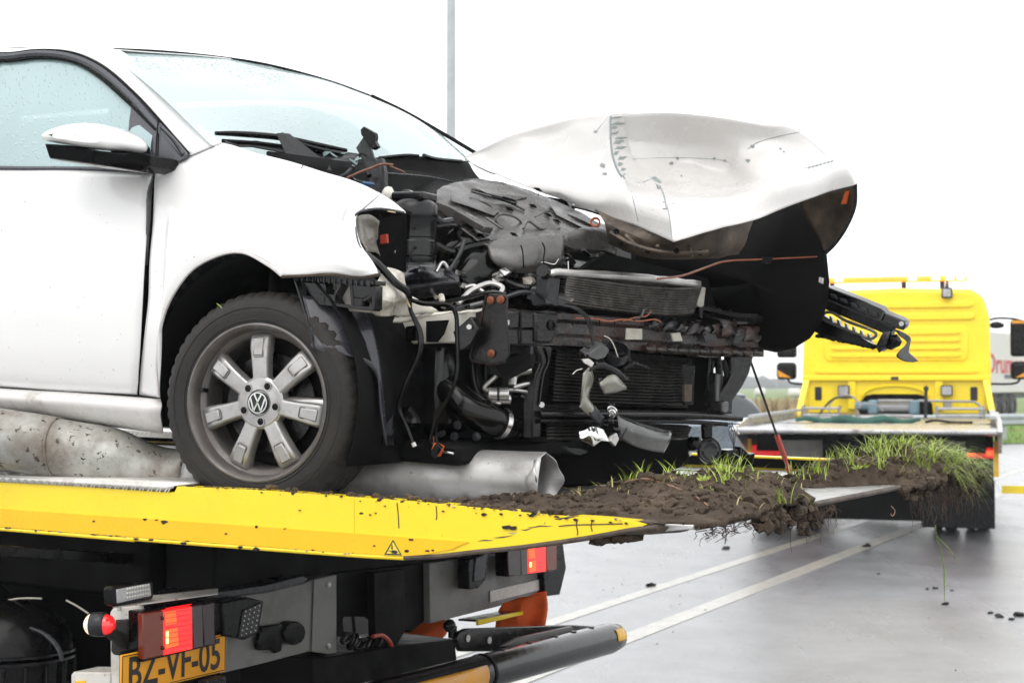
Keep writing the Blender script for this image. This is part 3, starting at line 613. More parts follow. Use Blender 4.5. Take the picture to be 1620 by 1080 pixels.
b = MB(); b.loft([[cy(246, 272, -.778), cy(240, 300, -.80), cy(238, 345, -.815), cy(233, 420, -.83)], [cy(243, 274, -.775), cy(233, 305, -.80), cy(232, 345, -.812), cy(230, 420, -.828)]], 10, 4); b.o('torn_seal', 'plastic_grey', door, solid=.003)
# ---- sill
rows = [[LC(-1.95, -.80, .30), cy(0, 614, -.802), cy(120, 621, -.802), cy(254, 631, -.802)], [LC(-1.95, -.835, .285), cy(0, 622, -.835), cy(120, 630, -.835), cy(256, 641, -.83)], [LC(-1.95, -.835, .26), cy(0, 634, -.837), cy(120, 643, -.837), cy(254, 656, -.83)],
        [LC(-1.95, -.80, .20), cy(0, 648, -.80), cy(120, 663, -.80), cy(258, 682, -.79)], [LC(-1.95, -.70, .19), cy(0, 652, -.70), cy(120, 668, -.70), cy(258, 684, -.70)]]
sill = body('sill', rows, 'white_dirty', 20, 18)
# ---- rear body, roof, far side (outside the picture, kept simple)
def sect(x, yb, z0, zb, yt): return [LC(x, -yb * .96, z0), LC(x, -yb, z0 + .2), LC(x, -yb, zb - .15), LC(x, -yt, zb)]
def mirror(rows): return [[LC(*(lambda l: (l.x, -l.y, l.z))(FC.l(p))) for p in r] for r in rows]
rr = [sect(-1.555, .80, .30, .985, .765), sect(-2.0, .80, .30, 1.0, .76), sect(-2.5, .80, .32, 1.02, .74), sect(-3.0, .72, .34, 1.02, .66), sect(-3.2, .5, .36, .98, .5)]
body('rear_quarter', rr, nu=14, nv=14); body('rear_quarter', mirror(rr), nu=14, nv=14)
body('tailgate', [[LC(-3.2, -.5, .36), LC(-3.25, 0, .36), LC(-3.2, .5, .36)], [LC(-3.25, -.5, .7), LC(-3.28, 0, .7), LC(-3.25, .5, .7)], [LC(-3.2, -.5, .98), LC(-3.24, 0, 1.0), LC(-3.2, .5, .98)], [LC(-2.95, -.48, 1.33), LC(-3.0, 0, 1.37), LC(-2.95, .48, 1.33)]], nu=9, nv=12)
fside = [[LC(x, .765, zt), LC(x, .81, .8), LC(x, .835, .55), LC(x, .80, .30), LC(x, .72, .2)] for x, zt in ((-1.56, .985), (-1.0, .97), (-.42, .95))]
body('far_door', fside, nu=12, nv=10)
fw = [[LC(x, .70 + 0 * x, zt), LC(x, .78, zt - .1), LC(x, .82, .75), LC(x, .83, .66)] for x, zt in ((-.42, .97), (-.1, .97), (.2, .93), (.5, .86))]
body('far_wing', fw, nu=10, nv=10)
NTp, MTp, FTp = cy(185, 79, -.56), cy(400, 99, 0), cy(592, 153, .56)
body('roof', [[NTp, MTp, FTp], [LC(-1.3, -.54, 1.385), LC(-1.25, 0, 1.43), LC(-1.2, .54, 1.40)], [LC(-2.2, -.53, 1.385), LC(-2.2, 0, 1.42), LC(-2.2, .53, 1.385)], [LC(-2.95, -.48, 1.33), LC(-3.0, 0, 1.37), LC(-2.95, .48, 1.33)]], nu=15, nv=20)
rail = [[LC(-2.95, -.56, 1.30), LC(-1.5, -.61, 1.385), cy(0, 84, -.62), cy(60, 78, -.62), cy(115, 82, -.625), cy(165, 104, -.64), cy(215, 147, -.675), cy(255, 190, -.71), cy(301, 246, -.745)],
        [LC(-2.95, -.53, 1.35), LC(-1.5, -.58, 1.415), cy(0, 79, -.585), cy(75, 75, -.59), cy(148, 78, -.595), cy(196, 104, -.61), cy(240, 150, -.645), cy(280, 193, -.68), cy(325, 236, -.725)],
        [LC(-2.95, -.48, 1.38), LC(-1.5, -.54, 1.425), cy(0, 77, -.545), cy(90, 75, -.55), cy(184, 79, -.56), cy(222, 112, -.585), cy(262, 152, -.62), cy(305, 192, -.66), cy(350, 226, -.70)]]
pil = body('roof_pillar', rail, nu=60, nv=8)
b = MB(); b.tube([LC(-2.9, .5, 1.36), LC(-1.3, .57, 1.41), cy(592, 153, .56) - DCv(0, -.05, .03), cy(680, 200, .63) - DCv(0, -.05, .035), cy(752, 241, .68) - DCv(0, -.05, .035)], .02, 8, 6); b.o('far_pillar', 'white_paint', car)
b = MB(); b.tube([cy(588, 152, .50), cy(640, 177, .53), cy(700, 211, .57), cy(754, 243, .61)], .0068, 8, 4); b.o('windscreen_seal', 'black_void', car)
b = MB(); b.tube([cy(180, 78, -.555), cy(260, 82, -.36), cy(350, 91, -.13), cy(430, 104, .07), cy(520, 128, .34), cy(592, 154, .555)], .0045, 6, 5); b.o('windscreen_seal', 'plastic_black', car)
# ---- glass
topr = [NTp, cy(300, 86, -.25), MTp, cy(500, 121, .3), FTp]
botr = [cy(350, 225, -.70), cy(430, 252, -.42), cy(520, 268, -.12), LC(-.10, .33, 1.06), cy(752, 245, .68)]
mid = [(a + q) / 2 + DCv(.05, 0, .03) for a, q in zip(topr, botr)]; mid[0] -= DCv(.04, 0, .025); mid[-1] -= DCv(.04, 0, .025)
for r_ in (topr, mid, botr): r_[0] = r_[0] + DCv(-.012, -.03, -.012)
b = MB(); b.loft([topr, mid, botr], 24, 16); ws = b.o('windscreen', 'glass_front', car)
gt = [LC(-1.5, -.60, 1.355), LC(-1.25, -.605, 1.36), cy(0, 96, -.62), cy(60, 91, -.62), cy(110, 96, -.625), cy(150, 117, -.64), cy(192, 152, -.67), cy(243, 205, -.72)]
gb = [LC(-1.5, -.755, .98), LC(-1.25, -.755, .975), cy(0, 264, -.755), cy(60, 264, -.755), cy(110, 264, -.755), cy(150, 264, -.755), cy(192, 265, -.755), cy(243, 266, -.755)]
gm = [(a + q) / 2 + DCv(0, -.012, 0) for a, q in zip(gt, gb)]
b = MB(); b.loft([gt, gm, gb], 36, 10); b.o('side_window', 'glass_side', door)
b = MB(); b.loft(mirror([[LC(-2.9, -.5, 1.33), LC(-1.5, -.59, 1.37), LC(-.85, -.60, 1.33), LC(-.5, -.68, 1.10), LC(-.35, -.72, .98)], [LC(-2.9, -.66, 1.02), LC(-1.5, -.75, .985), LC(-.85, -.755, .97), LC(-.5, -.757, .96), LC(-.37, -.757, .955)]]), 24, 6); b.o('far_window', 'glass_side', car)
b = MB(); b.loft([[LC(-2.9, -.53, 1.33), LC(-1.58, -.60, 1.37)], [LC(-2.9, -.66, 1.02), LC(-1.58, -.755, .985)]], 6, 6); b.o('rear_side_window', 'glass_side', car)
b = MB(); b.tube([LC(-1.5, -.607, 1.375), cy(0, 90, -.625), cy(60, 85, -.625), cy(112, 90, -.63), cy(158, 110, -.645), cy(207, 152, -.68), cy(246, 196, -.716), cy(292, 247, -.748)], .0125, 8, 6); b.o('window_frame', 'trim_grey', door)
b = MB(); b.tube([LC(-1.5, -.607, 1.363), cy(0, 97, -.632), cy(60, 92, -.632), cy(110, 97, -.637), cy(150, 117, -.652), cy(200, 160, -.69), cy(246, 205, -.73)], .004, 6, 6); b.tube([LC(-1.5, -.607, 1.39), cy(0, 84, -.628), cy(60, 79, -.628), cy(113, 83, -.633), cy(160, 104, -.648), cy(211, 146, -.683), cy(252, 190, -.72), cy(299, 243, -.75)], .003, 6, 6); b.o('window_seal', 'black_void', door)
b = MB(); b.tube([LC(-1.54, -.768, .985), cy(0, 266, -.768), cy(120, 267, -.768), cy(250, 270, -.768)], .007, 8, 3); b.o('belt_trim', 'trim_grey', door)
b = MB(); b.prism([cy(208, 163, -.69), cy(250, 194, -.72), cy(247, 269, -.765), cy(199, 268, -.765), cy(200, 225, -.74), cy(204, 190, -.71)], DCv(0, .012, 0)); b.o('mirror_base', 'trim_grey', door, bev=.002)
b = MB(); b.prism([cy(252, 194, -.73), cy(275, 218, -.745), cy(297, 243, -.755), cy(293, 251, -.758), cy(270, 263, -.765), cy(249, 270, -.77)], DCv(0, .012, 0)); b.o('corner_trim', 'trim_grey', car, bev=.003)
b = MB(); b.tube([cy(250, 192, -.735), cy(247, 230, -.755), cy(246, 270, -.773)], .002, 5, 3); b.tube([cy(253, 202, -.738), cy(272, 222, -.752), cy(288, 246, -.762)], .0015, 5, 3); b.o('trim_seam', 'black_void', car)
# ---- door mirror
mo = [(69, 216), (76, 209), (100, 200), (130, 194), (160, 195), (185, 203), (202, 217), (206, 226), (203, 242), (160, 237), (122, 233), (112, 229), (70, 226)]
b = MB(); ctr = cy(140, 218, -.93)
rws = []
for yy, k in ((-.975, .55), (-.965, .86), (-.945, .97), (-.92, 1.0), (-.87, .98), (-.84, .92), (-.825, .78)):
    ring = [cy(px, py, -.93) for px, py in mo]; ring = [ctr + (p - ctr) * k for p in ring]; ring = [p + DCv(0, yy + .93, 0) for p in ring]; rws.append(ring + [ring[0]])
b.sheet(rws); b.add(rws[0][:-1], [tuple(range(len(mo)))]); b.add(rws[-1][:-1], [tuple(range(len(mo)))]); mirr = b.o('door_mirror', 'white_paint', car, smooth=60, sub=2)
b = MB(); b.prism([cy(70, 227, -.95), cy(112, 230, -.95), cy(124, 235, -.95), cy(200, 243, -.95), cy(206, 239, -.95), cy(240, 245, -.87), cy(236, 262, -.87), cy(222, 270, -.87), cy(150, 259, -.95), cy(78, 251, -.95)], DCv(0, .11, 0)); b.o('mirror_foot', 'plastic_black', mirr, bev=.008)
b = MB(); b.prism([cy(80, 252, -.94), cy(150, 260, -.94), cy(205, 269, -.93), cy(140, 262, -.93)], DCv(0, .09, 0)); b.o('mirror_underside', 'white_dirty', mirr, bev=.003)
b = MB(); b.tube([cy(150, 236, -.955), cy(147, 248, -.955), cy(144, 258, -.955)], .0012, 4); b.o('foot_seam', 'black_void', mirr)
b = MB(); b.prism([cy(212, 224, -.76), cy(240, 232, -.76), cy(244, 268, -.77), cy(205, 258, -.78)], DCv(0, -.09, 0)); b.o('mirror_arm', 'plastic_black', mirr, bev=.01)
# ---- interior: dashboard and seats behind misted glass
b = MB(); b.loft([[LC(-.25, -.6, .95), LC(-.2, 0, .98), LC(-.25, .6, .95)], [LC(-.55, -.6, 1.0), LC(-.5, 0, 1.02), LC(-.55, .6, 1.0)], [LC(-.68, -.6, .9), LC(-.65, 0, .9), LC(-.68, .6, .9)], [LC(-.6, -.6, .5), LC(-.6, 0, .5), LC(-.6, .6, .5)]], 9, 12); b.o('dashboard', 'plastic_grey', car)
for s in (-.36, .36):
    b = MB(); b.box(LC(-1.15, s, .55), (.26, .24, .09), FC.M); b.box(LC(-1.48, s, .85), (.08, .23, .32), FC.M @ Matrix.Rotation(R(-14), 3, 'Y')); st = b.o('seat', 'plastic_grey', car, bev=.05, bseg=3)
    b = MB(); b.box(LC(-1.57, s, 1.25), (.05, .12, .085), FC.M); b.o('headrest', 'plastic_grey', st, bev=.035, bseg=3)
b = MB(); b.box(LC(-1.6, 0, .24), (1.5, .74, .03), FC.M); b.o('floor_pan', 'black_void', car)
b = MB(); b.box(LC(-2.2, 0, .6), (.1, .68, .35), FC.M); b.o('rear_bench', 'plastic_grey', car, bev=.05)
# ---- wheels
def car_wheel(c, ax, steer, detail=True):
    ax = V(ax).normalized(); r0, wd = .300, .205
    up = FC.d(0, 0, 1); u = up; v = ax.cross(u)
    def pt(r, t, h): return c + ax * h + (u * math.sin(t) + v * -math.cos(t)) * r
    # tyre with tread blocks; h=0 is the outer sidewall face
    n = 168 if detail else 48; P = [(.208, -.012), (.216, .004), (.240, .008), (.262, .007), (.278, .0), (.289, -.010), (.296, -.022), (.2995, -.032), (.300, -.046), (.294, -.049), (.294, -.054), (.300, -.057), (.301, -.082), (.294, -.085), (.294, -.090), (.301, -.093), (.301, -.118), (.294, -.121), (.294, -.126), (.300, -.129), (.299, -.150), (.29, -.175), (.27, -.195), (.235, -.205), (.208, -.19)]
    b = MB(); vs = []; fs = []; m = len(P)
    for i in range(n):
        for j, (r, h) in enumerate(P):
            rr = r; t = 2 * math.pi * (i + (0 if h > -.05 else .5 * math.sin(h * 60))) / n
            if detail and r > .287 and i % 3 == 0 and (h > -.05 or h < -.125): rr -= .005
            if detail and r > .293 and i % 4 == 1 and -.125 <= h <= -.05: rr -= .005
            vs.append(pt(rr, t, h))
    fs = [(i * m + j, ((i + 1) % n) * m + j, ((i + 1) % n) * m + j + 1, i * m + j + 1) for i in range(n) for j in range(m - 1)]
    fl = []
    for p in vs:                       # the tyre is squashed flat where it stands on the bed
        l = FT.l(p); 
        if l.z < -.041: p = p + FT.d(0, 0, -.041 - l.z)
        fl.append(p)
    b.add(fl, fs); w_ = b.o('wheel', 'rubber', car, smooth=30); w_['label'] = 'front wheel with grey seven-spoke rim' if detail else 'wheel'
    rim = [(.2145, -.004), (.2145, .006), (.209, .008), (.203, .004), (.199, -.008), (.195, -.03), (.184, -.036), (.180, -.042), (.178, -.06), (.172, -.12), (.172, -.18)]
    b = MB(); b.lathe(rim, c, ax, 72, cap=False); ro = b.o('rim', 'rim_lip', w_, smooth=40)
    if not detail:
        b = MB(); b.lathe([(.19, -.04), (.1, -.02), (0, -.02)], c, ax, 40); b.o('hub', 'rim_metal', w_); return w_
    # seven spokes with a stepped pad on each
    for k in range(7):
        t0 = R(94 - k * 360 / 7); d = u * math.sin(t0) + v * -math.cos(t0); s = ax.cross(d)
        def sp(r, q, h): return c + d * r + s * q + ax * h
        ring = [(.035, .028), (.075, .0235), (.115, .026), (.150, .030), (.176, .032), (.186, .031)]
        b = MB(); vs = []; L_ = len(ring)
        hh = [-.018, -.016, -.015, -.016, -.022, -.030]
        for (r, q), h in zip(ring, hh): vs += [sp(r, -q, h - .034), sp(r, -q, h - .008), sp(r, -q * .8, h), sp(r, q * .8, h), sp(r, q, h - .008), sp(r, q, h - .034)]
        fs = [(i * 6 + j, i * 6 + (j + 1) % 6, (i + 1) * 6 + (j + 1) % 6, (i + 1) * 6 + j) for i in range(L_ - 1) for j in range(6)] + [tuple(range(6)), tuple(range((L_ - 1) * 6, L_ * 6))]
        b.add(vs, fs); so = b.o('spoke', 'rim_metal', w_, bev=.003)
        b = MB(); b.prism([sp(.128, -.013, -.0155), sp(.128, .013, -.0155), sp(.176, .016, -.0225), sp(.176, -.016, -.0225)], ax * .0055); b.o('spoke_pad', 'rim_metal', so, bev=.003)
        b = MB(); b.tube([sp(.172, -.0165, -.0215), sp(.126, -.0145, -.0145), sp(.1235, -.011, -.0142), sp(.1235, .011, -.0142), sp(.126, .0145, -.0145), sp(.172, .0165, -.0215)], .0013, 5); b.o('spoke_groove', 'rim_lip', so)
    b = MB(); b.lathe([(.072, -.05), (.071, -.02), (.064, -.0145), (.036, -.012), (.033, -.016), (0, -.016)], c, ax, 40); b.o('hub', 'rim_metal', w_, smooth=30)
    for k in range(5):
        t0 = R(62 + k * 72); p = c + (u * math.sin(t0) + v * -math.cos(t0)) * .051
        b = MB(); b.lathe([(.0125, -.0118), (.0122, -.0108), (.0105, -.0108), (.0085, -.0115)], p, ax, 16, cap=False); b.o('bolt_collar', 'rim_metal', w_)
        b = MB(); b.lathe([(.0100, -.0112), (.009, -.011), (.0075, -.0090), (.0075, -.0088), (.0036, -.0086), (.0034, -.0105), (0, -.0106)], p, ax, 12); b.o('wheel_bolt', 'plastic_black', w_)
    # centre cap with the round emblem
    b = MB(); b.lathe([(.030, -.014), (.030, -.008), (.028, -.0065), (0, -.0065)], c, ax, 36); cap = b.o('centre_cap', 'plastic_grey', w_)
    b = MB(); b.lathe([(.0285, -.0075), (.0285, -.0045), (.0255, -.0045), (.0255, -.0075)], c, ax, 36, cap=False)
    ex = -v
    def epp(x, y): return c + (ex * x + u * y) * .0262 + ax * -.0063
    def stroke(p, q, wv):
        p, q = V((*p, 0)), V((*q, 0)); dd = (q - p).normalized(); nn = V((-dd.y, dd.x, 0)) * wv
        b.prism([epp(*(p + nn).xy), epp(*(q + nn).xy), epp(*(q - nn).xy), epp(*(p - nn).xy)], ax * .0022)
    for s in (-1, 1):
        stroke((s * .42, .90), (0, .10), .085); stroke((s * .86, .50), (s * .42, -.82), .085); stroke((s * .42, -.82), (0, .02), .085)
    b.o('emblem', 'chrome', cap, smooth=0)
    # brake behind the spokes
    b = MB(); b.lathe([(.135, -.085), (.135, -.075), (.05, -.075), (.05, -.085)], c, ax, 40); b.o('brake_disc', 'steel_black', w_)
    b = MB(); t0 = R(-5); b.box(c + (u * math.sin(t0) + v * -math.cos(t0)) * .125 + ax * -.075, (.035, .03, .065), Matrix((ax, u, v)).transposed()); b.o('brake_caliper', 'alu', w_, bev=.01)
    b = MB(); b.lathe([(.0, -.10), (.17, -.10), (.17, -.115), (0, -.115)], c, ax, 30); b.o('wheel_well_back', 'black_void', w_)
    b = MB(); p = c + (u * math.sin(R(172)) - v * math.cos(R(172))) * .180 - ax * .034; b.tube([p, p + ax * .025 + u * .002], .0062, 8); b.o('valve', 'plastic_black', w_)
    b = MB(); rr_ = [(.2155, .0065), (.2175, .0085), (.2155, .0095)]; b.lathe([(.255, .0085), (.2565, .0094), (.258, .0085)], c, ax, 90, cap=False); b.lathe([(.222, .0066), (.2235, .0078), (.225, .0066)], c, ax, 90, cap=False); b.o('sidewall_ring', 'rubber', w_)
    return w_
wc = at(406, 637, 4.24); a = R(7.5)
axw = FC.d(math.sin(a), -math.cos(a), 0)
car_wheel(wc, axw, 0, True)
o_ = car_wheel(LC(0, .83, .30), FC.d(-math.sin(a), math.cos(a), 0), 0, False)
for s in (-1, 1): car_wheel(LC(-2.47, s * .825, .30), FC.d(0, s, 0), 0, False)
# ---- wheel house
pr = [LC(.36 * math.cos(t) - .05, 0, .31 + .385 * math.sin(t)) for t in [R(-25 + i * 10) for i in range(23)]]
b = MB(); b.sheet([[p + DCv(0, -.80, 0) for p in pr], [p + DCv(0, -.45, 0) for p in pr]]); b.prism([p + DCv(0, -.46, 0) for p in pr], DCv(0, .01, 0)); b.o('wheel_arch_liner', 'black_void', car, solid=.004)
b = MB(); b.tube([LC(-.02, -.62, .3), LC(-.04, -.55, .75)], .035, 10); b.o('suspension_strut', 'plastic_black', car)
# liner torn loose in front of the wheel
rows = [cyl3([(478, 468, -.80), (510, 470, -.77), (545, 474, -.73), (572, 482, -.70)]), cyl3([(487, 500, -.81), (520, 505, -.78), (560, 510, -.74), (590, 520, -.70)]), cyl3([(494, 535, -.82), (530, 540, -.79), (572, 540, -.74), (600, 565, -.70)]), cyl3([(499, 553, -.82), (540, 553, -.79), (576, 556, -.74), (604, 596, -.70)]), cyl3([(588, 572, -.75), (594, 590, -.74), (601, 612, -.72), (608, 645, -.70)]), cyl3([(601, 640, -.73), (604, 665, -.72), (608, 690, -.71), (612, 706, -.70)])]
b = MB(); b.loft(rows, 18, 26); b.o('torn_liner', 'panel_dark', car, solid=.004)
b = MB(); b.loft([cyl3([(592, 510, -.62), (612, 520, -.6)]), cyl3([(600, 600, -.66), (622, 600, -.62)]), cyl3([(606, 700, -.68), (625, 705, -.64)])], 5, 12); b.o('liner_flap', 'plastic_black', car, solid=.004)
# ---- bumper bracket below the wing
bb = MB(); bb.prism(cyl3([(464, 436, -.80), (470, 434, -.80), (594, 444, -.79), (594, 451, -.79), (580, 452, -.79), (480, 444, -.80)]), DCv(0, .05, 0)); brk = bb.o('bumper_bracket', 'plastic_wet', car, bev=.002)
for i in range(14):
    x = 470 + i * 8.7; bb = MB(); bb.prism(cyl3([(x, 435 + i * .7, -.803), (x + 2, 435 + i * .7, -.803), (x + 2, 444 + i * .7, -.803), (x, 444 + i * .7, -.803)]), DCv(0, -.008, 0)); bb.o('clip_rib', 'plastic_grey', brk, smooth=0)
bb = MB()
for poly in ([(476, 446), (512, 448), (512, 466), (496, 464), (486, 460)], [(486, 460), (500, 476), (512, 480), (512, 466)], [(512, 448), (515, 448), (516, 482), (510, 480)], [(535, 449), (541, 450), (530, 470), (526, 468)], [(512, 464), (530, 466), (530, 480), (512, 480)], [(553, 450), (557, 450), (560, 484), (555, 484)], [(557, 450), (592, 453), (590, 464), (575, 472), (560, 470)], [(560, 470), (573, 472), (573, 484), (560, 484)], [(573, 474), (590, 462), (593, 466), (576, 478)], [(588, 462), (594, 452), (593, 490), (587, 489)], [(500, 476), (590, 486), (590, 492), (505, 482)]):
    bb.prism(cyl3([(x, y, -.795) for x, y in poly]), DCv(0, .035, 0))
bb.o('bracket_web', 'plastic_wet', brk, bev=.0015)
bb = MB(); bb.loft([cyl3([(505, 440, -.74), (550, 444, -.74), (596, 450, -.74)]), cyl3([(505, 488, -.74), (550, 492, -.74), (596, 495, -.74)])], 6, 5); bb.o('wing_support', 'cream_clean', car, solid=.003)
bb = MB(); bb.lathe([(.009, 0), (.009, .004), (.006, .006), (0, .006)], cy(525, 453, -.745), DCv(0, -1, 0), 14); bb.o('bracket_bolt', 'alu', brk)
bb = MB(); bb.tube(cyl3([(465, 440, -.81), (475, 470, -.82), (487, 510, -.825), (497, 552, -.825)]), .003, 6, 3); bb.o('liner_edge', 'plastic_grey', car)
# ---- crumpled inner wing and chassis leg, cream underbody paint
random.seed(5)
b = MB(); b.loft([cyl3([(596, 438, -.74), (615, 432, -.66), (640, 440, -.58)]), cyl3([(600, 462, -.75), (622, 470, -.70), (650, 462, -.56)]), cyl3([(590, 492, -.77), (625, 486, -.66), (668, 480, -.56)]), cyl3([(598, 502, -.74), (640, 505, -.62), (690, 492, -.52)])], 16, 14, jit=.022, jsc=14); b.o('crumpled_inner_wing', 'cream', car, solid=.003, smooth=25)
b = MB(); b.prism([cy(590, 502, -.52), cy(775, 490, -.47), cy(775, 541, -.47), cy(590, 545, -.52)], DCv(0, .09, 0)); leg = b.o('chassis_leg', 'cream_clean', car, bev=.006)
b = MB(); b.loft([cyl3([(600, 503, -.53), (650, 500, -.53), (700, 494, -.52), (768, 488, -.49)]), cyl3([(604, 512, -.56), (655, 507, -.55), (700, 497, -.53), (768, 492, -.495)])], 16, 4, jit=.006, jsc=30); b.o('leg_flange', 'cream', leg, solid=.003)
b = MB(); b.prism(cyl3([(674, 508, -.53), (708, 506, -.53), (700, 528, -.53), (690, 541, -.53), (674, 541, -.53)]), DCv(0, .01, 0)); b.o('leg_opening', 'black_void', leg, smooth=0)
b = MB(); b.prism(cyl3([(641, 516, -.54), (660, 514, -.54), (660, 538, -.54), (641, 540, -.54)]), DCv(0, .02, 0)); b.o('rubber_mount', 'plastic_black', leg, bev=.004)
# ---- engine bay depth: bulkhead, inner walls, block, sump
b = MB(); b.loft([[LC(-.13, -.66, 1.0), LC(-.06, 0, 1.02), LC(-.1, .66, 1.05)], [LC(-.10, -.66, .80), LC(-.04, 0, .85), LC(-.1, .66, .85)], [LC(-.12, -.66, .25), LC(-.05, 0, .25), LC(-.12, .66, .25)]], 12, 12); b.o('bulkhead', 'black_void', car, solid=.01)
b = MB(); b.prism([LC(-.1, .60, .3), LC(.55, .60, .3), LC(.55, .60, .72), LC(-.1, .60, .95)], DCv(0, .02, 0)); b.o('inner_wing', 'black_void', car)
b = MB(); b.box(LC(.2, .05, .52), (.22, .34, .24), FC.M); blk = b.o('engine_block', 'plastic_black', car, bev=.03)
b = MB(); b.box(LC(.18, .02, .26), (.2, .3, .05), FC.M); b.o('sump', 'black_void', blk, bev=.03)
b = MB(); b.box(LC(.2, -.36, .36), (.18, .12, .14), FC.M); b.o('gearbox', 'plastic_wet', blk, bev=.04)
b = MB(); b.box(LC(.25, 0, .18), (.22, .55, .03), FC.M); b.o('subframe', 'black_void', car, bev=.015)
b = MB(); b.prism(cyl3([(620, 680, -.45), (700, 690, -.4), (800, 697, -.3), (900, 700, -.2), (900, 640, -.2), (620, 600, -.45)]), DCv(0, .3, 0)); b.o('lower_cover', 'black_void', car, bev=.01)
# ---------------------------------------------------------------- bonnet, crumpled and pushed up
BL = [[(735, 249, .20), (800, 217, .22), (880, 192, .24), (945, 181, .22), (966, 180, .17)], [(735, 249, .20), (795, 232, .21), (870, 215, .225), (935, 208, .20), (966, 212, .15)], [(735, 249, .2), (793, 248, .19), (865, 245, .185), (935, 245, .16), (970, 245, .11)],
      [(735, 250, .2), (791, 262, .15), (858, 275, .12), (928, 282, .08), (985, 280, .02)], [(735.5, 251, .2), (790, 270, .12), (855, 290, .085), (925, 308, .03), (1000, 318, -.05)], [(736, 253, .2), (790, 277, .10), (852, 301, .10), (922, 327, .06), (1015, 360, -.06)]]
BR = [[(985, 179, .22), (1060, 178, .30), (1130, 184, .33), (1200, 196, .36), (1265, 208, .45), (1352, 287, .58)], [(990, 210, .25), (1065, 212, .35), (1138, 218, .38), (1198, 224, .38), (1285, 226, .46), (1353, 288, .58)], [(998, 245, .28), (1075, 250, .40), (1145, 252, .42), (1190, 245, .34), (1305, 243, .46), (1354, 289, .58)],
      [(1010, 278, .24), (1085, 285, .36), (1155, 283, .36), (1205, 268, .28), (1318, 254, .46), (1354.5, 289.5, .58)], [(1055, 322, -.10), (1130, 312, .02), (1195, 300, .12), (1250, 288, .22), (1335, 265, .46), (1355, 290, .58)], [(1065, 381, -.25), (1130, 363, -.10), (1195, 346, .05), (1250, 325, .2), (1320, 300, .42), (1356, 291, .58)]]
NL, NR, NV = 34, 46, 44; NU = NL + NR
def dens(rows, n):
    r1 = [cat(cyl3(r), n) for r in rows]; cols = []
    for i in range(n):
        c1, c2 = cat([r[i] for r in r1], NV), lin([r[i] for r in r1], NV); cols.append([a.lerp(q, .35) for a, q in zip(c1, c2)])
    return [[cols[i][j] for i in range(n)] for j in range(NV)]
GL, GR = dens(BL, NL), dens(BR, NR); GRID = [a + q for a, q in zip(GL, GR)]
vs = []
for jv in range(NV):
    for iu in range(NU):
        p = GRID[jv][iu]; u, v = iu / (NU - 1) * 10, jv / (NV - 1) * 5; edge = min(1, min(u, 10 - u) * 1.5) * min(1, min(v, 5 - v) * 2 + .2)
        k = abs(noise.noise(p * 5 + V((3, 1, 0)))) * -.030 + abs(noise.noise(p * 12)) * -.008 + noise.noise(p * 24) * .002         # creased dents
        vs.append(p + FC.d(0, -.5, .8) * k * edge)
def bon(u, v):
    i = int(u * (NU - 1) / 10); j = int(v * (NV - 1) / 5); return GRID[min(j, NV - 1)][min(i, NU - 1)]
b = MB(); b.add(vs, [(j * NU + i, j * NU + i + 1, (j + 1) * NU + i + 1, (j + 1) * NU + i) for j in range(NV - 1) for i in range(NU - 1)])
bonnet = b.o('bonnet', 'bonnet_paint', car, smooth=32, solid=.003, off=0)
from mathutils.bvhtree import BVHTree
bvh = BVHTree.FromPolygons([tuple(p) for p in b.v], b.f)
def bpx(px, py, lift=.004):
    d = ray(px, py).normalized(); h = bvh.ray_cast(CAMO, d)[0]
    return None if h is None else h - d * lift
def decal(poly, m_='primer', name='bare_patch', lift=.005):
    ps = [bpx(x, y, lift) for x, y in poly]
    if None in ps: return
    MB().add(ps, [tuple(range(len(ps)))]).o(name, m_, bonnet, smooth=0, solid=.001)
def crease(pts, r, m_='primer', name='crease', lift=.002):
    ps = [bpx(q.x, q.y, lift) for q in cat([V((x, y, 0)) for x, y in pts], 5 * len(pts))]; ps = [p for p in ps if p]
    if len(ps) > 2: MB().tube(ps, r, 5).o(name, m_, bonnet)
random.seed(9)
# scraped bare patches along the fold, flaked paint
spine = [(966, 184), (966, 210), (968, 238), (973, 258), (980, 274), (988, 282)]
crease(spine, .0035); crease([(988, 282), (997, 300), (1003, 320), (1010, 350)], .0018)
for x0, y0, x1, h in ((966, 186, 986, 2.5), (964, 195, 991, 4), (966, 202, 978, 3), (966, 210, 980, 4), (963, 218, 994, 3), (965, 224, 988, 7), (966, 233, 992, 6), (967, 241, 980, 8), (970, 250, 993, 6), (972, 258, 986, 9), (977, 267, 991, 7), (981, 275, 990, 6)):
    decal([(x0, y0), (x0 + (x1 - x0) * .5, y0 - 1.5 + random.uniform(-1, 1)), (x1, y0 - 1 + random.uniform(-2, 2)), (x0 + (x1 - x0) * .7, y0 + h * .5), (x0 + (x1 - x0) * .35, y0 + h * .45), (x0 + 2, y0 + h)])
for x, y, s_ in ((953, 262, 6), (957, 275, 5), (1072, 250, 3), (1062, 258, 4), (1190, 231, 4), (1183, 254, 5), (1130, 251, 3), (1146, 254, 3), (942, 208, 3), (1078, 278, 2), (1235, 235, 2), (1240, 240, 2)):
    decal([(x + s_ * random.uniform(.5, 1.1) * math.cos(a), y + s_ * .7 * random.uniform(.5, 1.1) * math.sin(a)) for a in [k * 6.283 / 7 for k in range(7)]])
crease([(1000, 252), (1040, 250), (1090, 250), (1130, 252), (1150, 256), (1168, 270)], .0006); crease([(1183, 236), (1200, 225), (1235, 215), (1265, 209)], .0011); crease([(1262, 269), (1290, 262), (1310, 258), (1328, 252)], .0012)
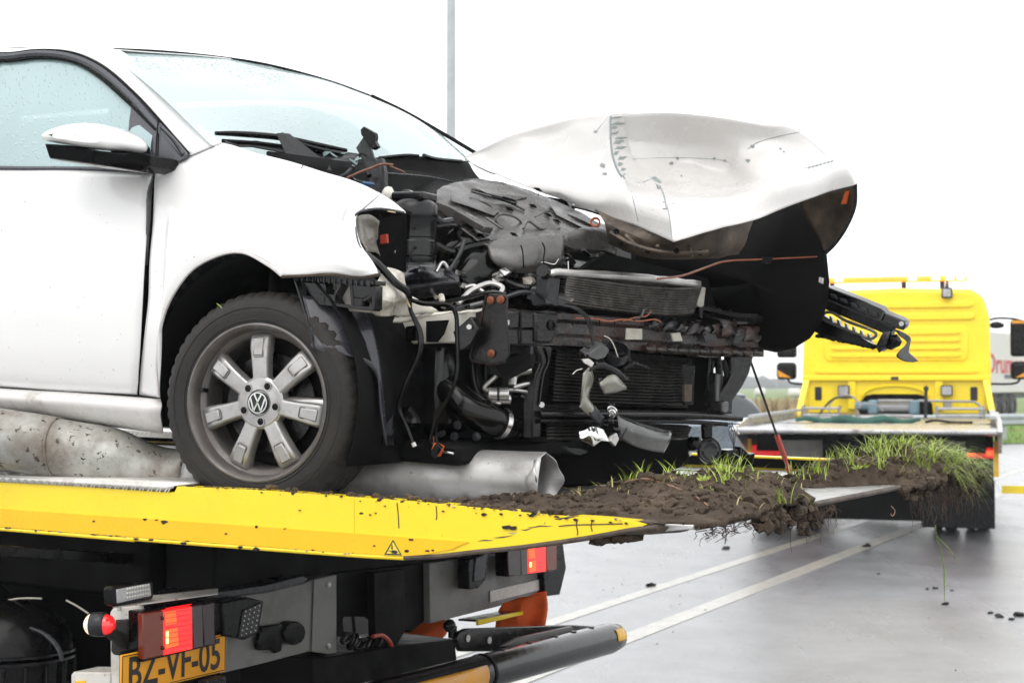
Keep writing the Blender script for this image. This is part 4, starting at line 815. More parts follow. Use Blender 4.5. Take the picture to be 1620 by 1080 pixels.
crease([(997, 288), (1015, 289), (1030, 284), (1038, 281)], .002); crease([(1042, 290), (1049, 306), (1053, 322), (1055, 332)], .0028); crease([(1012, 334), (1035, 332), (1054, 330)], .0016); crease([(1056, 325), (1060, 350), (1063, 376)], .0018); crease([(942, 210), (950, 200), (962, 186)], .0012); crease([(1056, 326), (1066, 322), (1075, 323)], .001)
decal([(1030, 281), (1036, 279), (1047, 288), (1040, 290)]); decal([(1037, 290), (1044, 291), (1050, 310), (1046, 304)]); decal([(1048, 318), (1054, 322), (1053, 331), (1040, 332)], 'trim_grey')
for k in range(9): decal([(1278 + k * 6, 265 - k * 1.7), (1281 + k * 6, 263 - k * 1.7), (1283 + k * 6, 265 - k * 1.7), (1279 + k * 6, 267 - k * 1.7)])
# underside frame of the bonnet, brown with surface rust
def off(p, k): return p + (p - CAMO).normalized() * k
rows = [[off(bon(3.4, 4.8), .03), off(bon(4.2, 4.9), .03), off(bon(4.6, 4.9), .03), off(bon(5.6, 4.8), .05), off(bon(6.6, 4.8), .08)], cyl3([(958, 352, -.04), (1000, 375, -.08), (1060, 392, -.1), (1120, 392, -.02), (1180, 380, .1)]), cyl3([(962, 380, .0), (990, 396, -.02), (1045, 406, -.03), (1110, 407, .0), (1170, 398, .1)]), cyl3([(966, 384, .06), (1000, 400, .06), (1045, 408, .06), (1110, 409, .08), (1170, 402, .16)])]
b = MB(); b.loft(rows, 22, 14, jit=.006, jsc=14); b.o('bonnet_frame', 'rust_brown', bonnet, solid=.004)
rows = [cyl3([(1262, 312, .60), (1305, 303, .60), (1354, 290, .585)]), cyl3([(1275, 345, .63), (1315, 340, .63), (1352, 325, .60)]), cyl3([(1295, 380, .65), (1322, 372, .65), (1340, 358, .62)]), cyl3([(1304, 402, .66), (1312, 396, .66), (1322, 385, .64)])]
b = MB(); b.loft(rows, 12, 12, jit=.004); b.o('bonnet_frame', 'rust_brown', bonnet, solid=.004)
for pts in ([(966, 368, -.06), (1005, 388, -.10), (1060, 400, -.11), (1120, 398, -.03)], [(990, 372, -.08), (1010, 392, -.09)], [(1040, 388, -.11), (1046, 404, -.08)], [(1090, 390, -.06), (1094, 406, -.03)]):
    b = MB(); b.tube([off(cy(*q), -.03) for q in pts], .006, 6, 4); b.o('frame_stiffener', 'rust_brown', bonnet)
for x, y, yy in ((975, 366, -.08), (984, 384, -.07), (1025, 396, -.1), (1070, 397, -.1), (1108, 399, -.04)):
    b = MB(); b.lathe([(.009, 0), (.006, .004), (0, .0)], off(cy(x, y, yy), -.035), CAMO - cy(x, y, yy), 10); b.o('frame_hole', 'black_void', bonnet)
b = MB(); b.prism([off(p, -.02) for p in cyl3([(1337, 303, .6), (1343, 302, .6), (1338, 322, .61), (1330, 323, .61)])], DCv(0, .01, 0)); b.o('latch_tag', 'orange_plastic', bonnet)
b = MB(); b.tube(cyl3([(1354, 290, .58), (1353, 325, .6), (1340, 358, .62), (1322, 385, .64), (1304, 403, .66)]), .005, 6, 4); b.o('frame_rim', 'plastic_grey', bonnet)
# big round black sound-proofing panel hanging on the far side
poly = [(1000, 470), (1000, 390), (1060, 372), (1180, 350), (1262, 306), (1282, 330), (1298, 365), (1308, 405), (1312, 445), (1309, 480), (1299, 510), (1282, 534), (1258, 549), (1228, 556), (1190, 548), (1130, 540), (1040, 530)]
b = MB(); c0 = cy(1200, 450, .66); ring = [cy(x, y, .70 - .00035 * abs(x - 1200)) for x, y in poly]
b.sheet([[c0 + (p - c0) * k + DCv(0, -.05 * (1 - k * k), 0) for p in ring + [ring[0]]] for k in (.0, .35, .7, .93, 1.0)]); b.o('sound_panel', 'black_void', car, solid=.012)
b = MB(); b.prism([off(cy(*q), -.02) for q in ((1296, 438, .66), (1303, 440, .66), (1302, 449, .66), (1295, 446, .66))], DCv(0, .003, 0)); b.o('bright_hole_patch', 'sticker_white', car)  # white patch standing in for a bright hole through the panel
b = MB(); b.tube([off(p, -.04) for p in cyl3([(1040, 441, .0), (1080, 436, .15), (1120, 422, .3), (1150, 413, .42), (1210, 410, .55), (1293, 406, .64)])], [.0035, .0035, .0032, .0032, .0028, .002], 6, 4); b.o('bent_cable', 'wire_copper', car)
b = MB(); b.prism([off(cy(*q), -.05) for q in ((1204, 406, .55), (1222, 406, .55), (1220, 417, .55), (1206, 417, .55))], DCv(0, .004, 0)); b.o('cable_clip', 'plastic_grey', car)
# ---------------------------------------------------------------- scuttle: wipers, cowl, seal
b = MB(); b.tube([off(p, -.01) for p in cyl3([(341, 211, -.68), (380, 212, -.6), (440, 217, -.45), (500, 229, -.3), (548, 238, -.18)])], [.006, .009, .010, .009, .006], 8, 4); wip = b.o('wiper', 'plastic_black', car)
b = MB(); b.prism([off(cy(*q), -.02) for q in ((436, 211, -.47), (443, 210, -.47), (505, 258, -.42), (512, 270, -.42), (455, 252, -.47))], DCv(.02, .02, .0)); b.o('wiper_arm', 'plastic_grey', wip, bev=.002)
b = MB(); b.tube([off(p, -.015) for p in cyl3([(445, 213, -.46), (475, 228, -.4), (520, 240, -.3), (568, 247, -.15)])], .008, 6, 3); b.o('wiper_link', 'plastic_black', wip)
b = MB(); b.loft([cyl3([(352, 221, -.68), (430, 228, -.5), (520, 243, -.3), (570, 246, -.2)]), cyl3([(360, 229, -.68), (440, 240, -.5), (520, 262, -.35), (560, 275, -.25)])], 14, 5, jit=.006, jsc=20); b.o('cowl_grille', 'plastic_grey', car, solid=.004)
b = MB(); b.tube([off(p, -.005) for p in cyl3([(352, 223, -.68), (400, 226, -.58), (450, 232, -.46), (540, 246, -.25)])], .006, 6, 3); b.o('cowl_seal', 'black_void', car)
b = MB(); b.loft([cyl3([(500, 262, -.40), (560, 252, -.2), (620, 247, .0), (660, 248, .1), (740, 256, .3)]), cyl3([(520, 278, -.4), (570, 275, -.2), (625, 270, .0), (665, 272, .1), (760, 285, .3)]), cyl3([(560, 290, -.4), (590, 292, -.25), (640, 285, .0), (690, 290, .1), (790, 300, .3)]), cyl3([(580, 305, -.4), (600, 320, -.3), (650, 330, -.1), (700, 310, .0), (800, 310, .2)])], 22, 14, jit=.004, jsc=12); b.o('scuttle_panel', 'black_void', car, solid=.006)
b = MB(); b.tube([off(p, -.01) for p in cyl3([(600, 250, -.05), (640, 246, .05), (662, 247, .1)])], .006, 6, 3); b.tube([off(p, -.01) for p in cyl3([(670, 246, .12), (690, 252, .18), (730, 256, .28)])], .007, 6, 3); b.o('scuttle_seal', 'plastic_wet', car)
b = MB(); b.tube([off(p, -.02) for p in cyl3([(606, 274, -.3), (680, 280, -.1), (735, 292, .0)])], .003, 5, 3); b.o('scuttle_rib', 'plastic_grey', car)
# shattered corner of the windscreen
random.seed(31)
for k in range(9):
    px, py = 500 + k * 9 + random.uniform(-4, 4), 246 + random.uniform(-4, 12); b = MB()
    b.prism([off(cy(px + random.uniform(-9, 9), py + random.uniform(-6, 6), -.32), -.02) for _ in range(3)], DCv(.004, 0, .002)); b.o('glass_shard', 'glass_side', ws, smooth=0)
# bent hinge bracket standing up
b = MB()
b.prism([off(cy(*q), -.03) for q in ((563, 234, -.36), (577, 213, -.36), (585, 232, -.36), (590, 248, -.36), (600, 258, -.36), (607, 305, -.37), (600, 303, -.37), (585, 290, -.37), (576, 260, -.37))], DCv(.0, .012, 0))
hg = b.o('bonnet_hinge', 'plastic_grey', car, bev=.002)
b = MB(); b.prism([off(cy(*q), -.05) for q in ((570, 205, -.36), (575, 200, -.36), (592, 210, -.36), (593, 216, -.36), (592, 223, -.36), (597, 232, -.36), (589, 237, -.36), (583, 230, -.36), (571, 213, -.36))], DCv(.0, .02, 0)); b.o('hinge_top', 'plastic_black', hg, bev=.002)
b = MB(); b.prism([off(cy(*q), -.05) for q in ((594, 254, -.37), (603, 250, -.37), (605, 258, -.37), (608, 275, -.37), (609, 308, -.38), (601, 305, -.38), (600, 280, -.37))], DCv(.0, .02, 0)); b.o('hinge_rib', 'plastic_grey', hg, bev=.002)
b = MB(); b.blob(off(cy(584, 278, -.37), -.055), .009, 1, .2); b.tube([off(cy(*q), -.05) for q in ((567, 247, -.37), (572, 243, -.37), (580, 247, -.37))], .003, 5); b.o('hinge_bolt', 'plastic_black', hg)
b = MB(); b.tube([off(p, -.06) for p in cyl3([(548, 282, -.45), (570, 272, -.42), (585, 267, -.4), (604, 260, -.38), (622, 261, -.36)])], [.003, .004, .0045, .0045, .004], 6, 4); b.tube([off(p, -.06) for p in cyl3([(617, 263, -.37), (630, 268, -.37), (641, 273, -.37)])], .0022, 5, 2)
tag(b.o('twig', 'twig'), 'forked brown twig caught on bent bracket by the windscreen', 'twig')
b = MB(); b.tube([off(p, -.012) for p in cyl3([(474, 280, -.70), (475, 272, -.70), (478, 264, -.70), (480, 261, -.7)])], .0014, 5, 2); tag(b.o('twig', 'twig'), 'tiny brown twig on the top edge of the white wing', 'twig')
b = MB(); b.tube(cyl3([(530, 282, -.45), (545, 277, -.42), (556, 268, -.4), (559, 262, -.4)]), .006, 6, 3); b.tube(cyl3([(553, 278, -.45), (562, 286, -.4), (580, 290, -.38)]), .005, 6, 3); b.o('washer_pipe', 'plastic_grey', car)
# ---------------------------------------------------------------- engine bay
b = MB(); b.loft([cyl3([(560, 345, -.66), (585, 338, -.62), (600, 350, -.6)]), cyl3([(566, 372, -.66), (590, 372, -.6), (600, 380, -.58)]), cyl3([(580, 395, -.66), (595, 400, -.6), (602, 405, -.58)])], 9, 9, jit=.01, jsc=25); b.o('torn_film', 'torn_plastic', car, solid=.001)
b = MB(); b.prism(cyl3([(561, 350, -.62), (600, 332, -.6), (640, 340, -.55), (640, 430, -.5), (600, 430, -.58), (575, 400, -.62)]), DCv(0, .01, 0)); b.o('lamp_recess', 'black_void', car, smooth=0)
b = MB(); b.prism(cyl3([(601, 372, -.6), (611, 370, -.6), (612, 384, -.6), (602, 386, -.6)]), DCv(0, .01, 0)); b.prism(cyl3([(571, 372, -.63), (577, 370, -.63), (577, 380, -.63), (572, 381, -.63)]), DCv(0, .01, 0)); b.o('red_tag', 'red_plastic', car)
b = MB(); b.loft([cyl3([(611, 335, -.56), (625, 333, -.55)]), cyl3([(611, 360, -.56), (626, 352, -.55)]), cyl3([(614, 370, -.56), (621, 368, -.55)])], 5, 7); b.o('washer_reservoir', 'reservoir', car, solid=.02)
b = MB(); b.tube(cyl3([(597, 330, -.57), (603, 350, -.57), (600, 366, -.57), (622, 378, -.54), (626, 393, -.54)]), .012, 8, 3); b.o('filler_neck', 'plastic_wet', car)
b = MB(); b.tube(cyl3([(594, 402, -.58), (600, 396, -.57), (625, 397, -.54)]), .011, 8, 3); b.o('coolant_stub', 'alu', car)
b = MB(); b.blob(cy(614, 308, -.45), .024, 2, .2, (.8, .8, 1)); b.o('cap', 'cream_clean', car)
b = MB(); b.tube(cyl3([(572, 290, -.5), (590, 292, -.46)]), .007, 6); b.o('blue_hose', 'blue_hose', car)
# black canister
cc = FC.l(cy(656, 375, -.45)); ax = DCv(-.06, .0, 1)
b = MB(); c0 = LC(cc.x + .005, -.45, .700); S = .001 * 1.93
pf = [(.058, 0), (.060, .006), (.060, .016), (.0625, .020), (.0625, .060), (.0605, .063), (.0605, .069), (.0625, .072), (.0625, .118), (.066, .126), (.068, .132), (.066, .160), (.058, .172), (.050, .178), (.0, .180)]
b.lathe(pf, c0, ax, 40); can = b.o('air_canister', 'plastic_wet', car, smooth=30)
b = MB(); b.box(c0 + ax.normalized() * .188 + DCv(0, 0, 0), (.052, .042, .012), FC.M); b.o('canister_lid', 'plastic_wet', can, bev=.006)
for h in (.045, .1):
    b = MB(); p = c0 + ax.normalized() * h - (c0 - CAMO).normalized() * .0625; b.lathe([(.006, -.002), (.006, .001), (.003, .002), (0, .0)], p, -(c0 - CAMO), 10); b.o('rivet', 'plastic_black', can)
b = MB(); b.tube([off(p, -.07) for p in cyl3([(644, 425, -.47), (650, 400, -.47), (655, 390, -.47)])], .0016, 5); b.o('canister_cable', 'plastic_grey', can)
b = MB(); b.prism(cyl3([(624, 322, -.42), (628, 305, -.42), (640, 298, -.42), (660, 308, -.40), (668, 330, -.40), (650, 345, -.42)]), DCv(0, .03, 0)); b.o('lever_bracket', 'plastic_wet', car, bev=.006)
b = MB(); b.tube(cyl3([(636, 305, -.425), (644, 310, -.425), (641, 316, -.425), (634, 312, -.425)]), .003, 6); b.o('bracket_slot', 'plastic_grey', car)
b = MB(); b.tube(cyl3([(641, 326, -.47), (646, 334, -.47), (640, 342, -.47)]), .008, 8, 2); b.o('steel_pin', 'bright_steel', car)
# battery tray lid
z0 = FC.l(cy(660, 440, -.45)).z
tr_ = cyl3([(612, 414, -.40), (680, 411, -.37), (700, 424, -.39), (712, 424, -.385), (727, 437, -.40), (727, 446, -.42), (700, 447, -.44), (645, 455, -.50), (630, 440, -.48)])
def cz(px, py, z): return off(cy(px, py, -.52 + (455 - py) * .0032), -.012)
b = MB(); b.prism(tr_, DCv(-.012, .012, 0)); lid = b.o('battery_tray', 'panel_dark', car, bev=.003)
b = MB(); b.prism([p + DCv(0, 0, -.0015) for p in [tr_[8], tr_[7], tr_[6], tr_[5]]] + [tr_[4] + DCv(0, 0, -.0015)], DCv(0, .01, -.035)); b.o('tray_side', 'plastic_black', lid, bev=.003)
b = MB(); b.prism([cz(667, 438, z0 + .001), cz(672, 434, z0 + .001), cz(675, 437, z0 + .001), cz(678, 433, z0 + .001), cz(679, 439, z0 + .001), cz(672, 443, z0 + .001)], DCv(0, 0, .003)); b.o('tray_hole', 'black_void', lid, smooth=0)
b = MB(); b.tube([cz(704, 434, z0 + .002), cz(720, 443, z0 + .002)], .002, 5); b.tube([cz(632, 442, z0 + .002), cz(645, 444, z0 + .002), cz(655, 439, z0 + .002)], .0014, 5, 3); b.o('tray_seam', 'black_void', lid)
# grey engine cover
back = [(690, 303, -.20), (706, 295, -.14), (745, 287, -.02), (800, 292, .08), (870, 316, .14), (930, 345, .17), (972, 376, .17)]
mid1 = [(690, 318, -.24), (720, 320, -.20), (760, 325, -.12), (810, 335, -.04), (860, 345, .02), (915, 362, .08), (958, 385, .10)]
mid2 = [(692, 322, -.25), (725, 345, -.25), (765, 368, -.22), (815, 372, -.16), (855, 368, -.08), (900, 376, .0), (950, 395, .06)]
low = [(696, 334, -.26), (732, 366, -.27), (773, 390, -.27), (830, 395, -.23), (880, 388, -.14), (905, 393, -.04), (945, 408, .03)]
b = MB(); b.loft([cyl3(back), cyl3(mid1), cyl3(mid2), cyl3(low)], 40, 22, jit=.003, jsc=30); ecov = b.o('engine_cover', 'cover_grey', car, solid=.01, smooth=30)
b = MB(); b.loft([cyl3([(773, 384, -.275), (800, 378, -.25), (850, 376, -.2), (892, 374, -.14)]), cyl3([(772, 392, -.30), (805, 396, -.28), (850, 392, -.23), (892, 388, -.16)]), cyl3([(778, 412, -.31), (815, 418, -.29), (850, 412, -.24), (890, 408, -.17)]), cyl3([(800, 424, -.29), (825, 432, -.27), (855, 430, -.22), (886, 424, -.16)])], 24, 14); b.o('cover_lobe', 'cover_grey', ecov, solid=.012)
b = MB(); b.loft([cyl3([(895, 370, -.05), (925, 362, .02), (960, 366, .10), (974, 384, .12)]), cyl3([(892, 378, -.06), (925, 372, .0), (955, 374, .07), (975, 392, .1)]), cyl3([(893, 400, -.05), (925, 398, -.0), (955, 398, .05), (972, 405, .09)])], 20, 9); b.o('cover_lobe', 'cover_grey', ecov, solid=.012)
b = MB(); b.prism(cyl3([(688, 318, -.26), (712, 326, -.27), (733, 338, -.28), (768, 358, -.29), (763, 368, -.29), (730, 350, -.28), (728, 360, -.28), (690, 332, -.26)]), DCv(.0, .05, .0)); b.o('cover_step', 'cover_grey', ecov, bev=.004)
b = MB(); b.prism(cyl3([(732, 284, .0), (738, 283, .0), (762, 282, .04), (766, 292, .04), (745, 297, .0), (733, 298, -.01)]), DCv(0, .04, 0)); b.o('cover_mount', 'cover_grey', ecov, bev=.005)
b = MB(); b.tube([off(cy(805 + 21 * math.cos(t), 352 + 12 * math.sin(t) + 5 * math.cos(t), -.12 + .05 * math.cos(t)), -.015) for t in [i / 24 * 6.283 for i in range(25)]], .0035, 6); b.o('cover_ring', 'cover_grey', ecov)
for pts in ([(732, 312, -.16), (770, 322, -.1), (790, 340, -.1)], [(746, 303, -.12), (800, 318, -.02), (830, 332, .0)], [(770, 345, -.2), (795, 362, -.2), (780, 352, -.2)], [(828, 362, -.12), (836, 350, -.08), (855, 362, -.06), (870, 360, .0)], [(870, 330, .1), (910, 345, .12), (945, 362, .15)], [(845, 345, .0), (870, 335, .08), (905, 350, .1)]):
    b = MB(); b.tube([off(cy(*q), -.016) for q in pts], .004, 6, 4); b.o('cover_rib', 'cover_grey', ecov)
for poly in ([(712, 308, -.20), (745, 312, -.14), (790, 334, -.10), (782, 342, -.13), (745, 328, -.18), (714, 318, -.22)], [(745, 294, -.06), (790, 298, .03), (835, 312, .08), (815, 318, .03), (770, 306, -.05)], [(868, 322, .10), (900, 334, .13), (948, 364, .15), (925, 362, .09), (880, 340, .07)], [(838, 358, -.06), (862, 350, .0), (888, 360, .02), (872, 370, -.02)], [(735, 334, -.23), (765, 350, -.22), (772, 362, -.24), (740, 344, -.25)]):
    b = MB(); b.prism([off(cy(*q), -.008) for q in poly], (CAMO - cy(*poly[0])).normalized() * .010); b.o('cover_panel', 'cover_grey', ecov, bev=.004)
for x, y, yy in ((812, 371, -.17), (842, 326, .05), (760, 306, -.08), (805, 331, -.04), (866, 340, .05), (880, 350, .05), (850, 300, .1), (895, 356, .08)):
    b = MB(); b.prism([off(cy(x - 5, y - 2, yy), -.018), off(cy(x + 3, y - 1, yy), -.018), off(cy(x + 7, y + 3, yy), -.018), off(cy(x - 1, y + 2, yy), -.018)], DCv(0, 0, .003)); b.o('cover_slot', 'black_void', ecov, smooth=0)
b = MB(); b.tube([off(cy(*q), -.02) for q in ((779, 311, -.08), (792, 315, -.05), (812, 322, -.02), (815, 318, .0), (795, 312, -.03))], .004, 6, 3); b.o('cover_handle', 'plastic_black', ecov)
for pts in ([(824, 388, -.275), (827, 398, -.28), (828, 412, -.285), (829, 424, -.28)], [(858, 384, -.22), (862, 394, -.225), (860, 410, -.23), (861, 420, -.23)]):
    b = MB(); b.tube([off(cy(*q), -.02) for q in pts], .0022, 5, 3); b.o('cover_crack', 'black_void', ecov)
b = MB(); b.loft([cyl3([(800, 290, .12), (822, 296, .12), (830, 300, .12)]), cyl3([(812, 300, .10), (835, 308, .1), (850, 312, .12)]), cyl3([(825, 312, .1), (845, 318, .1), (858, 304, .14)])], 8, 8, jit=.012, jsc=30); b.o('torn_insulation', 'cream', car, solid=.002, smooth=20)
b = MB(); b.tube(cyl3([(900, 325, .25), (930, 332, .25), (955, 340, .22)]), .006, 6, 3); b.o('fuel_line', 'chrome', car)
b = MB(); b.prism(cyl3([(860, 310, .22), (895, 316, .22), (903, 332, .22), (870, 325, .22)]), DCv(0, .04, 0)); b.o('relay_box', 'plastic_black', car, bev=.004)
b = MB(); b.lathe([(.011, -.006), (.016, -.006), (.016, .006), (.011, .006), (.011, -.006)], cy(942, 352, .12), DCv(.4, -1, .2), 18, cap=False); b.o('oil_dipstick', 'orange_plastic', car)
# dark ducts under the cover
b = MB(); b.tube(cyl3([(690, 440, -.3), (720, 412, -.28), (760, 402, -.2), (800, 415, -.1)]), [.03, .06, .075, .07], 16, 5); b.o('intake_duct', 'rubber_hose', car)
b = MB(); b.tube(cyl3([(735, 480, -.3), (745, 440, -.28), (790, 430, -.2), (850, 440, -.1)]), [.06, .075, .08, .07], 16, 5); b.o('intake_box', 'rubber_hose', car)
for pts, r, m_ in (([(690, 360, -.38), (712, 357, -.34), (724, 360, -.3), (712, 372, -.3), (700, 388, -.3)], .009, 'rubber_hose'), ([(688, 388, -.4), (715, 400, -.36), (740, 392, -.3), (775, 385, -.25)], .014, 'rubber_hose'), ([(735, 380, -.34), (728, 400, -.36), (715, 422, -.38), (708, 430, -.4)], .006, 'plastic_grey'), ([(690, 430, -.42), (700, 415, -.4), (712, 430, -.38)], .006, 'bright_steel'),
                   ([(725, 480, -.42), (745, 460, -.38), (775, 448, -.34), (795, 455, -.33), (788, 470, -.36)], .008, 'alu'), ([(690, 345, -.38), (700, 352, -.36), (715, 350, -.33)], .012, 'plastic_grey'), ([(735, 455, -.38), (750, 452, -.36), (765, 462, -.36)], .006, 'alu'), ([(790, 440, -.3), (830, 455, -.3), (860, 450, -.25), (870, 430, -.2)], .01, 'rubber_hose'), ([(800, 470, -.36), (830, 462, -.33), (855, 470, -.3)], .007, 'plastic_grey'),
                   ([(690, 470, -.48), (683, 462, -.46), (684, 452, -.44)], .006, 'bright_steel'), ([(700, 478, -.48), (698, 468, -.46)], .009, 'cream')):
    b = MB(); b.tube(cyl3(pts), r, 8, 4); b.o('hose', m_, car)
b = MB(); b.lathe([(.05, 0), (.05, .03), (.03, .035), (.03, .06), (0, .06)], cy(712, 378, -.25), DCv(.3, -1, .2), 20); b.o('throttle_body', 'plastic_black', car)
random.seed(77)
for k in range(46):                       # fittings, clips and connectors crowding the bay
    px, py = random.uniform(690, 900), random.uniform(395, 480); yy = -.34 + (px - 690) * .0009 + random.uniform(-.02, .06)
    c0 = cy(px, py, yy); s = random.uniform(.006, .02); M_ = FC.M @ Matrix.Rotation(random.uniform(-1, 1), 3, 'X') @ Matrix.Rotation(random.uniform(-1, 1), 3, 'Z')
    b = MB()
    if k % 3: b.box(c0, (s, s * random.uniform(.4, 1), s * random.uniform(.4, 1)), M_)
    else: b.cyl(c0 - M_ @ V((0, 0, s)), c0 + M_ @ V((0, 0, s)), s * .6, 10)
    b.o('fitting', random.choice(['plastic_wet', 'plastic_black', 'plastic_black', 'plastic_grey', 'steel_black', 'alu']), car, bev=.002)
random.seed(78)
for k in range(34):                       # loose wires, torn strips and pipe stubs
    px, py = random.uniform(600, 930), random.uniform(400, 500); yy = -.42 + (px - 600) * .0008; L_ = random.uniform(15, 60); a = random.uniform(-1.2, 1.2); pts = []
    if 745 < px < 850 and py > 460: py -= 40
    for q in range(4): pts.append((px + L_ * q / 3 * math.cos(a) + random.uniform(-6, 6), py + L_ * q / 3 * math.sin(a) * .7 + random.uniform(-6, 6), yy + random.uniform(-.01, .03)))
    b = MB(); b.tube(cyl3(pts), random.choice([.0016, .002, .003, .005, .007]), 6, 5); b.o('loose_wire', random.choice(['plastic_black', 'rubber_hose', 'rubber_hose', 'plastic_grey', 'lens_grey', 'plastic_wet', 'alu', 'rust_brown']), car)
for k in range(30):
    px, py = random.uniform(700, 900), random.uniform(425, 500); yy = -.40 + (px - 700) * .0009; s_ = random.uniform(4, 13)
    if 745 < px < 850 and py > 462: continue
    b = MB(); b.prism(cyl3([(px + s_ * random.uniform(.4, 1.2) * math.cos(q), py + s_ * .7 * random.uniform(.4, 1.2) * math.sin(q), yy + random.uniform(-.012, .012)) for q in [0, 1.2, 2.5, 3.8, 5]]), DCv(.0, random.uniform(.004, .02), .0)); b.o('broken_piece', random.choice(['plastic_wet', 'plastic_grey', 'lens_grey', 'plastic_black', 'alu', 'torn_plastic']), car, smooth=0, bev=.001)  # the lens_grey bits among the pieces are put in as wet glints
for k in range(26):
    px, py = random.uniform(640, 860), random.uniform(555, 690); yy = -.40 + (px - 640) * .0007; s_ = random.uniform(.006, .018); c0 = cy(px, py, yy + .03)
    M_ = FC.M @ Matrix.Rotation(random.uniform(-1, 1), 3, 'X') @ Matrix.Rotation(random.uniform(-1, 1), 3, 'Z'); b = MB(); b.box(c0, (s_, s_ * .6, s_ * random.uniform(.5, 1.6)), M_) if k % 2 else b.cyl(c0 - M_ @ V((0, 0, s_)), c0 + M_ @ V((0, 0, s_)), s_ * .55, 10)
    b.o('fitting', random.choice(['plastic_wet', 'plastic_black', 'plastic_grey', 'steel_black', 'plastic_black', 'beam_grey']), car, bev=.002)
b = MB(); b.prism(cyl3([(840, 455, -.30), (852, 456, -.30), (905, 478, -.26), (885, 484, -.26), (845, 478, -.30), (832, 472, -.32)]), DCv(.0, .02, .01)); b.o('lock_carrier', 'lens_grey', car, bev=.002)
b = MB(); b.prism(cyl3([(838, 466, -.35), (849, 463, -.35), (864, 474, -.35), (864, 481, -.35), (843, 484, -.35)]), DCv(0, .03, 0)); b.o('plug_housing', 'plastic_grey', car, bev=.002)
b = MB(); b.prism([off(cy(*q), -.004) for q in ((846, 464, -.355), (850, 464, -.355), (862, 473, -.355), (858, 475, -.355))], DCv(0, .006, .004)); b.o('plug_socket', 'black_void', car, smooth=0)
b = MB(); b.tube(cyl3([(705, 478, -.49), (740, 470, -.48), (775, 462, -.47), (800, 466, -.45)]), .006, 8, 4); b.tube(cyl3([(715, 488, -.49), (750, 482, -.48), (790, 473, -.46)]), .0075, 8, 4); b.o('wiring_loom', 'rubber_hose', car)
b = MB(); b.tube(cyl3([(745, 484, -.50), (765, 479, -.49)]), .008, 8); b.tube(cyl3([(725, 489, -.5), (733, 486, -.5)]), .0085, 8); b.o('loom_sleeve', 'lens_grey', car)
# loom hanging in front
b = MB(); b.tube(cyl3([(575, 400, -.73), (600, 420, -.72), (625, 447, -.70), (645, 462, -.66), (648, 478, -.64), (650, 492, -.63), (662, 518, -.62), (666, 540, -.62), (662, 565, -.62), (650, 590, -.62), (640, 615, -.62), (632, 640, -.62), (634, 655, -.62), (645, 678, -.62), (654, 702, -.62)]), [.011, .011, .011, .010, .007, .006, .008, .0085, .0085, .008, .008, .0075, .005, .005, .004], 8, 4); b.o('wiring_loom', 'rubber_hose', car)
b = MB(); b.tube(cyl3([(650, 474, -.66), (670, 480, -.62), (700, 481, -.58), (714, 485, -.56), (722, 500, -.55), (723, 530, -.55), (724, 560, -.55), (722, 590, -.55), (716, 615, -.55), (704, 635, -.55), (690, 655, -.55), (684, 680, -.55), (679, 700, -.55)]), [.006, .007, .007, .007, .0065, .0065, .0065, .006, .006, .005, .0045, .004, .004], 8, 4)
b.tube(cyl3([(716, 612, -.555), (705, 640, -.555), (694, 662, -.555), (690, 682, -.555), (690, 698, -.555)]), .0038, 6, 4); b.o('wiring_loom', 'rubber_hose', car)
b = MB(); b.tube(cyl3([(654, 700, -.62), (656, 706, -.62)]), .006, 8); b.o('wire_end', 'sticker_white', car)
b = MB(); b.box(cy(682, 707, -.56), (.018, .014, .016), FC.M); plug = b.o('connector', 'plastic_wet', car, bev=.004)
b = MB(); b.box(cy(692, 711, -.58), (.012, .012, .016), FC.M @ Matrix.Rotation(.4, 3, 'Y')); b.o('connector_body', 'orange_plastic', plug, bev=.003)
b = MB(); b.box(cy(690, 712, -.60), (.010, .008, .019), FC.M @ Matrix.Rotation(.6, 3, 'Y')); b.o('connector_latch', 'plastic_black', plug, bev=.003)
b = MB(); b.tube(cyl3([(700, 714, -.58), (712, 716, -.58), (717, 717, -.58)]), .0035, 6); b.o('bulb', 'chrome', plug)
b = MB(); b.tube(cyl3([(690, 690, -.556), (690, 703, -.556)]), .0012, 5); b.tube(cyl3([(686, 690, -.556), (686, 703, -.556)]), .0012, 5); b.o('bare_wire', 'wire_copper', plug)
b = MB(); b.tube(cyl3([(643, 472, -.66), (646, 480, -.66), (649, 486, -.66)]), .0028, 5, 2); b.o('yellow_tape', 'grass_straw', car)
for q in (((632, 645, -.60), (636, 662, -.60)),):
    b = MB(); b.tube(cyl3([(640, 648, -.6), (652, 662, -.58), (655, 672, -.58)]), .02, 10, 3); b.o('rubber_boot', 'plastic_wet', car)
# square fuse block and rusty mounting plate
b = MB(); b.prism(cyl3([(716, 525, -.55), (744, 500, -.55), (757, 520, -.55), (745, 545, -.55), (727, 556, -.55)]), DCv(0, .03, 0)); fb_ = b.o('fuse_block', 'plastic_wet', car, bev=.003)
b = MB(); b.cyl(cy(742, 517, -.56), cy(742, 517, -.545), .007, 12); b.o('block_bolt', 'bright_steel', fb_)
b = MB(); b.prism(cyl3([(769, 468, -.505), (775, 464, -.505), (800, 466, -.505), (803, 472, -.505), (801, 500, -.505), (806, 560, -.505), (800, 572, -.505), (780, 576, -.505), (750, 571, -.505), (744, 561, -.505), (757, 520, -.505)]), DCv(.0, .008, 0)); plate = b.o('mounting_plate', 'steel_black', car, bev=.003)
b = MB(); b.tube(cyl3([(769, 468, -.507), (757, 520, -.507), (744, 561, -.507), (750, 571, -.507), (780, 576, -.507), (800, 572, -.507)]), .003, 6, 3); b.o('plate_rim', 'steel_rust', plate)
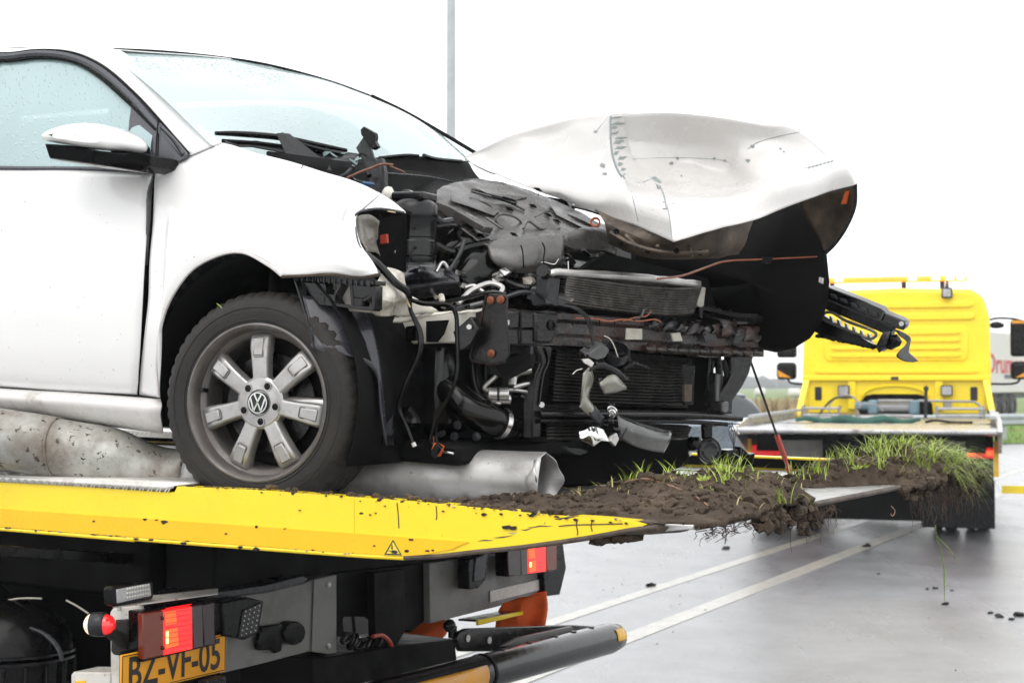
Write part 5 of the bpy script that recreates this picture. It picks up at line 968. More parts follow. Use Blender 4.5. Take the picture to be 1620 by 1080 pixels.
for x, y in ((777, 475), (793, 474), (778, 559)):
    b = MB(); b.lathe([(.011, 0), (.011, .006), (.006, .008), (.006, .012), (0, .012)], cy(x, y, -.506), DCv(0, -1, 0), 12); b.o('rusty_bolt', 'rust_hot', plate)
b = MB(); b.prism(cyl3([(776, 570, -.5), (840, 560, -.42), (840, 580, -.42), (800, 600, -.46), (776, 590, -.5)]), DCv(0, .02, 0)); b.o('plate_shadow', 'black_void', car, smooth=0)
# ---------------------------------------------------------------- bumper beam
P_ = [(780, 518, -.01), (835, 519, 0), (850, 520, 0), (910, 522, 0), (960, 526, 0), (1010, 530, 0), (1060, 535, .01), (1110, 540, .015), (1160, 544, .01), (1207, 543, 0)]
H_ = [27, 27, 26, 25, 24, 24, 23, 22, 21, 16]
secs = []
for (px, py, o_), h in zip(P_, H_):
    t, bt = fp(px, py - h, o_), fp(px, py + h, o_); bk = DCv(-.055, 0, 0); md = (t + bt) / 2
    secs.append([t + bk + DCv(0, 0, .006), t, t.lerp(bt, .18), t.lerp(bt, .30) - DCv(.012, 0, 0), t.lerp(bt, .62) - DCv(.012, 0, 0), t.lerp(bt, .74), bt, bt + bk, bt + bk * 1.02, t + bk + DCv(0, 0, .006)])
b = MB(); dense = [cat([secs[i][k] for i in range(len(secs))], 60) for k in range(10)]
vs = []
for i in range(60):
    for k in range(10):
        p = dense[k][i]; j = max(0, (i - 32) / 28); p = p + noise.noise_vector(p * 13) * (.016 * j) + noise.noise_vector(p * 40) * (.006 * j + .001); vs.append(p)
b.add(vs, [(i * 10 + k, i * 10 + k + 1, (i + 1) * 10 + k + 1, (i + 1) * 10 + k) for i in range(59) for k in range(9)] + [tuple(range(9)), tuple(range(590, 599))])
beam = b.o('bumper_beam', 'beam_rust', car, smooth=28)
b = MB(); b.prism([fp(786, 493, .012), fp(846, 493, .012), fp(846, 519, .012), fp(786, 519, .012)], DCv(-.04, 0, 0)); b.prism([fp(786, 521, .010), fp(846, 521, .010), fp(846, 545, .010), fp(786, 545, .010)], DCv(-.04, 0, 0)); b.o('crash_box', 'steel_black', beam, bev=.003)
b = MB(); b.tube([fp(824, 490, .015), fp(824, 520, .016), fp(824, 547, .014)], .0025, 5); b.o('strap', 'plastic_black', beam)
b = MB(); b.prism([fp(848, 494, .02), fp(884, 496, .02), fp(880, 530, .02), fp(872, 543, .02), fp(848, 542, .02)], DCv(-.05, 0, 0)); b.o('beam_sleeve', 'steel_black', beam, bev=.006)
b = MB(); b.lathe([(.014, 0), (.016, .004), (.009, .005), (.009, -.01)], fp(873, 514, .021), DCv(1, -.36, 0), 16); b.o('tow_eye_hole', 'plastic_black', beam)
for poly in ([(796, 509), (806, 506), (806, 513), (798, 517)],):
    b = MB(); b.prism([fp(x, y, .016) for x, y in poly], DCv(-.002, 0, 0)); b.o('paint_chip', 'sticker_white', beam, smooth=0)
for poly, m_ in (([(992, 519), (1016, 520), (1016, 537), (991, 537)], 'sticker_grey'), ([(1062, 527), (1076, 526), (1080, 539), (1066, 540)], 'sticker_grey'), ([(1112, 526), (1130, 524), (1136, 540), (1116, 540)], 'plastic_grey'), ([(1165, 528), (1182, 530), (1180, 544), (1160, 542)], 'plastic_grey')):
    b = MB(); b.prism([fp(x, y, .024) for x, y in poly], DCv(-.004, 0, 0)); b.o('beam_label', m_, beam, smooth=0)
random.seed(41)
for k in range(9):                       # torn, folded flanges of the beam's crushed half
    px = 1026 + k * 19 + random.uniform(-6, 6); py = 513 + (px - 1030) * .09 + random.uniform(-3, 3); s = random.uniform(14, 27)
    b = MB(); q = [fp(px, py - s * .5, -.02), fp(px + s, py - s * .6, -.03), fp(px + s * 1.1, py + s * .3, .02), fp(px + s * .1, py + s * .5, .028)]
    b.loft([[q[0], q[1]], [(q[0] + q[3]) / 2 + DCv(.012, 0, .008), (q[1] + q[2]) / 2 + DCv(.006, 0, .012)], [q[3], q[2]]], 3, 5, jit=.010, jsc=28); b.o('torn_flange', random.choice(['beam_rust', 'beam_rust', 'steel_black', 'plastic_grey']), beam, solid=.002, smooth=25)
for k in range(11):
    px = 1022 + k * 17; py = 551 + (px - 1022) * .055 - .0002 * (px - 1060) ** 2 * (1 if px > 1060 else 0)
    b = MB(); b.loft([[fp(px, py - 7, .01), fp(px + 16, py - 7, .01)], [fp(px, py, .026), fp(px + 16, py + 1, .026)], [fp(px, py + 7, .012), fp(px + 16, py + 7, .012)]], 3, 6); b.o('beam_lip', 'beam_rust', beam, solid=.003)
for px in (905, 948, 972, 1020, 1030): 
    b = MB(); b.tube([fp(px, 506, .02), fp(px + 1, 515, .022)], .0018, 5); b.o('beam_slot', 'black_void', beam)
b = MB(); b.tube([fp(x, y, .03) for x, y in ((910, 503), (940, 504), (965, 508), (985, 505), (1010, 508), (1035, 505), (1045, 509))], .0022, 5, 4); b.tube([fp(x, y, .03) for x, y in ((985, 508), (1005, 502), (1022, 500), (1030, 492))], .002, 5, 4); b.o('thin_wire', 'wire_copper', car)
b = MB(); b.tube([fp(1002, 506, .03), fp(1014, 500, .03), fp(1018, 490, .03), fp(1022, 487, .03)], .004, 6, 3); b.o('snapped_clip', 'lens_grey', car)
# ---------------------------------------------------------------- coolers
b = MB(); b.prism([fp(x, y, -.16) for x, y in ((900, 440), (960, 400), (1120, 440), (1150, 545), (1120, 600), (1105, 660), (866, 655), (868, 560))], DCv(-.02, 0, 0)); b.o('gap_filler', 'black_void', car)  # added black panel closing the bright gaps behind beam and coolers
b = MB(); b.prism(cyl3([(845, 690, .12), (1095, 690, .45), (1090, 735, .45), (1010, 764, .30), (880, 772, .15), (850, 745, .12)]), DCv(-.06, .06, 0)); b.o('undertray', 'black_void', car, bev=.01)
def cooler(name, TL, TR, BR, BL, n, m_, off_, bend, parent, r=.0052):
    root = None
    for k in range(n):
        t = (k + .5) / n; pts = []
        for s in range(13):
            u = s / 12; x = (TL[0] * (1 - t) + BL[0] * t) * (1 - u) + (TR[0] * (1 - t) + BR[0] * t) * u; y = (TL[1] * (1 - t) + BL[1] * t) * (1 - u) + (TR[1] * (1 - t) + BR[1] * t) * u
            bow = bend * math.sin(math.pi * u) * 3.2 - (10 * max(0, u - .86) ** 1.5 * 9 if bend else 0)
            pts.append(fp(x, y + bow + 1.2 * noise.noise(V((u * 5, k * .4, 3))), off_ - .1 * max(0, u - .9)))
        b = MB(); b.sheet([[p + DCv(.010, 0, -r) for p in pts], [p + DCv(.016, 0, 0) for p in pts], [p + DCv(.010, 0, r) for p in pts], [p + DCv(-.02, 0, r) for p in pts]])
        b.o('cooler_tube', m_, parent, solid=.0015)
b = MB(); b.prism([fp(884, 436, -.03), fp(1100, 455, -.03), fp(1094, 500, -.03), fp(872, 485, -.03)], DCv(-.012, 0, 0)); cool = b.o('oil_cooler', 'dark_fin', car)
cooler('x', (890, 437), (1104, 458), (1090, 500), (884, 480), 11, 'alu_fin', .0, 1.2, cool)
b = MB(); b.loft([[fp(868, 429, .005), fp(900, 430, .005), fp(960, 434, .0), (fp(1040, 440, .0)), fp(1104, 449, -.01)], [fp(868, 437, .012), fp(900, 437, .012), fp(960, 441, .01), fp(1040, 447, .01), fp(1104, 456, 0)]], 20, 3, jit=.003, jsc=30); b.o('cooler_top', 'alu', cool, solid=.03)
b = MB(); b.prism([fp(868, 438, .012), fp(888, 440, .012), fp(882, 486, .012), (fp(866, 480, .012))], DCv(-.04, 0, 0)); b.o('cooler_tank', 'plastic_grey', cool, bev=.004)
b = MB(); b.cyl(fp(858, 428, .01), fp(880, 446, -.03), .018, 16); b.o('cooler_stub', 'plastic_wet', cool)
b = MB(); b.prism([fp(1102, 452, .0), fp(1117, 455, .0), (fp(1113, 488, .0)), fp(1104, 484, 0)], DCv(-.03, 0, 0)); b.o('cooler_bracket', 'sticker_grey', cool, bev=.002)
b = MB(); b.prism([fp(1107, 486, .0), fp(1113, 484, .0), fp(1111, 505, .0), fp(1107, 500, 0)], DCv(-.02, 0, 0)); b.o('cooler_bracket', 'plastic_black', cool)
b = MB(); b.prism([fp(872, 548, -.06), fp(1090, 566, -.06), fp(1088, 645, -.06), fp(866, 640, -.06)], DCv(-.03, 0, 0)); rad = b.o('radiator', 'dark_fin', car)
cooler('x', (874, 552), (1088, 572), (1086, 642), (868, 636), 15, 'dark_fin', -.045, .3, rad, .0045)
b = MB(); b.prism([fp(1080, 575, -.03), fp(1100, 577, -.03), fp(1098, 640, -.03), fp(1082, 640, -.03)], DCv(-.05, 0, 0)); b.o('radiator_tank', 'plastic_black', rad, bev=.004)
b = MB(); b.prism([fp(1083, 608, -.025), fp(1095, 608, -.025), fp(1094, 635, -.025), fp(1083, 635, -.025)], DCv(-.01, 0, 0)); b.o('radiator_label', 'rust_brown', rad)
b = MB(); b.prism([fp(855, 666, -.02), fp(1090, 672, -.02), fp(1080, 696, -.02), fp(855, 698, -.02)], DCv(-.04, 0, 0)); low_ = b.o('lower_cooler', 'dark_fin', car)
cooler('x', (858, 668), (1088, 674), (1080, 694), (858, 696), 5, 'dark_fin', -.005, 0, low_, .004)
for y0, y1, x1, m_ in ((652, 659, 1172, 'steel_black'), (663, 668, 1150, 'plastic_black')):
    b = MB(); b.tube([fp(853, y0 + 3, .02), fp(960, y0 + 3, .025), fp(1080, y0 + 4, .025), fp(x1, y1 + 3, .02)], .010 if y0 == 652 else .007, 10, 4); b.o('lower_crossbar', m_, car)
b = MB(); b.prism([fp(855, 646, -.005), fp(1100, 650, -.005), fp(1150, 655, -.005), fp(1150, 664, -.005), fp(855, 662, -.005)], DCv(-.03, 0, 0)); b.o('crossbar_web', 'plastic_black', car, bev=.003)
# uprights
b = MB(); b.prism([fp(x, y, .012) for x, y in ((846, 545), (874, 548), (872, 566), (864, 586), (859, 612), (856, 640), (856, 690), (842, 694), (842, 640), (845, 610), (849, 590), (856, 575))], DCv(-.03, 0, 0)); up = b.o('front_upright', 'steel_black', car, bev=.004)
b = MB(); b.tube([fp(x, y, .018) for x, y in ((848, 548), (858, 574), (851, 594), (846, 614), (843, 640), (843, 690))], .003, 6, 4); b.tube([fp(x, y, .016) for x, y in ((862, 550), (868, 570), (860, 592), (856, 616), (853, 640))], .003, 6, 4); b.o('upright_rib', 'steel_black', up)
b = MB(); b.cyl(fp(857, 640, .012), fp(857, 640, .02), .008, 12); b.o('upright_bolt', 'alu', up)
b = MB(); b.prism([fp(x, y, .0) for x, y in ((1158, 560), (1194, 558), (1186, 590), (1176, 610), (1160, 634), (1159, 655), (1128, 655), (1134, 634), (1152, 606), (1160, 590))], DCv(-.03, 0, 0)); b.o('front_upright', 'steel_black', car, bev=.005)
for pts, r in (([(1135, 565), (1138, 600), (1132, 640)], .012), ([(1144, 570), (1150, 595), (1144, 620), (1143, 650)], .010), ([(1122, 566), (1120, 610), (1126, 650)], .006), ([(1128, 570), (1127, 590), (1131, 620), (1124, 645)], .004), ([(1115, 600), (1125, 610), (1140, 645)], .0025), ([(1120, 590), (1130, 605), (1142, 640)], .002), ([(1112, 620), (1124, 640), (1138, 650)], .004)):
    b = MB(); b.tube([fp(x, y, -.02) for x, y in pts], r, 7, 4); b.o('side_cable', 'plastic_black', car)
b = MB(); b.box(fp(1138, 643, .0), (.02, .03, .018), FC.M); b.box(fp(1128, 615, -.02), (.02, .025, .05), FC.M); b.o('sensor', 'plastic_wet', car, bev=.004)
b = MB(); b.prism([fp(x, y, -.07) for x, y in ((1088, 560), (1125, 562), (1122, 600), (1130, 650), (1088, 655))], DCv(-.1, 0, 0)); b.o('side_duct', 'black_void', car, bev=.004)
# horn and dangling connector
c0 = fp(1122, 712, -.02); b = MB(); b.lathe([(.012, -.012), (.038, -.01), (.041, -.004), (.041, .004), (.037, .008), (.032, .006), (.024, .010), (.02, .008), (0, .010)], c0, DCv(.75, -.65, .1), 30); horn = b.o('horn', 'plastic_wet', car)
b = MB(); b.prism([fp(1114, 668, -.03), fp(1128, 668, -.03), fp(1127, 694, -.03), fp(1115, 694, -.03)], DCv(-.012, 0, 0)); b.o('horn_bracket', 'plastic_black', horn, bev=.002)
b = MB(); b.blob(fp(1098, 702, -.03), .024, 2, .3); b.o('horn_plug', 'plastic_black', horn)
b = MB(); b.prism([fp(1090, 714, -.03), fp(1096, 712, -.03), fp(1092, 722, -.03)], DCv(-.003, 0, 0)); b.o('horn_tab', 'alu', horn, smooth=0)
for q in range(4):
    b = MB(); b.tube([fp(1153 + q * 2, 668, 0), fp(1156 + q * 1.5 + (-1) ** q * 4, 685, .0), fp(1160 + q * .6, 705, 0), fp(1163, 716, 0)], .0012, 5, 4); b.o('loose_wire', 'plastic_grey', car)
b = MB(); b.tube([fp(1160, 668, 0), fp(1166, 676, 0), fp(1168, 682, 0)], .001, 5, 3); b.blob(fp(1168, 685, 0), .005, 1, .2); b.o('wire_terminal', 'sticker_white', car)
b = MB(); b.tube([fp(1118, 676, 0), fp(1150, 671, 0), fp(1170, 670, 0)], .0016, 5, 3); b.o('loose_wire', 'plastic_black', car)
b = MB(); b.prism([fp(x, y, .0) for x, y in ((1152, 712), (1168, 710), (1176, 730), (1170, 740), (1150, 734))], DCv(-.04, 0, 0)); b.prism([fp(x, y, .005) for x, y in ((1172, 728), (1173, 706), (1186, 718), (1196, 716), (1190, 736), (1176, 740))], DCv(-.03, 0, 0)); b.o('dangling_lamp_socket', 'plastic_wet', car, bev=.003)
b = MB(); b.tube([fp(x, y, .01) for x, y in ((1160, 716), (1172, 724), (1172, 732), (1162, 735), (1155, 728))], .001, 5, 3); b.o('socket_wire', 'alu', car)
# bonnet stay hanging down with its red grip
s0, s1, s2 = fp(1187, 570, -.02), fp(1231, 684, .01), tz(1249, 745, -.022); s1 = s0.lerp(s2, (684 - 570) / (745 - 570.)); 
b = MB(); b.tube([s0, s1], .0042, 8); stay = b.o('bonnet_stay', 'plastic_black', car)
pts = [s1.lerp(s2, i / 60) for i in range(61)]
b = MB(); b.tube(pts, [.0075 + (.0022 * (1 if (i // 2) % 2 else -1) if i < 42 else (-.001 if i < 54 else .004)) for i in range(61)], 10); b.o('stay_grip', 'red_plastic', stay)
# ---------------------------------------------------------------- coolant and charge-air pipes
b = MB(); b.tube(cyl3([(690, 590, -.40), (702, 606, -.42), (722, 628, -.44), (752, 652, -.43), (780, 664, -.40), (792, 669, -.37)]), [.055, .05, .046, .048, .045, .04], 20, 6); chp = b.o('charge_air_pipe', 'rubber_hose', car)
def band(p, ax_, r, wd, m_, name, par, n=24):
    b = MB(); ax_ = V(ax_).normalized(); b.lathe([(r - .002, -wd / 2), (r, -wd / 2), (r, wd / 2), (r - .002, wd / 2)], p, ax_, n, cap=False); return b.o(name, m_, par, solid=.001)
pa, pb = cy(770, 661, -.41), cy(797, 671, -.36)
band(cy(794, 670, -.37), pb - pa, .0445, .014, 'bright_steel', 'hose_clamp', chp)
band(cy(683, 604, -.425), cy(702, 606, -.42) - cy(684, 585, -.40), .05, .012, 'bright_steel', 'hose_clamp', chp)
b = MB(); b.cyl(cy(674, 612, -.47), cy(681, 600, -.47), .007, 10); b.tube(cyl3([(673, 620, -.47), (674, 612, -.47)]), .004, 6); b.o('clamp_screw', 'alu', chp)
b = MB(); b.tube(cyl3([(800, 673, -.35), (822, 676, -.31), (850, 677, -.27)]), [.036, .032, .032], 16, 3); cone = b.o('pipe_connector', 'plastic_wet', car)
for x, yy in ((810, -.335), (820, -.32), (830, -.305), (840, -.29)):
    band(cy(x, 675.5, yy), pb - pa, .0355, .004, 'plastic_wet', 'connector_rib', cone)
for pts, r in (([(798, 580, -.40), (785, 595, -.42), (769, 609, -.43), (767, 615, -.43), (775, 618, -.42), (795, 616, -.40)], .0062), ([(838, 585, -.34), (820, 588, -.37), (812, 596, -.38), (810, 610, -.39)], .0125), ([(812, 613, -.39), (830, 608, -.36), (846, 606, -.33)], .0065), ([(790, 616, -.41), (815, 617, -.38), (840, 621, -.34)], .0055), ([(781, 634, -.42), (790, 638, -.41), (794, 630, -.40)], .0045)):
    b = MB(); b.tube(cyl3(pts), r, 10, 5); b.o('coolant_pipe', 'alu', car)
b = MB(); b.tube(cyl3([(799, 577, -.40), (785, 594, -.42)]), [.011, .009], 10); b.o('pipe_sleeve', 'lens_grey', car)
b = MB(); b.cyl(cy(772, 623, -.43), cy(805, 623, -.40), .018, 16); dr = b.o('drier_bottle', 'alu', car, bev=.003)
b = MB(); b.cyl(cy(776, 631, -.42), cy(808, 631, -.385), .014, 14); b.o('drier_valve', 'alu', dr, bev=.003)
band(cy(788, 623, -.415), cy(805, 623, -.40) - cy(772, 623, -.43), .0195, .006, 'plastic_grey', 'drier_band', dr)
for poly, m_, d_ in (([(730, 590), (752, 588), (754, 620), (735, 640), (722, 625)], 'plastic_grey', -.2), ([(800, 560), (840, 555), (840, 640), (812, 650), (806, 600)], 'plastic_black', -.25), ([(755, 560), (768, 560), (770, 640), (760, 650)], 'rubber_hose', -.3), ([(810, 640), (846, 640), (846, 660), (815, 662)], 'plastic_wet', -.26), ([(820, 545), (842, 545), (842, 575), (822, 575)], 'plastic_grey', -.36), ([(733, 605), (752, 600), (752, 612), (735, 616)], 'beam_grey', -.28)):
    b = MB(); b.prism([cy(x, y, d_) for x, y in poly], DCv(0, .05, 0)); b.o('engine_bracket', m_, car, bev=.006)
b = MB(); b.tube(cyl3([(755, 540, -.33), (750, 580, -.35), (757, 620, -.36), (775, 640, -.36)]), .018, 12, 5); b.tube(cyl3([(700, 530, -.36), (690, 560, -.38), (700, 585, -.38)]), .03, 12, 4); b.o('coolant_hose', 'rubber_hose', car)
b = MB(); b.lathe([(.05, 0), (.05, .02), (.03, .03), (.03, .05), (.012, .055), (0, .055)], cy(655, 640, -.40), DCv(0, -1, 0), 24); b.o('drive_joint', 'plastic_black', car)
for x, y in ((700, 685), (725, 672), (720, 690), (755, 690)):
    b = MB(); b.lathe([(.012, 0), (.012, .008), (.007, .009), (0, .009)], cy(x, y, -.455), DCv(0, -1, 0), 10); b.o('gearbox_bolt', 'plastic_grey', car)
# ---------------------------------------------------------------- smashed headlamp dangling by its wires
HL = lambda x, y, o_=.06: fp(x, y, o_)
b = MB()
for q in range(3): b.tube([HL(885 + q * 5, 482, .05), HL(908 + q * 4, 488, .06), HL(925 + q * 4, 502 + q, .065), HL(934 + q * 2, 525, .065), HL(938 + q, 546, .065)], .0022, 5, 5)
b.o('headlamp_wires', 'plastic_grey', car)
b = MB(); b.prism([HL(x, y, .07) for x, y in ((930, 560), (955, 543), (966, 553), (958, 566), (945, 570), (933, 566))], DCv(-.03, 0, .01)); hl = b.o('headlamp_housing', 'lens_grey', car, bev=.003)
hl['label'] = 'smashed headlamp pieces dangling by wires'
b = MB(); b.lathe([(.034, -.014), (.036, -.014), (.036, .014), (.034, .014)], HL(975, 558, .06), DCv(.5, -.5, .75), 24, cap=False); b.o('lamp_ring', 'plastic_grey', hl, solid=.002)
for x, y, s in ((921, 562, .012), (930, 548, .010), (958, 540, .012), (968, 542, .010), (940, 575, .012), (950, 600, .01), (968, 640, .012), (972, 650, .010), (975, 678, .014), (965, 665, .012), (958, 672, .01), (978, 690, .01)):
    b = MB(); b.blob(HL(x, y, .07), s, 1, .5, (1, .8, .7), x); b.o('lamp_fragment', random.choice(['plastic_wet', 'plastic_grey', 'plastic_wet']), hl, smooth=25)
b = MB(); b.tube([HL(x, y, .085) for x, y in ((956, 531), (965, 536), (972, 548), (976, 560), (979, 568))], .0016, 5, 4); b.tube([HL(x, y, .08) for x, y in ((906, 592), (912, 586), (921, 583))], .0015, 5, 3); b.o('lamp_spring', 'sticker_white', hl)
b = MB(); b.prism([HL(x, y, .085) for x, y in ((921, 568), (932, 567), (940, 574), (936, 580), (925, 574))], DCv(-.004, 0, 0)); b.o('lamp_sticker', 'sticker_white', hl, smooth=0)
b = MB(); b.loft([[HL(938, 575, .07), HL(952, 572, .075), HL(972, 580, .075), HL(996, 600, .07)], [HL(930, 588, .07), HL(950, 582, .075), HL(970, 590, .075), HL(990, 602, .07)]], 14, 4); b.o('lamp_arm', 'plastic_wet', hl, solid=.006)
b = MB(); b.tube([HL(x, y, .07) for x, y in ((985, 584), (1000, 575), (1012, 578), (1028, 582))], [.006, .008, .006, .003], 8, 4); b.prism([HL(x, y, .06) for x, y in ((965, 565), (995, 558), (1003, 575), (985, 585), (968, 578))], DCv(-.02, 0, 0)); b.o('lamp_bracket', 'plastic_black', hl, bev=.003)
b = MB(); b.loft([[HL(948, 605, .08), HL(970, 592, .085), HL(990, 610, .075)], [HL(950, 612, .085), HL(970, 604, .095), HL(991, 614, .08)], [HL(956, 624, .08), HL(975, 620, .085), HL(990, 616, .075)]], 12, 9); b.o('lens_piece', 'lens_yellowed', hl, solid=.003)
b = MB(); b.loft([[HL(922, 590, .065), HL(934, 580, .07), HL(940, 600, .06)], [HL(918, 640, .07), HL(924, 618, .075), HL(932, 630, .06)], [HL(918, 645, .075), HL(930, 640, .08), HL(950, 652, .07)], [HL(944, 668, .07), HL(946, 660, .075), HL(952, 655, .07)]], 10, 14); b.o('lens_piece', 'lens_yellowed', hl, solid=.002)
b = MB(); b.loft([[HL(940, 640, .075), HL(948, 650, .08), HL(956, 660, .075)], [HL(930, 650, .075), HL(938, 664, .08), HL(950, 672, .075)]], 8, 5); b.o('lens_piece', 'plastic_grey', hl, solid=.003)
for k_, (r_, o2) in enumerate(((.016, .09), (.011, .1))):
    b = MB(); b.lathe([(r_ - .003, -.004), (r_, -.004), (r_, .004), (r_ - .003, .004)], HL(968, 650 + k_ * 4, o2), DCv(.6, -.4, .7), 20, cap=False); b.o('reflector_ring', 'chrome', hl, solid=.001)
b = MB(); b.loft([[HL(914, 682, .075), HL(930, 674, .08), HL(946, 672, .07), HL(958, 680, .07)], [HL(918, 694, .085), HL(935, 688, .10), HL(948, 690, .085), HL(962, 694, .075)], [HL(928, 700, .08), HL(938, 706, .09), HL(948, 698, .085), HL(965, 698, .075)]], 14, 9, jit=.004, jsc=40); b.o('reflector_bowl', 'chrome', hl, solid=.0015)
b = MB(); b.loft([[HL(976, 655, .06), HL(1000, 664, .06), HL(1030, 674, .06), HL(1062, 682, .055)], [HL(978, 672, .075), HL(1004, 682, .08), HL(1034, 690, .08), HL(1060, 696, .07)], [HL(980, 694, .07), HL(1005, 706, .075), HL(1030, 713, .075), HL(1050, 716, .065)]], 22, 12); b.o('lens_piece', 'lens_grey', hl, solid=.003)
b = MB(); b.tube([HL(982, 658, .065), HL(1000, 667, .068), HL(1030, 679, .068), HL(1055, 683, .064), HL(1058, 680, .06)], .0022, 5, 4); b.tube([HL(984, 692, .078), HL(992, 676, .08)], .0015, 5); b.o('lens_rim', 'plastic_wet', hl)
b = MB(); b.prism([HL(x, y, .08) for x, y in ((968, 690), (976, 684), (980, 694), (974, 706), (966, 698))], DCv(-.01, 0, 0)); b.o('lamp_tab', 'alu', hl, bev=.002)
b = MB(); b.loft([[HL(880, 702, -.05), HL(920, 708, -.05)], [HL(900, 716, -.05), HL(930, 712, -.05)], [HL(918, 720, -.05), HL(928, 716, -.05)]], 6, 6); b.o('hanging_shard', 'plastic_grey', car, solid=.003)
# ---------------------------------------------------------------- torn grille carrier sticking out on the far side
Q = lambda x, y, o_=0.: cy(x, y, .80 + o_)
poly_top = [(1296, 455), (1313, 455), (1395, 488), (1400, 495), (1420, 503), (1431, 508), (1433, 516), (1429, 523), (1415, 519), (1390, 512), (1300, 476)]
b = MB(); b.prism([Q(*p) for p in poly_top], DCv(0, .05, .01)); gc = b.o('grille_carrier', 'plastic_wet', car, bev=.004); gc['label'] = 'torn black plastic grille carrier sticking out'
b = MB(); b.prism([Q(x, y, -.02) for x, y in ((1296, 472), (1310, 474), (1395, 508), (1415, 519), (1405, 530), (1390, 524), (1298, 486))], DCv(0, .03, 0)); b.o('carrier_rail', 'plastic_black', gc, bev=.004)
b = MB(); b.prism([Q(x, y, -.01) for x, y in ((1288, 525), (1297, 495), (1312, 505), (1378, 543), (1392, 547), (1405, 525), (1412, 522), (1402, 550), (1393, 556), (1388, 549), (1370, 550), (1330, 538), (1302, 530))], DCv(0, .04, 0)); b.o('carrier_lower', 'plastic_black', gc, bev=.004)
b = MB(); b.tube([Q(x, y, -.03) for x, y in ((1306, 494), (1301, 500), (1304, 506), (1325, 516), (1360, 530), (1376, 536), (1386, 530), (1378, 522), (1340, 508), (1318, 495), (1306, 494))], .005, 8, 4); b.o('carrier_frame', 'lens_grey', gc)
for i in range(6):
    x = 1312 + i * 12; y = 499 + i * 5.6; b = MB(); b.prism([Q(x, y, -.02), Q(x + 3, y + 2, -.02), Q(x + 7, y + 14, -.02), Q(x, y + 10, -.02)], DCv(0, .02, 0)); b.o('carrier_strut', 'lens_grey', gc, bev=.001)
for i in range(5):
    x = 1312 + i * 16; y = 464 + i * 7; b = MB(); b.prism([Q(x, y, -.012), Q(x + 9, y + 2, -.012), Q(x + 13, y + 9, -.012), Q(x + 3, y + 7, -.012)], DCv(0, .01, 0)); b.o('carrier_opening', 'plastic_grey', gc, bev=.002)
b = MB(); b.tube([Q(1313, 456, -.01), Q(1393, 488, -.01), Q(1396, 498, -.01), Q(1390, 510, -.01)], .003, 6, 3); b.o('carrier_edge', 'lens_grey', gc)
b = MB(); b.loft([[Q(1398, 525, -.04), Q(1408, 524, -.04)], [Q(1392, 535, -.05), Q(1405, 535, -.05)], [Q(1386, 547, -.04), Q(1400, 550, -.04)]], 4, 8); b.loft([[Q(1386, 549, -.04), Q(1402, 548, -.04)], [Q(1391, 558, -.04), Q(1398, 552, -.04)]], 3, 3); b.o('torn_strip', 'plastic_grey', gc, solid=.004)
b = MB(); b.loft([[Q(1412, 521, -.02), Q(1420, 525, -.02)], [Q(1424, 523, -.03), Q(1424, 532, -.03)], [Q(1440, 533, -.02), Q(1434, 540, -.02)], [Q(1440, 544, -.02), Q(1432, 546, -.02)], [Q(1438, 556, -.02), Q(1418, 562, -.02)], [Q(1446, 564, -.02), Q(1430, 571, -.02)], [Q(1453, 571, -.02), Q(1444, 573, -.02)]], 7, 26); b.o('torn_strip', 'lens_grey', gc, solid=.003)
b = MB(); b.cyl(Q(1426, 512, -.015), Q(1426, 512, .0), .008, 12); b.o('carrier_bolt', 'alu', gc)
b = MB(); b.blob(Q(1410, 540, .0), .03, 2, .4, (1, .6, .8)); b.o('carrier_stub', 'plastic_black', gc)
for i in range(12):
    t = i / 11; b = MB(); p = Q(1296 + 85 * t, 531 + 18 * t, 0); b.blob(p, .010, 1, .5, (1.3, .6, .8), i); b.o('torn_fringe', 'plastic_black', gc, smooth=0)
b = MB(); b.tube([LC(.72, .45, .62), LC(.85, .62, .6), Q(1300, 480, .02)], .02, 8, 4); b.o('carrier_root', 'plastic_black', gc)
# ================================================================ near tow truck: tilt bed with yellow rails, light beam, underrun bar
DZ = -.04
LT = FT.w; DT = FT.d
tow = thing('tow_truck', 'tow truck with worn yellow bed rail carrying the wrecked white car', 'tow truck', V((FT.w(-2.5, 1.2, 0).x, FT.w(-2.5, 1.2, 0).y, 0)))
def tyl(pts): return [ty(x, y, p) for x, y, p in pts]
def zb(x): return -.16 if x < .3 else 0
# near side rail
upper = [ty(280, 769, 0), ty(406, 775, 0), ty(560, 786, 0)]
b = MB(); b.prism([LT(-6.2, 0, -.02), LT(-.30, 0, -.02), ty(276, 778, 0)] + upper + [ty(560, 879, 0), ty(400, 868, 0), ty(200, 853, 0), ty(0, 838, 0), LT(-6.2, 0, -.165)], DT(0, .055, 0)); rail_ = b.o('side_rail', 'yellow_paint', tow, bev=.0006)
b = MB(); b.prism([ty(560.6, 786, 0), ty(640, 792, 0), ty(720, 799, 0), ty(800, 807, 0), ty(870, 814, 0), ty(950, 819, 0), ty(1010, 825, 0), ty(1024, 829, 0), ty(1000, 838, 0), ty(940, 849, 0), ty(880, 859, 0), ty(820, 866, 0), ty(750, 874, 0), ty(690, 881, 0), ty(640, 883, 0), ty(560.6, 879, 0)], DT(0, .055, 0)); tail = b.o('rail_tail', 'yellow_worn', tow, bev=.0006)
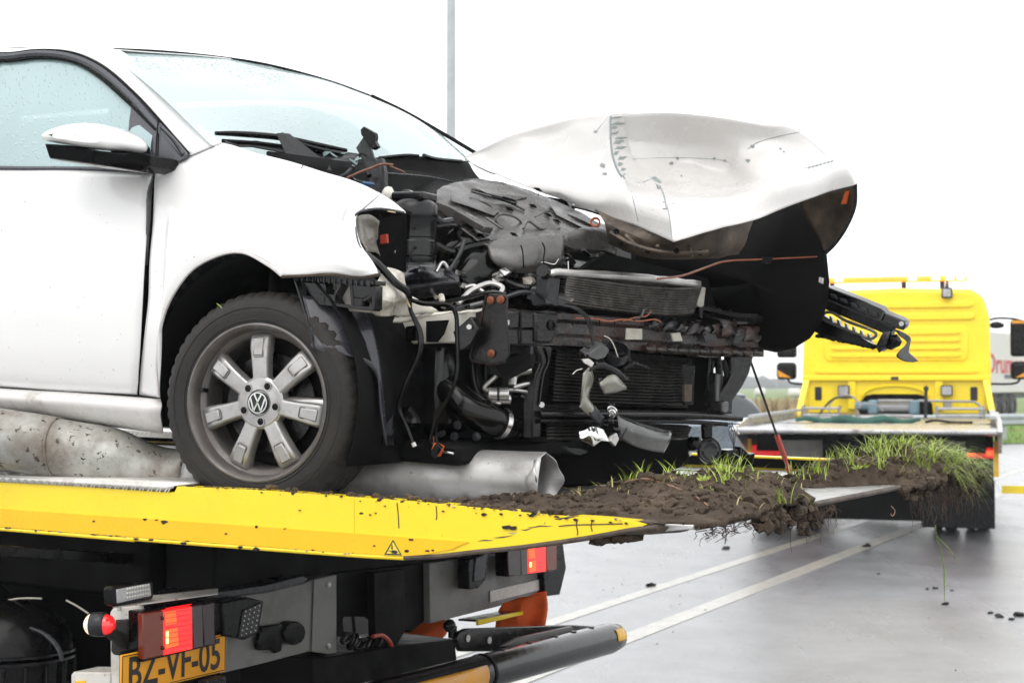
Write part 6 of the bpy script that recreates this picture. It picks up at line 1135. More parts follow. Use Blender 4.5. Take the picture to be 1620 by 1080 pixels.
b = MB(); b.prism([ty(0, 804.5, -.0035)] + [ty(400, 832, -.0035), ty(560, 843.5, -.0035), ty(670, 852, -.0035), ty(742, 857, -.0035), ty(728, 862, -.0035), ty(716, 868, -.0035), ty(695, 872, -.0035), ty(670, 877, -.0035), ty(640, 879, -.0035), ty(560, 875, -.0035), ty(400, 863, -.0035), ty(200, 848, -.0035), ty(0, 833, -.0035), LT(-6.1, -.0035, -.156), LT(-6.1, -.0035, -.10)], DT(0, .0025, 0)); b.o('reflective_stripe', 'orange_stripe', rail_, smooth=0)
b = MB(); b.tube([LT(-6.2, .002, -.164), ty(0, 836, .002), ty(200, 851, .002), ty(400, 866, .002), ty(560, 877.5, .002), ty(640, 882, .002)], .006, 8, 3); b.o('bottom_lip', 'yellow_worn', rail_)
b = MB(); b.tube([ty(640, 882, .0), ty(690, 880, .0), ty(750, 873, 0), ty(820, 866, .0), ty(880, 858, .0), ty(940, 849, .0), ty(1000, 838, .0), ty(1040, 834, .0)], .006, 8, 3); b.o('bottom_lip', 'soil_smear', tail)
b = MB(); b.prism([ty(1008, 823, .003), ty(1050, 828, .05), ty(1082, 836, .1), ty(1075, 842, .1), ty(1030, 845, .03), ty(985, 846, .003), ty(1000, 838, .003), ty(1026, 829, .003)], DT(0, .05, .0)); b.o('rail_tip', 'soil_smear', tail, bev=.003)
# dirty film and rust runs along the lower and upper edge of the rail
random.seed(61)
for k in range(46):
    px = random.uniform(-20, 1000); low_e = 837 + px * .0735 - (max(0, px - 600) ** 1.45) * .022; L_ = random.uniform(10, 46)
    pts = [(px + L_ * i / 4, low_e + (.07 if px < 600 else -.12) * L_ * i / 4 - 2.5 - random.uniform(0, 2.5)) for i in range(5)]
    if px > 620 and px < 940 or px < 600: b = MB(); b.tube([ty(x, y, .0005) for x, y in pts], [.0004, .0016, .0022, .0015, .0004], 5); b.o('rust_run', random.choice(['rust_brown', 'soil_smear', 'sticker_grey']), rail_)
# chipped paint and smears: bare spots with their own outline
random.seed(14)
def chip(px, py, s, m_='steel_rust', n=7, st=1.6):
    ps = []
    for i in range(n):
        a = i / n * 6.283; r = s * random.uniform(.45, 1.1); ps.append(ty(px + math.cos(a) * r * st, py + math.sin(a) * r, -.0048))
    MB().prism(ps, DT(0, .003, 0)).o('paint_chip', m_, rail_, smooth=0)
for px, py, s in ((148, 824, 1.8), (229, 821, 2.6), (247, 822, 1.8), (259, 825, 5), (357, 844, 1.6), (405, 833, 2.4), (450, 836, 1.6), (592, 863, 2), (643, 871, 3), (651, 853, 3), (676, 871, 2.4), (684, 870, 2), (585, 814, 1.6), (473, 807, 1.8), (801, 834, 5), (812, 835, 4), (870, 812, 3), (765, 813, 3.5), (792, 813, 2.5), (840, 815, 4), (910, 822, 3), (936, 823, 2.2), (880, 817, 2.5), (845, 812, 3), (238, 853.5, 3), (290, 859, 3.5), (380, 866, 3), (215, 852, 3), (405, 868, 3.5), (895, 820, 2), (965, 826, 2), (990, 828, 2.4)): chip(px, py, s)
for k in range(24):
    px = random.uniform(0, 620); chip(px, 835.5 + px * .0735 - (0 if px < 560 else (px - 560) * .05) + random.uniform(-2.5, .5), random.uniform(.7, 1.7), random.choice(['steel_rust', 'sticker_grey', 'soil_smear']), 6, 2)
for k in range(34):
    px = random.uniform(330, 1000); t = (px - 330) / 670; py = 773 + (px - 406) * .077 + random.uniform(1, 13 if px > 600 else 7); chip(px, py, random.uniform(.6, 1.9), random.choice(['sticker_grey', 'soil_smear', 'soil_smear', 'steel_rust']), 6, 1.5)
for pts in ([(913, 822), (912, 830), (914, 842), (913, 846)], [(937, 823), (935, 832), (937, 840)], [(690, 800), (691, 815), (690, 822)], [(628, 795), (630, 815), (631, 835)], [(884, 832), (905, 830), (945, 829), (985, 828)]):
    b = MB(); b.tube([ty(x, y, -.0008) for x, y in pts], .0014, 4, 3); b.o('scratch', 'soil_smear', rail_)
# warning triangle
def tri(c, h, k): return [ty(c[0], c[1] - h * .62 * k, -.006), ty(c[0] + h * .58 * k, c[1] + h * .40 * k, -.006), ty(c[0] - h * .58 * k, c[1] + h * .36 * k, -.006)]
c_ = (622, 868)
MB().prism(tri(c_, 27, 1.0), DT(0, .0015, 0)).o('warning_sign', 'sign_yellow', rail_, smooth=0)
for i, (k0, k1) in enumerate(((.90, .72),)):
    o1 = [p + DT(0, -.0008, 0) for p in tri(c_, 27, k0)]; i1 = [p + DT(0, -.0008, 0) for p in tri(c_, 27, k1)]
    b = MB(); b.add(o1 + i1, [(0, 1, 4, 3), (1, 2, 5, 4), (2, 0, 3, 5)]); b.o('warning_border', 'sign_black', rail_, smooth=0, solid=.0006)
b = MB(); b.prism([ty(621, 869.5, -.008), ty(627, 870.5, -.008), ty(629, 873, -.008), ty(626, 875.5, -.008), ty(620, 874.5, -.008), ty(618, 871.5, -.008)], DT(0, .001, 0)); b.prism([ty(619.4, 861, -.008), ty(620.4, 861, -.008), ty(620.4, 866, -.008), ty(621.6, 866, -.008), ty(619.9, 868.5, -.008), ty(618.2, 866, -.008), ty(619.4, 866, -.008)], DT(0, .001, 0)); b.prism([ty(614, 870, -.008), ty(618, 870.5, -.008), ty(618, 871.4, -.008), ty(614, 871, -.008)], DT(0, .001, 0)); b.o('warning_pictogram', 'sign_black', rail_, smooth=0)
# tread plate along the rail's top
e0, e1 = ty(0, 752, -.004), ty(268, 765, -.004)
b = MB(); L0 = LT(-6.2, -.004, .0)
lipT = [LT(-6.2, -.004, FT.l(e0).z), e0, ty(140, 759, -.004), e1, ty(276, 768, -.004)]; lipB = [LT(-6.2, -.004, FT.l(e0).z - .02), ty(0, 762, -.004), ty(140, 769, -.004), ty(258, 776, -.004), ty(274, 772, -.004)]
b.add(lipT + lipB, [(i, i + 1, 6 + i, 5 + i) for i in range(4)]); top_in = [p + DT(0, .30, .004) for p in lipT]; n0 = len(b.v); b.add(lipT + top_in, [(i, i + 1, 6 + i, 5 + i) for i in range(4)]); tp = b.o('tread_plate', 'tread_plate', tow, solid=.003)
b = MB()
for i in range(64):
    x = -2.2 + i * .03; zt = FT.l(e0).z - .010
    b.bar(LT(x, -.0062, zt - .006 + 0), LT(x + .014, -.0062, zt + .005), .002, .003, DT(0, 1, 0)); b.bar(LT(x + .012, -.0062, zt - .007), LT(x + .02, -.0062, zt + .004), .002, .003, DT(0, 1, 0))
    for r in range(7):
        y = .02 + r * .04 + (.02 if i % 2 else 0); d_ = .012 if (i + r) % 2 else -.012
        b.bar(LT(x, y, FT.l(e0).z + .003), LT(x + .016, y + d_, FT.l(e0).z + .003), .004, .002)
tag(b.o('tread_pattern', 'tread_plate', tp, smooth=0), kind='stuff')
# deck and tail
b = MB(); b.box(LT(-2.88, 1.225, DZ - .03), (3.32, 1.17, .03), FT.M); deck = b.o('deck', 'bed_alu', tow)
b = MB(); b.add([LT(.4402, .056, DZ), LT(.4402, 2.394, DZ), LT(1.2, 2.394, DZ + .018), LT(1.2, .056, DZ + .018), LT(.4402, .056, DZ - .10), LT(.4402, 2.394, DZ - .10), LT(1.2, 2.394, DZ + .008), LT(1.2, .056, DZ + .008)], [(0, 1, 2, 3), (4, 7, 6, 5), (0, 3, 7, 4), (1, 5, 6, 2), (2, 6, 7, 3), (0, 4, 5, 1)]); b.o('tail_ramp', 'alu', tow, bev=.002)
b = MB(); b.tube([LT(1.202, .07, DZ + .012), LT(1.202, 2.39, DZ + .012)], .008, 8); b.o('tail_edge', 'soil_smear', tow)
for y in (.45, .8, 1.15, 1.5, 1.85, 2.15): MB().bar(LT(-6.1, y, DZ + .0025), LT(.43, y, DZ + .0025), .02, .004).o('deck_rib', 'bed_alu', deck, smooth=0)
for k in range(16):
    x = -5.9 + k * .42; MB().box(LT(x, 1.22, DZ - .09), (.03, 1.1, .03), FT.M).o('cross_member', 'black_void', deck, smooth=0)
# far side rail
b = MB(); b.prism([LT(-6.2, 2.396, .012), LT(.80, 2.396, .012), LT(1.1, 2.396, -.012), LT(1.2, 2.396, -.024), LT(.4, 2.396, -.16), LT(-6.2, 2.396, -.165)], DT(0, .055, 0)); fr_ = b.o('side_rail', 'yellow_paint', tow, bev=.004)
b = MB(); b.prism([LT(-6.1, 2.3945, .004), LT(.78, 2.3945, .004), LT(1.1, 2.3945, -.022), LT(1.1, 2.3945, -.03), LT(-6.1, 2.3945, -.036)], DT(0, -.012, 0)); b.o('rail_shade_strip', 'black_void', fr_, smooth=0)  # black strip painting shade onto the rail's inner face
b = MB(); b.box(LT(-3.5, 2.33, .019), (2.72, .12, .005), FT.M); ftp = b.o('tread_plate', 'tread_plate', tow)
b = MB(); b.box(LT(-3.5, 2.205, .009), (2.72, .004, .014), FT.M); b.o('tread_plate_lip', 'tread_plate', ftp)
b = MB()
for i in range(110):
    x = -3.9 + i * .028; b.bar(LT(x, 2.20, .004), LT(x + .013, 2.20, .015), .002, .003, DT(0, 1, 0))
tag(b.o('tread_pattern', 'tread_plate', ftp, smooth=0), kind='stuff')
# chassis below
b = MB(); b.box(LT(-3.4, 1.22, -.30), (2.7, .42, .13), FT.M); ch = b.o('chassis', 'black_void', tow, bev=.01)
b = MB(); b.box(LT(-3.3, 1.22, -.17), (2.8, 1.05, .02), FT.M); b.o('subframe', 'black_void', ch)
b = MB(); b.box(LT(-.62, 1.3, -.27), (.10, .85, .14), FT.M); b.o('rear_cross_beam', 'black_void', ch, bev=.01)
b = MB(); b.box(LT(-2.3, 1.3, -.60), (1.25, .5, .36), FT.M); b.o('dark_fill_box', 'black_void', tow, bev=.03)  # added black box that darkens the background under the bed
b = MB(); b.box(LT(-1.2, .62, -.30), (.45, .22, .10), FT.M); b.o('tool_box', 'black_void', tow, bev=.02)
MB().prism([tx(345, 898, -.62), tx(417, 896, -.62), tx(417, 924, -.62), tx(345, 936, -.62)], DT(-.006, 0, 0)).o('box_lid', 'rust_brown', tow, bev=.003)
MB().prism([tx(0, 862, -.8), tx(225, 876, -.8), tx(234, 894, -.8), tx(0, 880, -.8)], DT(-.02, 0, 0)).o('hydraulic_rail', 'plastic_black', tow, bev=.003)
def twheel(x, y, s):
    wheel(tow, LT(x, y, -.80), DT(0, s, 0), .45, .24, FT)
for x in (-1.75, -4.9):
    for s, y in ((-1, .16), (1, 2.28)): twheel(x, y, s)
    if x == -1.75:
        for s, y in ((-1, .44), (1, 2.0)): twheel(x, y, s)
b = MB(); b.box(LT(-1.75, 1.22, -.80), (.06, 1.0, .06), FT.M); b.o('axle', 'black_void', tow)
# cab at the truck's far front end, out of the picture
b = MB(); b.prism([LT(-6.5, .05, -.55), LT(-8.3, .05, -.55), LT(-8.45, .05, .3), LT(-8.2, .05, 1.2), LT(-7.9, .05, 1.45), LT(-6.5, .05, 1.5)], DT(0, 2.35, 0)); cab2 = b.o('cab', 'yellow_far', tow, bev=.06, bseg=3)
b = MB(); b.prism([LT(-7.2, .045, .35), LT(-8.25, .045, .35), LT(-8.05, .045, 1.1), LT(-7.2, .045, 1.1)], DT(0, -.006, 0)); b.o('cab_window', 'glass_far', cab2, bev=.002)
b = MB(); b.box(LT(-6.32, 1.22, .25), (.04, 1.2, .32), FT.M); b.o('headboard', 'yellow_far', tow, bev=.02)
b = MB(); b.box(LT(-7.4, 1.22, 1.56), (.15, 1.0, .05), FT.M); b.o('beacon_bar', 'beacon_amber', cab2, bev=.02)
# ---------------------------------------------------------------- light beam at the back
XB = -.47
g = MB(); g.prism([tx(x, y, XB) for x, y in ((326, 952), (360, 944), (420, 936), (480, 922), (500, 914), (530, 908), (531, 1036), (490, 1030), (420, 1048), (330, 1070))], DT(-.05, 0, 0)); nb = g.o('light_beam', 'beam_grey', tow, bev=.004)
g = MB(); g.prism([tx(x, y, XB + .004) for x, y in ((496, 916), (531, 908), (531, 1036), (492, 1030))], DT(.004, 0, 0)); g.o('beam_end_plate', 'beam_grey', nb, bev=.003)
g = MB(); g.prism([tx(x, y, XB + .02) for x, y in ((215, 952), (260, 942), (300, 932), (345, 936), (420, 925), (480, 910), (488, 915), (480, 922), (420, 936), (345, 946), (300, 942), (222, 960))], DT(-.08, 0, 0)); g.o('beam_top_flange', 'plastic_grey', nb, bev=.002)
for x, y in ((519, 924), (519, 1021)):
    g = MB(); g.lathe([(.0085, 0), (.0085, .005), (.0055, .006), (.0055, .009), (0, .009)], tx(x, y, XB + .008), DT(1, 0, 0), 12); g.o('beam_bolt', 'alu', nb)
g = MB(); g.prism([ty(x, y, .045) for x, y in ((174, 968), (178, 962), (222, 956), (226, 968), (225, 1036), (212, 1090), (176, 1090), (175, 1060))], DT(0, .012, 0)); br_ = g.o('lamp_bracket', 'bracket_white', tow, bev=.003)
g = MB(); g.prism([tx(178, 962, -.41), tx(222, 957, -.40), tx(345, 940, -.40), tx(345, 932, -.44), tx(215, 946, -.45)], DT(0, 0, .004)); g.o('bracket_roof', 'bracket_white', br_, bev=.001)
g = MB(); g.prism([ty(x, y, .04) for x, y in ((112, 1066), (116, 1062), (174, 1063), (174, 1092), (112, 1092))], DT(0, .10, 0)); lb = g.o('lower_bracket', 'bracket_white', br_, bev=.004)
g = MB(); g.prism([ty(x, y, .036) for x, y in ((118, 1077), (134, 1076), (134, 1092), (118, 1092))], DT(0, .006, 0)); g.o('side_reflector', 'orange_stripe', lb, bev=.001)
def lampset(par, segs, x0, dep=.05):
    o0 = None
    for poly, m_, nm in segs:
        g = MB(); g.prism([tx(x, y, x0) for x, y in poly], DT(-dep, 0, 0)); o_ = g.o(nm, m_, par if o0 is None else o0, bev=.003)
        if o0 is None: o0 = o_
    return o0
XL = -.385
tl = lampset(tow, [(((224, 967), (340, 950), (342, 1019), (225, 1047)), 'plastic_black', 'tail_light')], XL - .012, .05)
lampset(tl, [(((226, 970), (259, 965), (259, 1036), (227, 1043)), 'tail_amber', 'amber_lens')], XL, .02); lampset(tl, [(((259.5, 965), (304, 958), (305, 1026), (259.5, 1036)), 'tail_red', 'red_lens')], XL, .02)
lampset(tl, [(((304.6, 958), (321, 955), (322, 1022), (305.6, 1026)), 'tail_clear', 'clear_lens')], XL, .02); lampset(tl, [(((322, 955), (339, 952), (340, 1018), (322.6, 1022)), 'tail_dark', 'dark_lens')], XL, .02)
for poly, m_ in (([(261, 968), (278, 965), (280, 985), (262, 989)], 'tail_hot'), ([(261, 996), (281, 992), (283, 1020), (262, 1026)], 'tail_hot'), ([(263, 999), (267, 998), (267, 1006), (263, 1007)], 'tail_core'), ([(263, 1009), (267, 1008), (267, 1017), (263, 1018)], 'tail_core')):
    g = MB(); g.prism([tx(x, y, XL + (.0012 if m_ == 'tail_hot' else .0024)) for x, y in poly], DT(-.001, 0, 0)); g.o('lit_bulb', m_, tl, bev=.0004)
for k in range(9):
    y = 962 + k * 8; g = MB(); g.tube([tx(262, y, XL + .001), tx(303, y - 7, XL + .001)], .0011, 4); g.o('lens_rib', 'tail_red', tl)
for x, y in ((257, 977), (257, 1024)):
    g = MB(); g.lathe([(.006, 0), (.006, .004), (0, .005)], tx(x, y, XL), DT(1, 0, 0), 10); g.o('lens_screw', 'tail_dark', tl)
# strobe on top of the bracket
g = MB(); g.prism([tx(x, y, -.40) for x, y in ((176, 931), (179, 927), (240, 918), (243, 922), (243, 944), (240, 948), (182, 959), (177, 956))], DT(-.03, 0, 0)); stb = g.o('strobe_light', 'plastic_black', tow, bev=.004)
g = MB(); g.prism([tx(x, y, -.396) for x, y in ((185, 932), (238, 922), (240, 942), (186, 954))], DT(-.006, 0, 0)); g.o('strobe_lens', 'led_grey', stb, bev=.002)
for r in range(3):
    for k in range(9):
        x = 201 + k * 4.2; y = 931 + r * 6.8 - k * .8; g = MB(); g.blob(tx(x, y, -.394), .0035, 1, .05); g.o('led', 'led_dot', stb)
g = MB(); g.cyl(ty(189, 958, .03), ty(189, 966, .03), .006, 10); g.o('strobe_stud', 'alu', stb)
# side marker lamp on its rubber arm
g = MB(); g.prism([ty(x, y, .04) for x, y in ((183, 984), (188, 979), (206, 978), (209, 984), (210, 1030), (205, 1036), (186, 1034), (182, 1028))], DT(0, -.018, 0)); mk = g.o('side_marker', 'rubber', tow, bev=.005)
cM = ty(156, 987, -.06); axm = V((1, -.12, 0)).normalized()
g = MB(); g.tube([ty(196, 1015, .02), ty(184, 1006, -.02), ty(172, 998, -.05)], [.022, .018, .016], 12, 4); g.o('marker_arm', 'rubber', mk)
g = MB(); g.lathe([(.0, -.02), (.030, -.02), (.0325, -.016), (.0335, 0), (.0325, .016), (.030, .02), (0, .02)], cM, axm, 28); g.o('marker_ring', 'plastic_grey', mk)
g = MB(); g.lathe([(.028, .019), (.027, .028), (.022, .038), (.013, .045), (0, .047)], cM, axm, 24); g.o('marker_lens_red', 'marker_red', mk)
g = MB(); g.lathe([(0, -.040), (.013, -.038), (.022, -.032), (.027, -.026), (.028, -.019)], cM, axm, 24); g.o('marker_lens_white', 'marker_white', mk)
# number plate
pc = tx(356.5, 1031, -.415); pcen = pc - DT(0, .215, 0)
g = MB(); g.box(pcen, (.003, .215, .055), FT.M); pl = g.o('number_plate', 'plate_orange', tow, bev=.002)
text('plate_lettering', 'BZ-VF-05', 'sign_black', pl, pcen + DT(.0035, .0, -.003), DT(0, 1, 0), DT(0, 0, 1), .122, .0012, .80, .016)
g = MB(); 
for (a_, c2) in (((-1, -1), (1, -1)), ((1, -1), (1, 1)), ((1, 1), (-1, 1)), ((-1, 1), (-1, -1))): g.tube([pcen + DT(.0032, a_[0] * .21, a_[1] * .05), pcen + DT(.0032, c2[0] * .21, c2[1] * .05)], .0012, 4)
g.o('plate_border', 'sign_black', pl, smooth=0)
g = MB(); g.box(pcen + DT(-.012, 0, -.02), (.006, .20, .08), FT.M); g.o('plate_holder', 'black_void', pl)
g = MB(); g.box(tx(335, 1078, -.40), (.02, .04, .012), FT.M); g.o('plate_lamp', 'plastic_grey', pl, bev=.004)
# work lamps and sockets
def worklamp(body, lens, x0):
    g = MB(); g.prism([tx(x, y, x0) for x, y in body], DT(-.05, 0, 0)); o_ = g.o('work_lamp', 'plastic_black', tow, bev=.005)
    g = MB(); g.prism([tx(x, y, x0 + .005) for x, y in lens], DT(-.006, 0, 0)); g.o('lamp_lens', 'plastic_grey', o_, bev=.002); return o_
wl1 = worklamp(((352, 952), (392, 944), (418, 950), (409, 1001), (388, 1012), (372, 1008), (354, 1006)), ((386, 964), (415, 952), (407, 999), (378, 1009)), -.40)
for r in range(6):
    for k in range(4):
        t = (r + .5) / 6; u = (k + .5) / 4; x = (386 * (1 - u) + 415 * u) * (1 - t) + (378 * (1 - u) + 407 * u) * t; y = (964 * (1 - u) + 952 * u) * (1 - t) + (1009 * (1 - u) + 999 * u) * t
        g = MB(); g.blob(tx(x, y, -.394), .0028, 1, .05); g.o('led', 'led_dot', wl1)
worklamp(((742, 884), (760, 878), (773, 874), (769, 917), (757, 930), (742, 932)), ((753, 882), (771, 876), (767, 915), (750, 920)), -.40)
g = MB(); g.prism([tx(x, y, -.44) for x, y in ((415, 990), (448, 986), (449, 1006), (446, 1030), (436, 1033), (430, 1027), (410, 1028), (409, 1018))], DT(-.02, 0, 0)); g.o('trailer_socket', 'plastic_black', tow, bev=.005)
g = MB(); g.prism([tx(467 + 17 * math.cos(t), 1001 + 19 * math.sin(t) - 1.5 * math.cos(t), -.43) for t in [i / 14 * 6.283 for i in range(14)]], DT(-.04, 0, 0)); g.o('trailer_socket', 'plastic_black', tow, bev=.004)
# far half of the beam
g = MB(); g.prism([tx(x, y, XB) for x, y in ((680, 890), (880, 864), (886, 934), (681, 986))], DT(-.03, 0, 0)); fbm = g.o('light_beam', 'beam_grey', tow, bev=.004)
g = MB(); g.prism([tx(x, y, XB + .004) for x, y in ((775, 934), (857, 915), (859, 931), (775, 952))], DT(.002, 0, 0)); g.o('beam_sticker', 'sticker_white', fbm, smooth=0)
g = MB(); g.prism([tx(x, y, XB + .03) for x, y in ((858, 862), (891, 859), (896, 898), (886, 940), (862, 943))], DT(-.05, 0, 0)); g.o('beam_end_cap', 'plastic_black', fbm, bev=.004)
ftl = lampset(tow, [(((800, 868), (884, 858), (884, 902), (802, 912)), 'plastic_black', 'tail_light')], XL + .005, .05)
for poly, m_, nm in ((((864, 861), (881, 859), (881, 900), (865, 903)), 'tail_amber', 'amber_lens'), (((835, 866), (863.5, 861), (864.4, 903), (836, 907)), 'tail_red', 'red_lens'), (((824, 868), (834.5, 866), (835.5, 907), (825, 909)), 'tail_clear', 'clear_lens'), (((804, 870), (823.5, 868), (824.5, 909), (805, 911)), 'tail_dark', 'dark_lens')): lampset(ftl, [(poly, m_, nm)], XL + .018, .02)
for poly, m_ in (([(836, 867), (846, 865), (847, 882), (837, 884)], 'tail_hot'), ([(837, 888), (848, 886), (848, 902), (837, 905)], 'tail_hot'), ([(838, 889), (841, 888.6), (841, 896), (838, 896.5)], 'tail_core')):
    g = MB(); g.prism([tx(x, y, XL + (.0192 if m_ == 'tail_hot' else .0204)) for x, y in poly], DT(-.001, 0, 0)); g.o('lit_bulb', m_, ftl, bev=.0004)
# dark centre: boom carriage, chain, hitch
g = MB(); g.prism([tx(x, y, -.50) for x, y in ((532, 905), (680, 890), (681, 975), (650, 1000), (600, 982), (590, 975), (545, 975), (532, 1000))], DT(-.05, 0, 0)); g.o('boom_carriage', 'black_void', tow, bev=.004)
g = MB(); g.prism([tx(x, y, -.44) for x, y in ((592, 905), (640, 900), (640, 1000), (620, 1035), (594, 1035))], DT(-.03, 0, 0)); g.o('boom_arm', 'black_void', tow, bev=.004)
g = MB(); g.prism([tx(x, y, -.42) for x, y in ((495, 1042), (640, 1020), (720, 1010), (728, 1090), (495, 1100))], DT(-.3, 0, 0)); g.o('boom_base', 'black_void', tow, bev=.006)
g = MB(); g.cyl(tx(716, 1008, -.36), tx(716, 990, -.36), .016, 14); g.blob(tx(711, 989, -.36), .024, 2, .02); g.o('hitch_ball', 'steel_black', tow)
for k in range(6):
    t = k / 5; c0 = tx(548 + 50 * t, 1008 + 8 * math.sin(3.14 * t) + 6 * t, -.45); u_ = DT(0, .5, -.1 + (.8 if k % 2 else .2)).normalized(); v_ = DT(.7, .2, .3).normalized() if k % 2 else DT(0, .1, 1)
    g = MB(); g.tube([c0 + u_ * (.026 * math.cos(q)) + v_ * (.014 * math.sin(q)) for q in [i / 12 * 6.283 for i in range(13)]], .0075, 6); g.o('chain_link', 'steel_black', tow)
g = MB(); g.tube([tx(590, 1006, -.43), tx(604, 1004, -.43), tx(615, 1012, -.43), tx(620, 1022, -.43)], .007, 8, 4); g.o('chain_hook', 'red_plastic', tow)
# yellow step
g = MB(); g.prism([tx(x, y, -.36) for x, y in ((757, 980), (828, 966), (828, 972), (757, 989))], DT(-.012, 0, 0)); stp = g.o('step', 'yellow_worn', tow, bev=.003)
g = MB(); g.prism([tx(757, 980, -.362), tx(828, 966, -.362), tx(820, 960, -.46), tx(725, 978, -.46)], DT(0, 0, -.008)); g.o('step_tread', 'steel_black', stp, bev=.002)
# underrun bar
r0, r1 = .058, .058
A_, B_ = LT(-.05, -.1, -.640), LT(-.05, 2.25, -.688)
g = MB(); g.tube([A_, A_.lerp(B_, .3), A_.lerp(B_, .6), A_.lerp(B_, .955), A_.lerp(B_, .985), B_], [r0, r0, r0, r0, .050, .030], 28); ub = g.o('underrun_bar', 'plastic_wet', tow, smooth=50)
dA = (B_ - A_).normalized()
for t, wd, m_ in ((.565, .012, 'black_void'),): band(A_.lerp(B_, t), dA, r0 + .003, wd, m_, 'bar_seam', ub, 28)
# reflective wraps on the bar
def wrap(t0, t1, a0, a1, m_):
    u_, v_, _ = basis(dA); tocam = (CAMO - A_.lerp(B_, .6)); tocam = (tocam - dA * tocam.dot(dA)).normalized(); up_ = dA.cross(tocam)
    if up_.z < 0: up_ = -up_
    g = MB(); rows = []
    for i in range(9):
        a = R(a0 + (a1 - a0) * i / 8); rows.append([A_.lerp(B_, t0 + (t1 - t0) * k / 6) + (tocam * math.cos(a) + up_ * math.sin(a)) * (r0 + .0015) for k in range(7)])
    g.sheet(rows); return g.o('reflective_wrap', m_, ub, solid=.0008)
wrap(.28, .545, -55, 18, 'orange_dirty'); wrap(.945, .975, -20, 25, 'orange_stripe')
g = MB(); g.prism([tx(x, y, -.16) for x, y in ((722, 1010), (726, 1000), (740, 994), (905, 988), (950, 990), (950, 1010), (830, 1030), (730, 1030))], DT(-.02, 0, 0)); bp_ = g.o('bar_bracket', 'steel_black', tow, bev=.003)
for x, y in ((740, 1009), (774, 1012)):
    g = MB(); g.lathe([(.012, 0), (.012, .003), (0, .003)], tx(x, y, -.158), DT(1, 0, 0), 16); g.o('bracket_hole', 'sticker_white', bp_)
g = MB(); g.prism([tx(x, y, -.10) for x, y in ((795, 1022), (820, 1008), (905, 990), (908, 996), (830, 1020))], DT(-.015, 0, 0)); g.o('bar_strut', 'beam_grey', bp_, bev=.002)
for t in (.62, .70, .78, .84, .90):
    p = A_.lerp(B_, t); g = MB(); g.lathe([(.011, 0), (.011, .005), (0, .006)], p + V((0, 0, r0 - .002)), (0, 0, 1), 10); g.o('bar_bolt', 'steel_black', ub)
# black tub with domed lid beside the chassis, half in frame
tc0 = ty(18, 1028, .12); S_ = .00196
g = MB(); g.lathe([(0, .155), (.06, .150), (.12, .125), (.165, .07), (.182, .02), (.186, .006)], tc0, (0, 0, 1), 40); tub = g.o('storage_tub', 'plastic_black', tow)
for z in (.004, -.014): 
    g = MB(); g.lathe([(.180, -.006), (.192, -.004), (.193, .004), (.182, .007)], tc0 + V((0, 0, z)), (0, 0, 1), 48, cap=False); g.o('tub_rim', 'plastic_wet', tub)
g = MB(); g.lathe([(.165, -.32), (.175, -.018)], tc0, (0, 0, 1), 40); g.o('tub_body', 'plastic_black', tub)
for k in range(18):
    a_ = k / 18 * 6.283; g = MB(); g.box(tc0 + V((math.cos(a_) * .176, math.sin(a_) * .176, -.16)), (.012, .006, .14), Matrix.Rotation(a_, 3, 'Z')); g.o('tub_rib', 'plastic_black', tub, bev=.003)
g = MB(); g.tube([ty(48, 992, .0), ty(72, 1003, .0), ty(92, 1024, .0), ty(98, 1045, .0)], [.004, .007, .008, .006], 8, 4); g.o('tub_handle', 'plastic_grey', tub)
g = MB(); g.tube([ty(-5, 953, .10), ty(30, 946, .10), ty(66, 946, .12)], .003, 6, 3); g.tube([ty(105, 949, .12), ty(122, 958, .12), ty(140, 970, .12)], .003, 6, 3); g.o('tub_edge', 'sticker_grey', tub)
# orange fabric glimpsed behind the beam
g = MB(); oc = lambda x, y, d=6.1: at(x, y, d)
g.loft([[oc(795, 955), oc(820, 948), oc(840, 945), oc(863, 940)], [oc(792, 970), oc(815, 965, 6.05), oc(842, 962, 6.12), oc(862, 962)], [oc(790, 985), oc(820, 988, 6.08), oc(840, 985, 6.14), oc(858, 988)], [oc(786, 1010), oc(820, 1012), oc(840, 1010), oc(856, 1010)]], 14, 14, jit=.025, jsc=9)
tag(g.o('hi_vis_cloth', 'orange_cloth', solid=.02), 'wrinkled bright orange cloth glimpsed behind the truck below its far tail light', 'cloth')
g = MB(); g.loft([[oc(640, 990), oc(670, 985), oc(712, 983)], [oc(640, 1004), oc(670, 1004, 6.05), oc(706, 998)], [oc(650, 1014), oc(670, 1010), oc(700, 1005)]], 10, 8, jit=.015, jsc=9)
tag(g.o('hi_vis_cloth', 'orange_cloth', solid=.02), 'small strip of orange cloth showing behind the black hitch ball', 'cloth')
